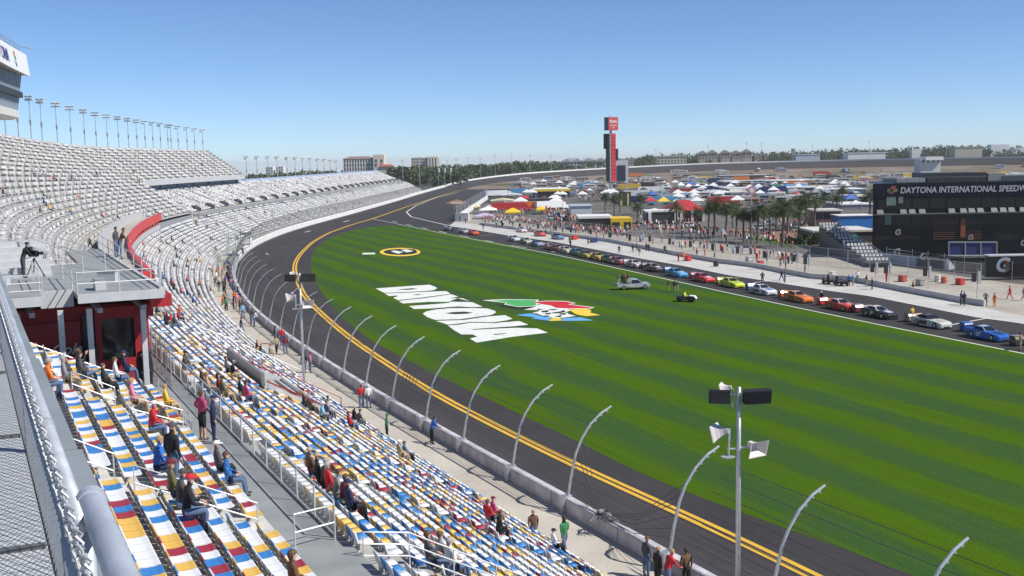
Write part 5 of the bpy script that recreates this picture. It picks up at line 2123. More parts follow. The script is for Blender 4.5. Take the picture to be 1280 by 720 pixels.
# lower tier sitters: pixel of the hips
LOW = [(248, 489, 'black', None, 'sitting in the upper rows by the glazed rail'), (253, 496, 'tan', None, 'with fair hair beside the glazed rail'), (271, 493, 'maroon', None, 'two seats along from the fair hair'), (276, 499, 'olive', 'black', 'below the glazed rail looking at the track'),
       (296, 500, 'black', 'black', 'lounging with a pink bag under the portal'), (305, 505, 'magenta', None, 'lounging beside the portal group'), (279, 470, 'dark grey', None, 'sitting against the portal wall'), (284, 476, 'black', 'grey', 'crouched at the portal corner'),
       (222, 468, 'dark grey', 'black', 'alone against the glazed rail'), (391, 610, 'black', 'tan', 'first in the long row of friends'), (400, 612, 'dark grey', None, 'second in the long row of friends'), (404, 620, 'red', None, 'in bright red amid the row of friends'),
       (413, 629, 'grey', None, 'beside the bright red in the row of friends'), (420, 634, 'maroon', None, 'with fair hair in the row of friends'), (429, 644, 'navy blue', 'navy blue', 'last in the long row of friends'), (384, 600, 'brown', 'tan', 'just above the row of friends'),
       (376, 514, 'black', None, 'lying back near the walkway edge'), (383, 519, 'brown', None, 'beside the one lying back'), (398, 528, 'light blue', 'white', 'in pale blue near the walkway edge'), (405, 524, 'denim', None, 'sitting at the end of a front row'),
       (433, 540, 'red', None, 'in a red jumper on the front row'), (438, 530, 'black', None, 'in black behind the red jumper'), (444, 533, 'dark grey', 'black', 'stretching legs on the front row'), (498, 573, 'tan', 'white', 'alone on the front row by the walkway'),
       (504, 576, 'denim', None, 'beside the loner on the front row'), (605, 656, 'red', None, 'in red amid the coloured seats'), (614, 648, 'magenta', 'maroon', 'in pink with long dark hair'), (621, 668, 'black', None, 'in black beside the red one'),
       (687, 690, 'white', 'black', 'in white with bare knees on the lowest row'), (318, 440, 'maroon', None, 'sitting near the foot of the portal'), (322, 444, 'dark grey', None, 'sitting beside the maroon top'), (207, 402, 'maroon', None, 'in maroon high in the middle seats'),
       (213, 405, 'red', None, 'in red high in the middle seats'), (219, 403, 'red', 'maroon', 'second red top high in the middle seats'), (205, 407, 'black', None, 'in black below the maroon top'), (212, 412, 'dark grey', None, 'in grey below the red tops'),
       (196, 392, 'black', 'white', 'by the mesh screen fence'), (240, 378, 'blue', None, 'in blue amid the white seats'), (246, 372, 'dark grey', None, 'in dark grey amid the white seats'), (266, 362, 'brown', None, 'sitting beside the walkway edge'),
       (215, 362, 'black', 'black', 'in black under the red suite'), (230, 352, 'red', None, 'in red below the red suite'), (213, 332, 'dark grey', None, 'sitting in the shade of the red suite'), (222, 322, 'black', None, 'far below the red suite'), (250, 318, 'blue', None, 'in blue beyond the red suite'),
       (540, 716, 'grey', None, 'bald and in grey at the bottom seats'), (556, 718, 'white', None, 'in white at the bottom seats'), (532, 712, 'dark grey', None, 'dark haired at the bottom seats')]
for k, (u, v, t, h, lb) in enumerate(LOW):
    sitter(u, v, t, rnd.choice(('denim', 'black', 'tan', 'dark grey')), 'person in %s %s' % (t, lb) if ('in ' + t) not in lb and not lb.startswith('in ') else 'person ' + lb,
           pose=rnd.choice(('sit', 'sit', 'sit_fwd')), head=h if h else rnd.choice((None, 'long', None)), hair=rnd.randrange(4), skin=rnd.choice((0, 0, 1)), yaw_off=rnd.uniform(-.3, .3), detail=u > 340)
# walkway: pixel of the feet
WALKP = [(706, 694, 'green', 'denim', 'long haired person in green jacket walking by the barrier', 'walk', 'long'), (667, 682, 'brown', 'denim', 'person in brown jacket walking towards the green jacket', 'walk', None), (484, 551, 'green', 'black', 'person in dark green standing alone on the walkway', 'stand', 'green'),
         (540, 555, 'blue', 'black', 'person in blue leaning on the barrier', 'lean', None), (410, 525, 'dark grey', 'black', 'person in dark grey standing at the seat edge', 'stand', None), (452, 510, 'red', 'denim', 'person in red shirt at the barrier', 'stand', None),
         (461, 510, 'white', 'denim', 'person in white shirt at the barrier beside the red shirt', 'stand', 'white'), (346, 442, 'tan', 'dark grey', 'person in tan walking in the middle of the walkway', 'walk', None), (357, 443, 'maroon', 'denim', 'person in maroon walking beside the tan one', 'walk', None),
         (353, 432, 'red', 'denim', 'person in red by the barrier posts', 'stand', None), (344, 430, 'black', 'denim', 'person in black by the barrier posts', 'stand', 'black'), (302, 416, 'navy blue', 'denim', 'person in navy walking up the walkway', 'walk', None),
         (318, 408, 'white', 'denim', 'person in white leaning at the far barrier', 'lean', None), (314, 405, 'dark grey', 'denim', 'person in dark grey leaning at the far barrier', 'lean', None), (304, 398, 'light blue', 'denim', 'person in sky blue on the far walkway', 'stand', None),
         (300, 390, 'maroon', 'black', 'person in maroon on the far walkway', 'stand', None), (297, 384, 'pink', 'tan', 'person in pink on the far walkway', 'stand', 'white'), (292, 387, 'black', 'black', 'person in black on the far walkway', 'stand', None),
         (279, 386, 'orange', 'tan', 'person in orange crossing the far walkway', 'walk', None), (300, 375, 'navy blue', 'black', 'person in navy at the far barrier', 'stand', None), (274, 365, 'black', 'denim', 'person in black beside the far seats', 'stand', None),
         (280, 364, 'dark grey', 'black', 'person in dark grey beside the far seats', 'stand', None), (266, 345, 'grey', 'denim', 'person in grey where the walkway bends', 'stand', None), (284, 352, 'black', 'black', 'dark clad person where the walkway bends', 'walk', None),
         (287, 358, 'navy blue', 'denim', 'navy clad person where the walkway bends', 'stand', None), (380, 466, 'navy blue', 'denim', 'person in navy behind the white speaker pole', 'stand', None), (388, 466, 'pink', 'denim', 'person in pink beside the speaker pole', 'stand', 'maroon'),
         (808, 722, 'dark grey', 'denim', 'person in dark grey at the bottom of the walkway', 'stand', 'brown'), (822, 735, 'black', 'black', 'person in black at the bottom of the walkway', 'stand', None), (858, 738, 'brown', 'black', 'person with backpack at the bottom barrier', 'stand', None),
         (834, 741, 'red', 'denim', 'person in red crouched at the bottom barrier', 'lean', None)]
for u, v, t, bt, lb, ps, h in WALKP:
    p = at(u, v, 0.0)
    s = s_near(p)
    o_ = o_of(p)
    if o_ < 1.35:
        p = cv(s, 1.4, 0)
    yaw = heading(s) + (math.pi if ps == 'lean' else rnd.choice((math.pi, -math.pi / 2, math.pi / 2, math.pi))) + rnd.uniform(-.3, .3)
    person(p, yaw, ps, t, bt, lb, scale=1.18, head=h, hair=rnd.randrange(3), skin=rnd.choice((0, 0, 1, 2)), detail=v > 500)
for k in range(18):       # knot of people where the walkway bends
    s_ = rnd.uniform(196, 262)
    o_ = rnd.uniform(1.4, 4.2)
    t = ('black', 'navy blue', 'red', 'dark grey', 'white', 'maroon', 'blue', 'tan', 'grey', 'pink', 'brown', 'orange', 'green', 'light blue', 'purple', 'olive', 'denim', 'yellow')[k]
    person(cv(s_, o_, 0), rnd.uniform(0, 6.28), rnd.choice(('stand', 'walk', 'hips')), t, rnd.choice(('denim', 'black', 'tan')), 'person in %s among the knot of fans at the bend of the walkway' % t, head=rnd.choice((None, 'long', 'white', 'red')), hair=k % 4, detail=False)

# spectators scattered through the stands farther off; every label names colour and place
SPOTS = []
TOPS = ['black', 'dark grey', 'navy blue', 'red', 'maroon', 'white', 'blue', 'grey', 'orange', 'brown', 'green', 'tan', 'light blue', 'pink', 'purple', 'yellow']
used = set()
q_ = 0
zones = [('tall', 150, 350, 1, 13, 22, 'high in the upper stand'), ('tall', 345, 448, 10, 17, 5, 'on the overhanging upper deck'), ('lower', 150, 335, 0, 12, 36, 'in the bend of the lower stand'),
         ('lower', 335, 760, 0, 12, 22, 'in the far lower rows'), ('back', 352, 760, 0, 14, 22, 'in the far upper rows')]
for tn, s0, s1, r0, r1, n, place in zones:
    T = TIERS[tn]
    for k in range(n):
        s, i = rnd.uniform(s0, s1), rnd.randint(r0, r1)
        p = cv(s, T.o(i) + .5, T.z(i, s))
        t, h = rnd.choice(TOPS[:9] if rnd.random() < .7 else TOPS), rnd.choice((None, None, 'white', 'black', 'red', 'navy blue'))
        lab = 'spectator in %s with %s sitting %s' % (t, 'bare head' if not h else h + ' cap', place)
        person(p, heading(s) + math.pi + rnd.uniform(-.3, .3), rnd.choice(('sit', 'sit_fwd')), t, rnd.choice(('denim', 'black', 'tan')), lab, head=h, hair=rnd.randrange(4), detail=False,
               group='spectators sitting ' + place + ', ' + t + (', ' + h + ' cap' if h else ''))
print('people', PEOPLE)
# ------------------------------------------------------------------ stock cars on pit road
PIT_DIR = (at(1280, 442, GZ) - at(700, 319.6, GZ)).normalized()      # along pit road towards the right hand end
PIT_YAW = math.atan2(PIT_DIR.y, PIT_DIR.x)
PIT_N = Vector((-PIT_DIR.y, PIT_DIR.x, 0))                            # towards the pit wall
if PIT_N.x < 0:
    PIT_N = -PIT_N
SPONSOR = {}


def car_meshes():
    """nose towards +X, wheels on z = 0"""
    st = [  # x, half width, z low, z shoulder, z middle
        (2.58, .68, .20, .52, .54), (2.50, .86, .13, .66, .68), (2.2, .95, .12, .75, .78), (1.6, .97, .12, .82, .86), (.95, .97, .13, .87, .91), (.3, .98, .13, .90, .94),
        (-.6, .98, .13, .92, .95), (-1.4, .98, .14, .95, .98), (-2.0, .96, .17, .96, .99), (-2.42, .92, .24, .95, .98), (-2.55, .86, .32, .86, .90)]
    mb = MB()
    vs, fs = [], []
    for x, w_, zl, zs, zm in st:
        for y, z in ((-w_ * .97, zl), (-w_, (zl + zs) / 2), (-w_ * .97, zs - .05), (-w_ * .86, zs), (0, zm), (w_ * .86, zs), (w_ * .97, zs - .05), (w_, (zl + zs) / 2), (w_ * .97, zl)):
            vs.append((x, y, z))
    for i in range(len(st) - 1):
        for k in range(8):
            fs.append([9 * i + k, 9 * i + k + 1, 9 * i + 10 + k, 9 * i + 9 + k])
        fs.append([9 * i + 8, 9 * i, 9 * i + 9, 9 * i + 17])
    fs.append(list(range(9))[::-1][::-1])
    fs.append([9 * (len(st) - 1) + k for k in range(9)][::-1])
    mb.add(vs, fs)
    gh = [(.62, .84, .90, .84, .90), (-.10, .80, .96, .62, 1.27), (-.95, .79, .98, .61, 1.29), (-1.30, .80, .98, .60, 1.24), (-1.95, .82, .98, .76, 1.0)]
    cb = MB()
    vs, fs = [], []
    for x, wb, zb, wt, zt in gh:
        vs += [(x, -wb, zb - .06), (x, -wt, zt - .03), (x, -wt * .8, zt), (x, wt * .8, zt), (x, wt, zt - .03), (x, wb, zb - .06)]
    for i in range(len(gh) - 1):
        for k in range(5):
            fs.append([6 * i + k, 6 * i + k + 1, 6 * i + 7 + k, 6 * i + 6 + k])
    cb.add(vs, fs)
    g = {}
    for nm, q in (('windscreen', [(.60, -.70, .925), (.60, .70, .925), (-.06, .52, 1.262), (-.06, -.52, 1.262)]), ('rear_window', [(-1.90, .62, 1.035), (-1.90, -.62, 1.035), (-1.34, -.50, 1.242), (-1.34, .50, 1.242)])):
        w_ = MB()
        n = (Vector(q[1]) - Vector(q[0])).cross(Vector(q[2]) - Vector(q[0])).normalized()
        if n.z < 0:
            n = -n
        w_.prism([Vector(p) + n * .012 for p in q], -n * .01)
        g[nm] = w_
    for sg in (-1, 1):
        w_ = MB()
        q = [(.38, sg * .845, .95), (-.12, sg * .672, 1.22), (-.98, sg * .66, 1.235), (-1.25, sg * .69, 1.18), (-1.1, sg * .82, .99)]
        w_.prism([(x, y + sg * .012, z) for x, y, z in q], (0, -sg * .012, 0))
        g['side_window' + str(sg)] = w_
    sp = MB()
    sp.box((-2.52, 0, 1.06), (.03, 1.56, .17), 0, 0, 1, 0)
    g['spoiler'] = sp
    spl = MB()
    spl.prism([(2.62, -.6, .06), (2.62, .6, .06), (2.46, .92, .06), (2.2, .94, .06), (2.2, -.94, .06), (2.46, -.92, .06)], (0, 0, .07))
    spl.prism([(2.595, -.45, .20), (2.595, .45, .20), (2.58, .45, .30), (2.58, -.45, .30)], (-.03, 0, 0))
    g['splitter'] = spl
    ty, rm = MB(), MB()
    Mx = Matrix.Rotation(R(90), 3, 'X')
    ty.lathe([(.20, -.14), (.33, -.145), (.355, -.11), (.355, .11), (.33, .145), (.20, .14)], (0, 0, 0), 16, 0, Mx)
    rm.lathe([(.02, -.148), (.10, -.152), (.205, -.144), (.205, .144), (.10, .152), (.02, .148)], (0, 0, 0), 12, 0, Mx)
    g['tyre'], g['rim'] = ty, rm
    hd = MB()
    hd.prism([(1.9, -.45, .825), (2.25, -.34, .785), (2.25, .34, .785), (1.9, .45, .825), (1.15, .42, .895), (1.15, -.42, .895)], (0, 0, .02))
    g['hood_panel'] = hd
    for sg in (-1, 1):
        dp = MB()
        dp.prism([(.3, sg * .985, .30), (.3, sg * .985, .72), (-1.0, sg * .995, .74), (-1.0, sg * .995, .30)], (0, sg * .008, 0))
        g['door_panel' + str(sg)] = dp
    rp = MB()
    rp.prism([(-.2, -.42, 1.272), (-.2, .42, 1.272), (-1.15, .42, 1.281), (-1.15, -.42, 1.281)], (0, 0, .015))
    g['roof_panel'] = rp
    for sg in (-1, 1):
        hl = MB()
        hl.prism([(2.565, sg * .42, .46), (2.51, sg * .78, .48), (2.46, sg * .82, .60), (2.53, sg * .5, .60)], (.02, 0, .0))
        g['headlight' + str(sg)] = hl
    return mb, cb, g


_cb, _cc, _cg = car_meshes()
CAR_ME = {k: v for k, v in _cg.items()}
_cache = {}


def part_of(parent, nm, mb, m_, loc=(0, 0, 0)):
    k = (id(mb), m_.name)
    if k not in _cache:
        _cache[k] = mb.mesh(nm, m_, smooth=nm in ('tyre',))
    o = bpy.data.objects.new(nm, _cache[k])
    COL.objects.link(o)
    o.parent = parent
    o.location = loc
    return o


LIGHTM = paint((0.55, 0.55, 0.5), 0.2)


def carp(c):
    return paint(c, 0.22, 0.6)


def stock_car(p, yaw, body, second, roof, label, number=None, group='stock cars lined up on pit road', door=None, num_col=None):
    o = empty('stock_car', p, label, 'race car', group, yaw)
    o.scale = (1.05, 1.05, 1.16)
    b_ = carp(body)
    part_of(o, 'body', _cb, b_)
    part_of(o, 'roof', _cc, carp(roof))
    for nm in ('windscreen', 'rear_window'):
        part_of(o, nm, CAR_ME[nm], GLASS)
    for sg in (-1, 1):
        part_of(o, 'side_window', CAR_ME['side_window' + str(sg)], BLACK)
        part_of(o, 'door_panel', CAR_ME['door_panel' + str(sg)], carp(door or second))
        part_of(o, 'headlight', CAR_ME['headlight' + str(sg)], LIGHTM)
    part_of(o, 'spoiler', CAR_ME['spoiler'], carp(second))
    part_of(o, 'splitter', CAR_ME['splitter'], BLACK)
    part_of(o, 'hood_panel', CAR_ME['hood_panel'], carp(second))
    for x in (1.62, -1.42):
        for y in (-.86, .86):
            w_ = part_of(o, 'wheel', CAR_ME['tyre'], RUBBER, (x, y, .355))
            part_of(w_, 'rim', CAR_ME['rim'], CHROME)
    if number:
        nc = paint(num_col or (0.8, 0.8, 0.8))
        for sg in (-1, 1):
            Mx = frame((-.35, sg * 1.012, .52), (sg * -1, 0, 0), (0, sg, 0))
            t = text_mesh('door_number', number, .58, nc, Mx, None, .03, .25, .004)
            t.parent = o
        t = text_mesh('roof_number', number, .8, nc, frame((-.62, 0, 1.305), (0, -1, 0), (0, 0, 1)), None, .03, .2, .004)
        t.parent = o
    return o


W_, K_, B_ = (0.75, 0.75, 0.76), (0.015, 0.015, 0.018), (0.02, 0.13, 0.50)
CARS = [
    (1234, 423.5, B_, K_, (0.20, 0.42, 0.75), 'blue stock car numbered 27 with pale blue roof, foremost in the lane', '27', (0.04, 0.16, 0.55)),
    (1164, 408.0, (0.62, 0.66, 0.60), (0.75, 0.55, 0.40), (0.10, 0.03, 0.03), 'silver nosed stock car with dark maroon sides behind the blue one', None, (0.16, 0.02, 0.03)),
    (1099, 396.5, K_, (0.75, 0.62, 0.66), W_, 'black stock car numbered 29 with white roof and pale hood', '29', K_),
    (1052, 387.0, (0.72, 0.05, 0.025), (0.80, 0.28, 0.06), (0.72, 0.60, 0.55), 'red and orange stock car with a pale roof', None, (0.45, 0.02, 0.02)),
    (998, 376.5, (0.82, 0.20, 0.02), (0.80, 0.30, 0.05), (0.82, 0.42, 0.20), 'bright orange stock car between the red and the white ones', None, (0.10, 0.03, 0.02)),
    (954, 367.5, (0.70, 0.72, 0.76), (0.25, 0.20, 0.55), W_, 'white stock car with dark violet doors behind the orange one', None, (0.05, 0.045, 0.10)),
    (915, 358.5, (0.66, 0.74, 0.03), (0.55, 0.66, 0.10), (0.70, 0.76, 0.05), 'all lime yellow stock car', None, (0.50, 0.42, 0.03)),
    (879, 352.0, (0.70, 0.03, 0.04), W_, (0.72, 0.06, 0.08), 'red stock car with white scrawl on the hood', None, (0.42, 0.02, 0.03)),
    (846, 345.5, (0.05, 0.32, 0.62), (0.70, 0.74, 0.72), (0.06, 0.38, 0.70), 'sky blue stock car with a white front', None, (0.04, 0.06, 0.12)),
    (817, 338.8, (0.06, 0.02, 0.02), (0.75, 0.72, 0.70), (0.74, 0.40, 0.16), 'black stock car with orange roof and white nose', None, (0.35, 0.05, 0.03)),
    (794, 334.0, (0.76, 0.66, 0.64), (0.80, 0.55, 0.52), (0.78, 0.72, 0.72), 'pale pink stock car behind the orange roof', None, (0.22, 0.10, 0.03)),
    (773, 330.0, (0.32, 0.03, 0.04), (0.70, 0.60, 0.62), (0.40, 0.05, 0.06), 'dark red stock car with white stripes', None, W_),
    (762, 327.5, (0.05, 0.10, 0.02), (0.30, 0.55, 0.05), K_, 'black and green stock car', None, (0.20, 0.42, 0.04)),
    (748, 324.6, (0.72, 0.50, 0.10), (0.76, 0.62, 0.22), (0.55, 0.26, 0.06), 'golden stock car with a brown roof', None, (0.45, 0.30, 0.05)),
    (733, 321.8, (0.62, 0.50, 0.05), (0.08, 0.07, 0.02), (0.10, 0.08, 0.03), 'yellow and black stock car ahead of the teal one', None, K_),
    (722, 318.8, (0.05, 0.20, 0.26), (0.30, 0.45, 0.50), (0.06, 0.24, 0.30), 'dark teal stock car', None, (0.06, 0.15, 0.18)),
    (708, 316.0, (0.72, 0.66, 0.48), (0.75, 0.58, 0.14), W_, 'cream stock car with yellow hood', None, (0.40, 0.18, 0.06)),
    (697, 313.5, (0.22, 0.08, 0.04), (0.30, 0.14, 0.07), (0.25, 0.10, 0.05), 'brown stock car tucked behind the cream one', None, (0.12, 0.05, 0.03)),
    (688, 311.5, (0.66, 0.20, 0.25), (0.72, 0.50, 0.52), W_, 'rose red stock car with white roof', None, (0.50, 0.08, 0.12)),
    (672, 307.6, (0.30, 0.34, 0.50), (0.60, 0.66, 0.66), (0.10, 0.12, 0.20), 'slate blue stock car with a pale nose', None, (0.05, 0.05, 0.12)),
    (658, 304.3, (0.60, 0.54, 0.42), (0.50, 0.42, 0.30), (0.62, 0.58, 0.46), 'sand coloured stock car', None, (0.12, 0.10, 0.08)),
    (643, 301.2, (0.72, 0.74, 0.76), (0.40, 0.50, 0.68), (0.66, 0.70, 0.74), 'white and blue stock car last in the long lane', None, (0.25, 0.33, 0.50)),
    (592, 293.4, (0.80, 0.10, 0.03), (0.78, 0.16, 0.06), (0.80, 0.12, 0.04), 'scarlet stock car parked alone up the lane', None, (0.65, 0.06, 0.03)),
    (580, 291.3, (0.50, 0.46, 0.48), (0.28, 0.30, 0.42), W_, 'silver stock car behind the scarlet one', None, (0.20, 0.12, 0.20)),
    (561, 288.4, (0.08, 0.08, 0.09), (0.62, 0.62, 0.62), (0.60, 0.60, 0.60), 'black and white stock car at the head of pit road', None, K_),
]
LANE = P_line = [at(u, v, GZ) for u, v in ((545, 290), (700, 319.6), (1280, 442))]
for k, (u, v, body, sec, roof, lab, num, door) in enumerate(CARS):
    p = at(u, v, GZ + .004)
    stock_car(p, PIT_YAW + rnd.uniform(-.02, .02), body, sec, roof, lab, num, door=door)
stock_car(at(652, 290.0, GZ + .004), PIT_YAW, (0.74, 0.58, 0.62), W_, W_, 'white and pink stock car parked by the pit boxes', None, door=(0.60, 0.15, 0.22), group='stock cars parked by the pit wall')
stock_car(at(675, 295.0, GZ + .004), PIT_YAW, (0.66, 0.06, 0.05), (0.72, 0.35, 0.30), (0.70, 0.12, 0.10), 'red stock car parked by the pit boxes', None, door=(0.4, 0.03, 0.03), group='stock cars parked by the pit wall')
stock_car(at(697, 298.8, GZ + .004), PIT_YAW, (0.10, 0.20, 0.42), (0.70, 0.50, 0.10), K_, 'blue and yellow stock car parked by the pit boxes', None, door=K_, group='stock cars parked by the pit wall')

# crew carts behind the cars
CART_B, CART_T = MB(), MB()
CART_B.prism([(-.55, -.75, .25), (.55, -.75, .25), (.60, -.75, .95), (.35, -.75, 1.32), (-.60, -.75, 1.36), (-.62, -.75, .5)], (0, 1.5, 0))
CART_T.box((-.1, 0, 1.385), (1.0, 1.54, .05))
CART_H = MB()
CART_H.tube([(-.6, -.5, .9), (-1.0, -.5, 1.05), (-1.0, .5, 1.05), (-.6, .5, .9)], .025, 6)
CART_W = MB()
CART_W.lathe([(.02, -.06), (.2, -.07), (.24, -.04), (.24, .04), (.2, .07), (.02, .06)], (0, 0, 0), 10, 0, Matrix.Rotation(R(90), 3, 'X'))
CARTS = [(1208, 414, (0.03, 0.10, 0.42), (0.03, 0.14, 0.5), 'blue'), (1138, 402, (0.35, 0.30, 0.22), (0.10, 0.06, 0.03), 'tan and brown'), (1072, 390.5, (0.20, 0.05, 0.06), (0.45, 0.08, 0.10), 'dark red'), (1028, 381.5, (0.65, 0.04, 0.03), (0.70, 0.08, 0.06), 'red'),
         (979, 372.2, (0.75, 0.16, 0.04), (0.80, 0.26, 0.14), 'orange'), (938, 362.6, (0.10, 0.16, 0.42), (0.02, 0.04, 0.22), 'navy'), (900, 354.8, (0.50, 0.52, 0.06), (0.55, 0.58, 0.16), 'lime'), (867, 348.2, (0.62, 0.04, 0.05), (0.72, 0.08, 0.08), 'bright red'),
         (834, 341.2, (0.04, 0.14, 0.42), (0.10, 0.22, 0.50), 'cobalt'), (806, 335.6, (0.10, 0.03, 0.03), (0.20, 0.05, 0.04), 'black'), (783, 331.0, (0.60, 0.58, 0.50), (0.70, 0.68, 0.62), 'cream'), (1271, 432, (0.06, 0.05, 0.05), (0.35, 0.2, 0.12), 'charcoal')]
for u, v, c, c2, nm in CARTS:
    o = empty('crew_cart', at(u, v, GZ + .004), '%s equipment cart standing behind a stock car on pit road' % nm, 'cart', 'equipment carts between the stock cars', PIT_YAW)
    o.scale = (.85, .85, .82)
    part_of(o, 'box', CART_B, carp(c))
    part_of(o, 'lid', CART_T, carp(c2))
    part_of(o, 'handle', CART_H, STEEL)
    for x in (-.4, .4):
        for y in (-.68, .68):
            part_of(o, 'wheel', CART_W, RUBBER, (x, y, .24))

# pickup truck with people in the bed, out on the grass
tp = at(791, 361.5, GZ + .002)
ty_ = R(8)
o = empty('pickup_truck', tp, 'silver pickup truck driving on the grass with people standing in its bed', 'truck', None, ty_)
SILV = carp((0.42, 0.43, 0.46))
mb = MB()
for i, (x0, x1, zt) in enumerate(((-2.9, -.55, 1.0),)):
    mb.prism([(-2.85, -.98, .5), (-.6, -.98, .5), (-.6, -.98, 1.05), (-2.85, -.98, 1.05)], (0, .1, 0))
    mb.prism([(-2.85, .88, .5), (-.6, .88, .5), (-.6, .88, 1.05), (-2.85, .88, 1.05)], (0, .1, 0))
    mb.box((-1.72, 0, .62), (2.3, 1.8, .12))
    mb.box((-2.86, 0, .8), (.09, 1.9, .5))
mb.build('bed', SILV).parent = o
mb = MB()
mb.prism([(-.6, -.96, .45), (2.7, -.96, .45), (2.78, -.96, .8), (2.6, -.96, 1.05), (1.5, -.96, 1.12), (.7, -.86, 1.75), (-.45, -.86, 1.78), (-.6, -.96, 1.1)], (0, 1.92, 0))
mb.build('cab', SILV).parent = o
for nm, q in (('side_window', [(-.4, -.975, 1.15), (1.25, -.975, 1.15), (.65, -.90, 1.66), (-.35, -.90, 1.68)]), ('side_window', [(-.4, .975, 1.15), (1.25, .975, 1.15), (.65, .90, 1.66), (-.35, .90, 1.68)])):
    mb = MB()
    mb.prism(q, (0, .01 if q[0][1] > 0 else -.01, 0))
    mb.build(nm, GLASS).parent = o
mb = MB()
mb.prism([(1.46, -.8, 1.15), (1.46, .8, 1.15), (.74, .74, 1.74), (.74, -.74, 1.74)], (.02, 0, .02))
mb.build('windscreen', GLASS).parent = o
mb = MB()
mb.box((2.80, 0, .55), (.14, 1.9, .24))
mb.build('bumper', CHROME).parent = o
big_w, big_r = MB(), MB()
Mx = Matrix.Rotation(R(90), 3, 'X')
big_w.lathe([(.22, -.13), (.36, -.135), (.39, -.1), (.39, .1), (.36, .135), (.22, .13)], (0, 0, 0), 14, 0, Mx)
big_r.lathe([(.02, -.14), (.225, -.135), (.225, .135), (.02, .14)], (0, 0, 0), 10, 0, Mx)
for x in (1.85, -1.75):
    for y in (-.86, .86):
        w_ = part_of(o, 'wheel', big_w, RUBBER, (x, y, .39))
        part_of(w_, 'rim', big_r, CHROME)
cy, sy = math.cos(ty_), math.sin(ty_)
for k, (x, y, t, b_, lab) in enumerate(((-2.4, .3, 'grey', 'white', 'person in grey standing at the tail of the pickup bed'), (-1.8, -.3, 'black', 'black', 'person in black standing in the pickup bed'), (-1.3, .35, 'maroon', 'black', 'person in maroon standing in the pickup bed'),
                                        (-.9, -.2, 'dark grey', 'white', 'person in dark grey with white trousers in the pickup bed'))):
    person(tp + Vector((x * cy - y * sy, x * sy + y * cy, .68)), ty_ - 1.2 + k, 'stand', t, b_, lab, detail=False, hair=k % 3)
for k, (u, v, t, b_, lab) in enumerate(((835, 364.5, 'black', 'tan', 'person in black shirt and tan trousers alone on the grass'), (843, 365.5, 'black', 'tan', 'person in black with tan trousers chatting on the grass'), (847, 364.5, 'dark grey', 'grey', 'person in dark grey chatting on the grass'))):
    person(at(u, v, GZ), -1.4 + k, 'stand', t, b_, lab, detail=False, hair=k % 3)
# utility cart with two yellow vests
cp = at(858, 377, GZ + .002)
cyaw = R(-20)
o = empty('utility_cart', cp, 'small white and black utility cart parked on the grass', 'cart', None, cyaw)
mb = MB()
mb.prism([(-1.4, -.7, .3), (1.45, -.7, .3), (1.5, -.7, .55), (1.2, -.7, .85), (.55, -.7, .92), (.45, -.7, .5), (-.45, -.7, .5), (-.5, -.7, .85), (-1.4, -.7, .85)], (0, 1.4, 0))
mb.build('body', paint((0.04, 0.04, 0.045))).parent = o
mb = MB()
mb.prism([(.5, -.6, .93), (1.2, -.6, .86), (1.5, -.6, .58), (1.52, -.6, .4), (1.56, -.6, .6), (1.25, -.6, .92), (.5, -.6, .98)], (0, 1.2, 0))
mb.build('hood', WHITE).parent = o
mb = MB()
mb.box((-.15, 0, .56), (.6, 1.3, .14))
mb.box((-.45, 0, .85), (.12, 1.3, .5))
mb.build('seat', DGREY).parent = o
for x in (-.9, .95):
    for y in (-.68, .68):
        part_of(o, 'wheel', big_w, RUBBER, (x, y, .36)).scale = (.85, .85, .85)
for k, y in enumerate((-.33, .33)):
    person(cp + Vector((-.22 * math.cos(cyaw) - y * math.sin(cyaw), -.22 * math.sin(cyaw) + y * math.cos(cyaw), .08)), cyaw - math.pi / 2, 'sit', 'lime', 'black', 'person in lime vest sitting %s the utility cart' % ('at the near side of', 'at the far side of')[k], detail=False, hair=k)

# quad bikes and a starter cart by the pit wall
for k, (u, v, lab) in enumerate(((1036, 355, 'black crew buggy parked at the pit wall'), (1052, 357, 'second black crew buggy nearer the blue overalls'))):
    p = at(u, v, GZ + .004)
    o = empty('crew_buggy', p, lab, 'buggy', 'black crew buggies at the pit wall', PIT_YAW)
    mb = MB()
    mb.prism([(-1.1, -.55, .35), (1.1, -.55, .35), (1.15, -.55, .7), (.4, -.55, .8), (.3, -.55, .6), (-.4, -.55, .6), (-.5, -.55, .9), (-1.15, -.55, .9)], (0, 1.1, 0))
    mb.build('body', BLACK).parent = o
    mb = MB()
    mb.tube([(.5, -.5, .8), (.2, -.5, 1.6), (-.7, -.5, 1.6), (-.8, -.5, .9)], .04, 6)
    mb.tube([(.5, .5, .8), (.2, .5, 1.6), (-.7, .5, 1.6), (-.8, .5, .9)], .04, 6)
    mb.build('roll_cage', BLACK).parent = o
    for x in (-.75, .75):
        for y in (-.55, .55):
            part_of(o, 'wheel', big_w, RUBBER, (x, y, .33)).scale = (.85, .85, .85)
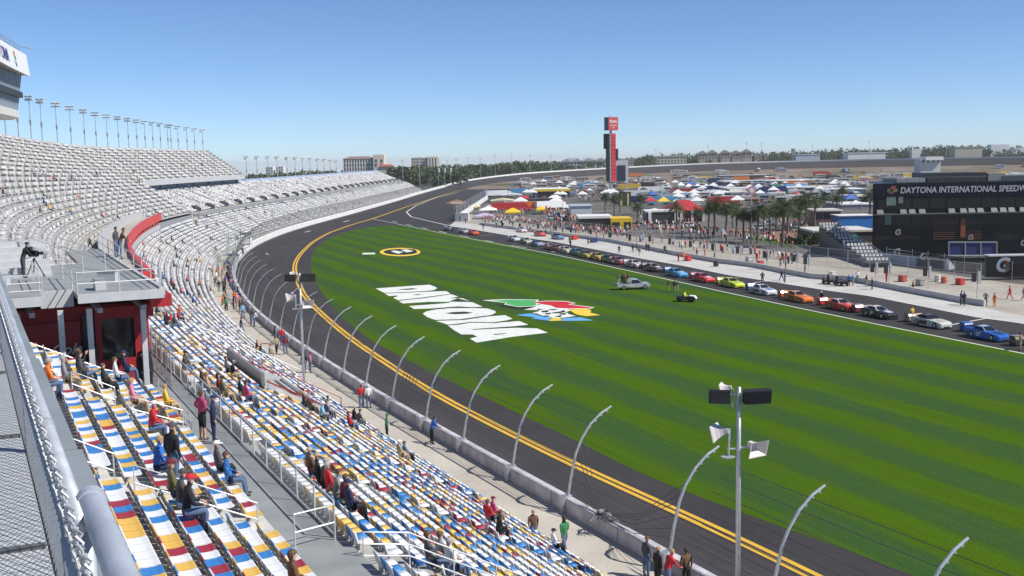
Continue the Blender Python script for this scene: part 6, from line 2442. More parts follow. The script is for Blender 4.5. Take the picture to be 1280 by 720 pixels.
# ------------------------------------------------------------------ pit wall, fences and sign poles
rnd = random.Random(23)
mpp = lambda u, v, z=-1: at(u, v, z).y / F_PX       # metres per pixel there
wl_px = [(600, 281.0), (682, 292.0), (762, 302.5), (841, 318.2), (894, 327.8), (942.6, 334), (983, 342), (1016, 348), (1067, 352), (1140, 366.5), (1209, 379.5), (1231, 383)]
mb = MB()
q = [at(u, v, GZ) for u, v in wl_px]
for a, b_ in zip(q[:-1], q[1:]):
    mb.bar(a + Vector((0, 0, .45)), b_ + Vector((0, 0, .45)), .35, .92)
tag(mb.build('pit_wall', mat('pit_wall_paint', (0.56, 0.56, 0.55), 0.8, 0, 0.15, 0.5)), 'long low pale concrete wall between pit road and the pit boxes', 'wall')
a, b_ = at(571, 276.5, GZ), at(609, 249, GZ)
g = empty('pit_entry_wall', a, 'white end wall with grey mesh above at the entry to pit road', 'wall')
mb = MB()
mb.bar(a + Vector((0, 0, 1.1)), b_ + Vector((0, 0, .9)), .8, 2.2)
mb.bar(a + Vector((-.5, 0, 1.5)), a + Vector((4.5, -2, 1.5)), .6, 3.0)
mb.build('concrete', WHITE, g)
mb = MB()
for k in range(11):
    p = a.lerp(b_, k / 10)
    mb.tube([p, p + Vector((0, 0, 6))], .12, 5)
mb.build('post_row', STEEL, g)
mb = MB()
mb.poly([a + Vector((0, 0, 2.2)), b_ + Vector((0, 0, 2.2)), b_ + Vector((0, 0, 5.8)), a + Vector((0, 0, 5.8))])
mb.build('mesh_panel', MESHM, g)
fl = [(590, 277), (640, 283), (690, 289), (740, 294), (780, 299), (835, 305), (892, 312), (955, 321), (1000, 327), (1050, 333), (1100, 338), (1150, 346), (1226, 354.5)]
q = resample([tuple(at(u, v, GZ))[:2] for u, v in fl], 5.5)
g = empty('pit_fence', (q[0][0], q[0][1], GZ), 'tall chain link fence along the back of the pit boxes', 'fence')
for k, p in enumerate(q[:95]):
    mb = MB()
    mb.tube([(p[0], p[1], GZ), (p[0], p[1], GZ + 3.4)], .05, 5)
    mb.build('post', STEEL, g)
mb = MB()
for a, b_ in zip(q[:-1], q[1:]):
    mb.poly([(*a, GZ + .05), (*b_, GZ + .05), (*b_, GZ + 3.2), (*a, GZ + 3.2)])
FMESH = MESHM.copy()
FMESH.name = 'pale_chain_link'
for n_ in FMESH.node_tree.nodes:
    if n_.type == 'MATH':
        n_.inputs[1].default_value, n_.inputs[2].default_value = .16, .06
FMESH.node_tree.nodes['Principled BSDF'].inputs['Base Color'].default_value = (.42, .43, .44, 1)
mb.build('mesh_panel', FMESH, g)
mb = MB()
for z in (1.7, 3.3):
    mb.tube([(p[0], p[1], GZ + z) for p in q], .035, 4)
mb.build('rail', STEEL, g)
# dark screened fence towards the glass building
sp = [at(u, v, GZ) for u, v in ((1108, 329), (1140, 333), (1180, 339), (1232, 347), (1300, 356))]
g = empty('screened_fence', sp[0], 'dark screened fence with round pale emblems before the glass building', 'fence')
SCREEN = MESHM.copy()
SCREEN.name = 'dark_screen'
SCREEN.node_tree.nodes['Principled BSDF'].inputs['Base Color'].default_value = (.02, .02, .022, 1)
for n_ in SCREEN.node_tree.nodes:
    if n_.type == 'MATH':
        n_.inputs[1].default_value, n_.inputs[2].default_value = .1, .62
mb, mp_ = MB(), MB()
for a, b_ in zip(sp[:-1], sp[1:]):
    mb.poly([a, b_, b_ + Vector((0, 0, 3.0)), a + Vector((0, 0, 3.0))])
mb.build('screen', SCREEN, g)
for a, b_ in zip(sp[:-1], sp[1:]):
    for k in range(2):
        p = a.lerp(b_, k / 2)
        mp_ = MB()
        mp_.tube([p, p + Vector((0, 0, 3.3))], .06, 5)
        mp_.build('post', STEEL, g)


def g_logo(c, xd, nv_, size, parent, col=WHITE):
    """bold G with a bolt across it"""
    text_mesh('letter', 'G', size, col, frame(c, xd, nv_), parent, .035 * size, .12, .02)
    x, n = Vector(xd).normalized(), Vector(nv_).normalized()
    y = n.cross(x)
    m2 = MB()
    pts = [(.02, .46), (.30, .20), (.16, .14), (.44, -.14), (.30, -.18), (.52, -.50), (.10, -.10), (.24, -.05), (-.06, .16), (.10, .22)]
    m2.prism([Vector(c) + x * (px_ * size * .8 + .12 * size) + y * py_ * size * .62 + n * .04 for px_, py_ in pts], n * .03)
    m2.build('bolt', paint((0.75, 0.22, 0.03)), parent)


NV = Vector((0, -1, 0))
for (u, v), sz in (((1121, 316), 2.0), ((1154, 321), 1.8)):
    c = at_y(u, v, at(u, v + 14, GZ).y - .3)
    text_mesh('letter', 'G', sz, paint((.5, .5, .5)), frame(c, (1, .1, 0), (0, -1, 0)), g, .05, .1, .02)
# sign poles of the pit boxes
SP = [(716, 296, 14), (741, 299, 15), (765, 303, 15), (790, 307, 17), (815, 312, 20), (840, 316, 21), (866, 320, 22), (894, 325, 24), (925, 330, 25), (959, 337, 27), (996, 342, 28), (1010, 346, 29), (1094, 355, 29), (1111, 358, 31), (1160, 363, 33), (1221, 374, 38),
      (630, 286, 11), (652, 288, 11), (675, 290, 12), (697, 293, 13)]
for k, (u, v, hp) in enumerate(sorted(SP)):
    p = at(u, v, GZ)
    h = hp * p.y / F_PX
    o = empty('pit_sign_pole', p, 'grey pole with a black pit board, %s along the pit boxes from the far end' % ORD[k], 'sign pole', 'sign poles standing along the pit boxes')
    mb = MB()
    mb.tube([p, p + Vector((0, 0, h))], .06, 6)
    mb.build('pole', STEEL, o)
    mb = MB()
    c = p + Vector((-.55, -.05, h - 1.2))
    mb.box(tuple(c), (.62, .25, 1.35))
    mb.box(tuple(p + Vector((-.5, 0, h - .15))), (1.1, .1, .1))
    mb.build('board', BLACK, o)
    if k > 10:
        mb = MB()
        mb.box(tuple(p + Vector((.22, 0, h - 1.2))), (.34, .24, 1.8))
        mb.build('panel', LGREY, o)

# people in the pits and on pit road
PITP = [(575, 277, 'black'), (582, 279, 'navy blue'), (604, 287, 'black'), (566, 291, 'black'), (619, 284.5, 'blue'), (621, 285.5, 'black'), (663, 291, 'dark grey'), (682, 295, 'black'), (713, 309, 'black'), (712, 303, 'dark grey'), (692, 289, 'navy blue'), (735, 305, 'black'),
        (774, 317, 'navy blue'), (791, 315, 'black'), (796, 314, 'black'), (800, 316, 'dark grey'), (808, 314, 'black'), (811, 314.5, 'navy blue'), (799, 320, 'dark grey'), (831, 317, 'black'), (848, 327, 'red'), (855, 326, 'orange'), (871, 322, 'maroon'), (881, 322, 'red'), (893, 327, 'black'),
        (953, 354, 'black'), (977, 351, 'navy blue'), (981, 353, 'dark grey'), (975.5, 333, 'maroon'), (982, 337, 'black'), (1006, 343, 'black'), (946, 327, 'red'), (1061, 358, 'blue'), (1066, 357, 'light blue'), (1072, 353, 'white'), (1083, 358, 'maroon'), (1090, 362, 'navy blue'),
        (1108, 353, 'red'), (1141, 366, 'maroon'), (1201, 381, 'navy blue'), (1205, 382.5, 'black'), (1232, 382, 'grey'), (1243, 383, 'orange'), (1262, 374, 'red'), (1279, 376, 'purple'), (1035, 356, 'black'), (1046, 358, 'navy blue'), (1275, 438, 'tan'), (1140, 402, 'yellow'), (1027, 381, 'black')]
for k, (u, v, t) in enumerate(PITP):
    ps = rnd.choice(('stand', 'walk', 'hips', 'stand'))
    bt = t if t in ('red', 'black', 'navy blue', 'orange') else rnd.choice(('black', 'denim', 'tan'))
    near_ = min(CARS, key=lambda c: (c[0] - u) ** 2 + (c[1] - v) ** 2 * 6)
    lab = 'person in %s %s near the %s' % (t, {'stand': 'standing', 'walk': 'walking', 'hips': 'hands on hips'}[ps], near_[5].split(' with ')[0].split(' numbered')[0].split(' behind')[0].split(' between')[0].split(' parked')[0].split(' last')[0].split(' tucked')[0].split(' ahead')[0].split(' at the')[0])
    if lab in LABELS:
        lab += ', nearer the pit fence'
    if lab in LABELS:
        lab = 'another ' + lab
    person(at(u, v, GZ), rnd.uniform(0, 6.28), ps, t, bt, lab, head=rnd.choice((None, 'black', 'white', 'red')), hair=rnd.randrange(4), detail=False)

# small gear in the pits
for k, (u, v, c, nm) in enumerate(((718, 299.5, (0.70, 0.06, 0.02), 'bright red tool chest'), (742, 303, (0.02, 0.05, 0.2), 'navy tool chest'), (860, 326, (0.62, 0.05, 0.03), 'red water barrow'), (950, 333, (0.55, 0.06, 0.05), 'red generator'), (895, 333, (0.03, 0.03, 0.03), 'black tyre stack'),
                                   (1172, 352, (0.62, 0.60, 0.58), 'white barrel'), (1180, 354, (0.55, 0.16, 0.1), 'salmon barrel'), (1200, 356, (0.6, 0.05, 0.04), 'red stand'), (1150, 357, (0.3, 0.31, 0.30), 'grey golf cart'), (936, 327, (0.5, 0.5, 0.5), 'grey cooler'),
                                   (1128, 352, (0.5, 0.1, 0.08), 'red cooler'), (1040, 347, (0.6, 0.6, 0.6), 'white cooler'))):
    p = at(u, v, GZ)
    mb = MB()
    if 'barrel' in nm or 'stack' in nm:
        mb.lathe([(.5, 0), (.55, .08), (.5, .3), (.56, .55), (.5, .8), (.52, 1.05), (.45, 1.12)], tuple(p), 12)
    else:
        s_ = 1.7 if k < 2 else 1.15
        mb.box(tuple(p + Vector((0, 0, .55))), (s_ * 1.1, s_ * .75, .8), PIT_YAW)
        mb.box(tuple(p + Vector((0, 0, 1.02))), (s_ * 1.18, s_ * .82, .12), PIT_YAW)
        for x in (-.4, .4):
            mb.box(tuple(p + Vector((x * s_, 0, .09))), (.16, s_ * .7, .18), PIT_YAW)
    tag(mb.build(nm.split(' ', 1)[1].replace(' ', '_'), paint(c), base=tuple(p)), nm + ' standing among the pit boxes', nm.split()[-1])

# ------------------------------------------------------------------ the glass building
BY = at(1100, 322, GZ).y
P_ = lambda u, v, d=0.0: at_y(u, v, BY - d)
x0, x1 = P_(1091, 270).x, P_(1440, 270).x
zt = P_(1180, 228).z
g = empty('glass_building', (x0, BY, GZ), 'long black glass building lettered with the name of the speedway', 'building')
BG = mat('black_facade', (0.006, 0.007, 0.010), 0.3, 0, 0.1, 0.2, spec=0.2)
DKB = mat('name_band', (0.006, 0.008, 0.02), 0.5, 0, 0.1, 0.3, spec=0.15)
mb = MB()
mb.prism([(x0, BY, GZ), (x1, BY, GZ), (x1 + 6, BY + 28, GZ), (x0 + 11, BY + 28, GZ)], (0, 0, zt - GZ))
mb.build('wall', BG, g)
mb = MB()
za, zb = P_(1180, 229).z, P_(1180, 244.5).z
mb.box(((x0 + x1) / 2, BY - .15, (za + zb) / 2), (x1 - x0 + .3, .28, za - zb))
mb.build('name_band', DKB, g)
for k in range(16):        # window bays
    xa = x0 + 1 + k * 3.6
    for vt, vb in ((247, 260), (266, 281)):
        z1_, z0_ = P_(1180, vt).z, P_(1180, vb).z
        mb = MB()
        mb.box((xa + 1.7, BY - .05, (z1_ + z0_) / 2), (3.3, .08, z1_ - z0_))
        mb.build('window', GLASS, g)
for u0, u1, v0, v1, c in ((1094, 1150, 265, 300, (.022, .020, .014)), (1152, 1172, 268, 300, (.006, .007, .006)), (1172, 1238, 266, 276, (.018, .020, .012)), (1240, 1300, 268, 300, (.012, .018, .010)), (1140, 1160, 248, 258, (.014, .022, .016))):
    mb = MB()
    a, b_ = P_(u0, v1), P_(u1, v0)
    mb.box(((a.x + b_.x) / 2, BY - .02, (a.z + b_.z) / 2), (b_.x - a.x, .05, b_.z - a.z))
    mb.build('facade_reflection', mat('facade_reflection', c, .3, 0, .5, .3, spec=.2), g)  # brown and green tints painted as reflections in the dark glass
zm = P_(1180, 263).z
for k in range(22):         # pale blocks standing for the crowd's reflection across the glass
    if rnd.random() < .75:
        mb = MB()
        c_ = x0 + 1.5 + k * 2.1 + rnd.uniform(-.4, .4)
        mb.prism([(c_ - .7, BY - 1.2, zm - .45), (c_ + .7, BY - 1.2, zm - .45), (c_ + .6, BY - .7, zm + .4), (c_ - .6, BY - .7, zm + .4)], (0, .5, 0))
        mb.build('crowd_reflection', paint((.12, .13, .14)), g)
mb = MB()
mb.box(((x0 + x1) / 2, BY - .7, zm - .6), (x1 - x0, 1.4, .2))
mb.build('balcony', DGREY, g)
for k in range(9):
    z_ = P_(1180, 277 + k * 2.7).z
    mb = MB()
    mb.box(((P_(1174, 0).x + P_(1236, 0).x) / 2, BY - .16, z_), (P_(1236, 0).x - P_(1174, 0).x, .14, .13))
    mb.build('louvre', paint((0.12, 0.05, 0.025)), g)
mb = MB()
mb.box((P_(1211, 0).x, BY - .4, (P_(1211, 273).z + P_(1211, 296).z) / 2), (1.0, .5, 3.9))
mb.build('sign_column', paint((0.22, 0.06, 0.02)), g)
t = text_mesh('lettering', 'DAYTONA INTERNATIONAL SPEEDWAY', 1.75, paint((0.42, 0.43, 0.46)), frame((0, 0, 0), (1, 0, 0), (0, -1, 0)), None, .035, .12, .03, 'LEFT')
xs_ = [v.co.x for v in t.data.vertices]
tgt = P_(1125, 237)
k_ = (P_(1280, 0).x - tgt.x) / ((max(xs_) - min(xs_)) * (27.2 / 31.6))
for v in t.data.vertices:
    v.co.x = tgt.x + (v.co.x - min(xs_)) * k_ - x0
    v.co.y = v.co.y - .36
    v.co.z = v.co.z + (P_(1180, 237.3).z - GZ)
t.parent = g
for (u, v, w_, h_, c) in ((1111, 238, .9, .8, (.07, .12, .06)), (1116, 235, 1.1, .8, (.25, .06, .03)), (1119, 238, .9, .6, (.3, .16, .04)), (1114, 241, 1.2, .5, (.16, .06, .06))):
    mb = MB()
    c_ = P_(u, v, .36)
    mb.prism([c_ + Vector((-w_ / 2, 0, -h_ / 2)), c_ + Vector((w_ * .4, 0, -h_ * .4)), c_ + Vector((w_ * .6, 0, h_ / 2)), c_ + Vector((-w_ * .3, 0, h_ * .45))], (0, -.06, 0))
    mb.build('emblem', paint(c), g)
for u0, u1, v0, v1 in ((1108, 1120, 243, 257), (1123, 1129, 245, 254), (1106, 1114, 269, 281)):
    mb = MB()
    a, b_ = P_(u0, v1, .2), P_(u1, v0, .2)
    mb.box(((a.x + b_.x) / 2, BY - .2, (a.z + b_.z) / 2), (b_.x - a.x, .06, b_.z - a.z))
    mb.build('pale_window', paint((.14, .19, .17), .3), g)  # pale paint stands for light reflected in these panes
g_logo(P_(1122, 290.5, .5), (1, 0, 0), (0, -1, 0), 1.6, g, paint((.32, .32, .34)))
g_logo(P_(1213, 297, .8), (1, 0, 0), (0, -1, 0), 1.5, g, paint((.25, .25, .27)))
g_logo(P_(1279, 304, .6), (1, 0, 0), (0, -1, 0), 1.7, g, paint((.3, .3, .32)))
for (u0, u1, v0, v1, c) in ((1112, 1147, 222, 227, (.3, .3, .3)), (1149, 1222, 215, 228, (.03, .032, .036)), (1224, 1240, 216, 228, (.25, .26, .26)), (1240, 1300, 218, 228, (.08, .09, .09))):
    mb = MB()
    yy = BY + 12
    a, b_ = at_y(u0, v1, yy), at_y(u1, v0, yy)
    mb.box(((a.x + b_.x) / 2, yy, (zt + b_.z) / 2), (b_.x - a.x, 9, b_.z - zt))
    mb.build('roof_unit', paint(c), g)
mb = MB()
for k in range(24):
    xx = x0 + k * 2.4
    mb.tube([(xx, BY + .2, zt), (xx, BY + .2, zt + 1.1)], .04, 4)
mb.tube([(x0, BY + .2, zt + 1.1), (x1, BY + .2, zt + 1.1)], .04, 4)
mb.build('roof_rail', DGREY, g)
# interview stage and hoarding before it
yy = BY - 12
g = empty('stage', at_y(1215, 322, yy), 'white framed stage with three dark blue panels before the glass building', 'stage')
Q_ = lambda u, v, yy=yy: at_y(u, v, yy)
mb = MB()
for u in (1186, 1206.5, 1226, 1246):
    mb.bar(Q_(u, 320), Q_(u, 302), .12, .12)
mb.bar(Q_(1186, 302.5), Q_(1246, 302.5), .14, .14)
mb.bar(Q_(1186, 319.5), Q_(1246, 319.5), .16, .16)
mb.build('frame', LGREY, g)
for u in (1196, 1216, 1236):
    mb = MB()
    c_ = Q_(u, 311) + Vector((0, .25, 0))
    mb.box(tuple(c_), (2.7, .1, 2.4))
    mb.build('panel', paint((.02, .03, .13)), g)
mb = MB()
c_ = Q_(1216, 321)
mb.box((c_.x, c_.y + 2, c_.z - .1), (10.5, 5, .25))
mb.box((c_.x, c_.y + 2, (c_.z + GZ) / 2 - .2), (10, 4.6, c_.z - GZ - .5), 0, 1)
mb.build('platform', [DGREY, BLACK], g)
yy2 = at(1260, 350, GZ).y
g = empty('hoarding', at_y(1233, 348, yy2), 'large black hoarding with a bold white G and a bolt at the pit edge', 'hoarding')
a, b_ = at_y(1232, 347, yy2), at_y(1340, 318, yy2)
mb = MB()
mb.box(((a.x + b_.x) / 2, yy2 + .2, (a.z + b_.z) / 2), (b_.x - a.x, .3, b_.z - a.z))
mb.build('panel', BLACK, g)
g_logo(at_y(1253, 332, yy2 - .1), (1, 0, 0), (0, -1, 0), 3.3, g, paint((.8, .8, .8)))
mb = MB()
mb.box(((a.x + b_.x) / 2, yy2 + .1, b_.z + .1), (b_.x - a.x, 2.2, .2))
mb.build('coping', LGREY, g)
# pale stepped bleacher beside the building
g = empty('bleacher', at(1048, 300, GZ), 'small bleacher of white seats stepping down beside the glass building', 'bleacher')
mb, sm = MB(), MB()
A_, B__ = at(1046, 308, GZ), at(1110, 333, GZ)
dA = (B__ - A_).normalized()
dN = Vector((-dA.y, dA.x, 0))
if dN.y < 0:
    dN = -dN
L_ = (B__ - A_).length
for k in range(12):
    z_ = GZ + 4.9 - k * .36
    p = A_ + dA * (L_ * k / 11)
    a_ = math.atan2(dA.y, dA.x)
    mb.box(tuple(p + dN * 2 + Vector((0, 0, z_ - p.z - .06))), (L_ / 11, 4.6, .12), a_)
    for q_ in range(6):
        c_ = p + dN * (.2 + q_ * .72) + Vector((0, 0, z_ - p.z))
        sm.box(tuple(c_ + Vector((0, 0, .34))), (.46, .5, .1), a_)
        sm.box(tuple(c_ - dA * .22 + Vector((0, 0, .6))), (.08, .5, .46), a_)
mb.prism([A_ + dN * .2, B__ + dN * .2, B__ + dN * .2 + Vector((0, 0, .7)), A_ + dN * .2 + Vector((0, 0, 4.6))], dN * 4.0)
mb.build('terrace', DGREY, g)
tag(sm.build('seat', WHITE, g), kind='stuff')
for h_ in (1.0, .5):
    mb = MB()
    mb.bar(A_ + Vector((0, 0, 4.9 + h_)), B__ + Vector((0, 0, .95 + h_)), .06, .07)
    mb.build('rail', STEEL, g)
# white and blue barrier steps at the foot of the glass building
A_, B__ = at(1112, 331, GZ), at(1190, 338, GZ)
g = empty('stepped_barrier', A_, 'low pale blue stepped barrier with steel rails before the glass building', 'barrier')
mb = MB()
mb.bar(A_ + Vector((0, 2, 1.0)), B__ + Vector((0, 2, .7)), 1.6, 2.0)
mb.build('barrier', paint((.30, .38, .46)), g)
for h_ in (2.4, 3.0):
    mb = MB()
    mb.bar(A_ + Vector((0, 1.5, h_)), B__ + Vector((0, 1.5, h_ - .4)), .07, .07)
    mb.build('rail', STEEL, g)


# ------------------------------------------------------------------ tents, trucks, campers
def boxed(name, u, v, w_px, h_px, depth, mats, label, cat, roof=None, group=None, yaw=0.0, parts=()):
    """a box-like thing whose front base centre is seen at pixel (u, v)"""
    p = at(u, v, GZ)
    k = p.y / F_PX
    o = empty(name, p, label, cat, group)
    w_, h_ = w_px * k, h_px * k
    mb = MB()
    mb.box(tuple(p + Vector((0, depth / 2, h_ / 2))), (w_, depth, h_), yaw)
    mb.build('wall', mats, o)
    if roof:
        m2 = MB()
        kind, rm, rh = roof
        c = p + Vector((0, depth / 2, h_))
        if kind == 'flat':
            m2.box(tuple(c + Vector((0, 0, rh / 2))), (w_ + .6, depth + .6, rh), yaw)
        elif kind == 'hip':
            m2.box(tuple(c + Vector((0, 0, rh / 2))), (w_ + 1, depth + 1, rh), yaw, 0, .25)
        elif kind == 'gable':
            m2.prism([c + Vector((-w_ / 2 - .4, -depth / 2 - .4, 0)), c + Vector((-w_ / 2 - .4, depth / 2 + .4, 0)), c + Vector((-w_ / 2 - .4, 0, rh))], (w_ + .8, 0, 0))
        m2.build('roof', rm, o)
    return o, p, w_, h_, k


def canopy(u, v, w_px, h_px, depth, col, label, legs=4, kind='hip', skirt=None, group=None):
    p = at(u, v, GZ)
    k = p.y / F_PX
    o = empty('canopy_tent', p, label, 'tent', group)
    w_, h_ = w_px * k, h_px * k
    for sx in (-1, 1):
        for y in (0, depth):
            mb = MB()
            q = p + Vector((sx * w_ / 2 * .96, y, 0))
            mb.tube([q, q + Vector((0, 0, h_ * .62))], .07, 5)
            mb.build('leg', STEEL, o)
    mb = MB()
    c = p + Vector((0, depth / 2, h_ * .6))
    if kind == 'hip':
        mb.box(tuple(c + Vector((0, 0, h_ * .22))), (w_, depth, h_ * .42), 0, 0, .12)
        mb.box(tuple(c - Vector((0, 0, h_ * .06))), (w_, depth, h_ * .14), 0, 0, 1)
    elif kind == 'gable':
        mb.prism([c + Vector((-w_ / 2, -depth / 2, 0)), c + Vector((w_ / 2, -depth / 2, 0)), c + Vector((0, -depth / 2, h_ * .42))], (0, depth, 0))
    else:
        mb.box(tuple(c + Vector((0, 0, h_ * .2))), (w_, depth, h_ * .22))
    mb.build('canopy', paint(col, .7), o)
    if skirt:
        mb = MB()
        mb.box(tuple(p + Vector((0, .1, h_ * .3))), (w_ * .94, .12, h_ * .58))
        mb.build('front_panel', paint(skirt), o)
    return o


YC, WC, RC, KC = (0.80, 0.52, 0.02), (0.80, 0.80, 0.78), (0.50, 0.03, 0.04), (0.03, 0.03, 0.035)
# the yellow and white merchandise pavilion, the pale block beside it
o, p, w_, h_, k = boxed('pavilion', 744, 287, 40, 14, 12, paint((.04, .035, .03)), 'dark fronted pavilion with a white flat roof and a yellow end', 'pavilion', ('flat', WHITE, .7))
m2 = MB()
m2.box(tuple(at(777, 287.5, GZ) + Vector((0, 5, h_ / 2))), (26 * k, 11, h_ + .3))
m2.build('yellow_end', paint(YC), o)
m2 = MB()
for u in (770, 784):
    m2.box(tuple(at(u, 287.6, GZ) + Vector((0, -.75, h_ * .38))), (9 * k, .2, h_ * .66))
m2.build('opening', BLACK, o)
boxed('block_building', 727, 272, 26, 14, 14, paint((.62, .64, .66)), 'white block building with a blue shaded side beside the pavilion', 'building', ('flat', paint((.45, .5, .6)), .3))
o, p, w_, h_, k = boxed('long_canopy', 690, 247, 44, 9, 30, paint((.03, .03, .03)), 'long white canopy edged in yellow beside the crowded lane', 'canopy', ('flat', WHITE, .8))
m2 = MB()
m2.box(tuple(p + Vector((0, -.5, h_ + .1))), (w_ + .6, .3, 1.3))
m2.build('yellow_edge', paint(YC), o)
for k_, (u, v, w_, h_, d, col, nm) in enumerate((
        (641, 272, 20, 11, 9, YC, 'yellow canopy tent at the head of the pit crowd'), (676, 268, 12, 10, 8, YC, 'small yellow canopy tent behind the pit fence'), (610, 268, 22, 9, 10, WC, 'white canopy tent at the pit entry'),
        (592, 262, 16, 6, 10, (.70, .62, .35), 'straw coloured tent beyond the pit entry'), (625, 262, 34, 6, 14, (.72, .70, .62), 'cream marquee beyond the pit entry'), (628, 254, 30, 5, 16, (.74, .66, .38), 'pale yellow marquee behind the cream one'),
        (605, 274, 24, 7, 8, (.55, .50, .70), 'lilac and white awning by the pit entry wall'), (655, 252, 14, 7, 10, RC, 'red canopy tent among the haulers'), (669, 256, 14, 8, 8, (.06, .08, .3), 'navy canopy tent among the haulers'),
        (640, 247, 26, 5, 14, (.80, .80, .80), 'white marquee under the far bank'), (712, 246, 18, 6, 10, (.15, .22, .5), 'blue marquee near the crowd'), (820, 269, 18, 8, 8, (.64, .60, .50), 'sand coloured parasol tent before the red roof'),
        (862, 238, 10, 8, 8, WC, 'first white peaked tent of the row of five'), (873, 238.3, 10, 8, 8, WC, 'second white peaked tent of the row of five'), (884, 238.6, 10, 8, 8, WC, 'middle white peaked tent of the row of five'),
        (895, 239, 10, 8, 8, WC, 'fourth white peaked tent of the row of five'), (852, 237, 9, 9, 8, WC, 'tall white peaked tent starting the row of five'), (1075, 284, 30, 9, 8, WC, 'broad white tent beside the glass building'),
        (1016, 272, 18, 9, 8, WC, 'white tent behind the palms'), (953, 262, 16, 7, 8, (.3, .34, .5), 'faded blue tent among the palms'))):
    canopy(u, v, w_, h_, d, col, nm, group='canopy tents in the infield', kind='gable' if 'marquee' in nm else 'hip')
o, p, w_, h_, k = boxed('red_roof_pavilion', 858, 277, 46, 14, 14, paint((.10, .03, .03)), 'open pavilion with a red hipped roof behind the palms', 'pavilion', ('hip', paint((.50, .03, .04)), 3.2))
for sx in (-.45, -.15, .15, .45):
    m2 = MB()
    m2.box(tuple(p + Vector((w_ * sx, -.7, h_ / 2))), (.8, .8, h_))
    m2.build('pillar', OFFWHITE, o)
o, p, w_, h_, k = boxed('flat_canopy', 828, 280, 40, 15, 9, paint((.05, .05, .055)), 'flat white canopy on white pillars before the red roof', 'canopy', ('flat', WHITE, .5))
for sx in (-.4, .42):
    m2 = MB()
    m2.box(tuple(p + Vector((w_ * sx, -.5, h_ / 2))), (1.0, .6, h_))
    m2.build('pillar', WHITE, o)
o, p, w_, h_, k = boxed('flat_canopy', 1055, 304, 76, 14, 14, paint((.05, .055, .05)), 'wide white flat roof beside the glass building', 'canopy', ('flat', OFFWHITE, .5))
m2 = MB()
m2.box(tuple(p + Vector((2, -.2, h_ * .45))), (2.2, .2, 1.8))
m2.build('green_panel', paint((.04, .4, .16)), o)
o, p, w_, h_, k = boxed('trailer_office', 1034, 282, 34, 18, 9, paint((.16, .09, .08)), 'brown and cream raised viewing trailer beside the palms', 'trailer', ('flat', paint((.66, .64, .56)), .5))
for sx in (-.32, 0, .32):
    m2 = MB()
    m2.box(tuple(p + Vector((w_ * sx, -.06, h_ * .68))), (w_ * .26, .1, h_ * .34))
    m2.build('window', GLASS, o)
boxed('blue_hauler', 1070, 285, 42, 15, 8, paint((.03, .20, .55), .3, .4), 'bright blue box trailer behind the white tent', 'trailer', ('flat', WHITE, .2))
for k_, (u, v, w_, nm) in enumerate(((1072, 262, 40, 'lower'), (1080, 252, 30, 'middle'), (1060, 243, 46, 'upper'))):
    boxed('long_shed', u, v, w_, 6, 22, paint((.25, .25, .26)), '%s white roofed shed left of the glass building' % nm, 'shed', ('flat', WHITE, .4), 'white roofed sheds')
for k_, (u, v, w_, d) in enumerate(((970, 231, 130, 26), (985, 240, 150, 24), (905, 246, 60, 18), (930, 224, 60, 20), (840, 249, 60, 16))):
    o, p, w2, h2, k = boxed('garage', u, v, w_, 4.5, d, paint((.05, .05, .055)), 'long low garage with %s roof, %s behind the palms' % (('a white', 'a pale', 'a cream', 'a grey', 'a blue')[k_], ('deep', 'just', 'close', 'farthest', 'left')[k_]), 'garage',
          ('flat', paint(((.74, .74, .72), (.66, .66, .64), (.7, .66, .56), (.5, .5, .52), (.16, .26, .42))[k_]), .6), 'long garages')

# motorhomes, trucks and cars: one of each built, then copied
RVB, RVW, RVS = MB(), MB(), {-1: MB(), 1: MB()}
RVB.prism([(-4.6, -1.25, .45), (4.3, -1.25, .45), (4.7, -1.25, 1.2), (4.55, -1.25, 2.6), (3.9, -1.25, 3.3), (-4.6, -1.25, 3.35)], (0, 2.5, 0))
RVB.box((-1, 0, 3.5), (1.4, 1.1, .3))
RVL = {sg: MB() for sg in (-1, 1)}
for sg in (-1, 1):
    RVL[sg].prism([(-4.0, sg * 1.255, 1.75), (3.3, sg * 1.255, 1.75), (3.5, sg * 1.255, 2.55), (-4.0, sg * 1.255, 2.55)], (0, sg * .02, 0))
RVW.prism([(4.68, -1.1, 1.5), (4.68, 1.1, 1.5), (4.55, 1.05, 2.6), (4.55, -1.05, 2.6)], (.03, 0, 0))
for sg in (-1, 1):
    RVS[sg].box((-.2, sg * 1.266, 1.15), (8.4, .03, .4))
WHL = MB()
WHL.lathe([(.2, -.13), (.4, -.14), (.45, -.1), (.45, .1), (.4, .14), (.2, .13)], (0, 0, 0), 10, 0, Matrix.Rotation(R(90), 3, 'X'))
SDB, SDG = MB(), MB()
SDB.prism([(-2.3, -.88, .25), (2.25, -.88, .25), (2.35, -.88, .62), (1.2, -.88, .88), (-1.7, -.88, .92), (-2.35, -.88, .85)], (0, 1.76, 0))
SDB.prism([(-1.35, -.66, 1.40), (.05, -.66, 1.42), (.06, -.6, 1.46), (-1.3, -.6, 1.46)], (0, 1.3, 0))
SDG.prism([(-1.75, -.8, .90), (1.05, -.8, .88), (.1, -.68, 1.41), (-1.35, -.68, 1.41)], (0, 1.6, 0))
SVB, SVG = MB(), MB()
SVB.prism([(-2.4, -.95, .35), (2.3, -.95, .35), (2.4, -.95, .85), (1.3, -.95, 1.1), (-2.4, -.95, 1.1)], (0, 1.9, 0))
SVB.prism([(-2.3, -.8, 1.70), (.3, -.8, 1.70), (.2, -.75, 1.78), (-2.2, -.75, 1.78)], (0, 1.6, 0))
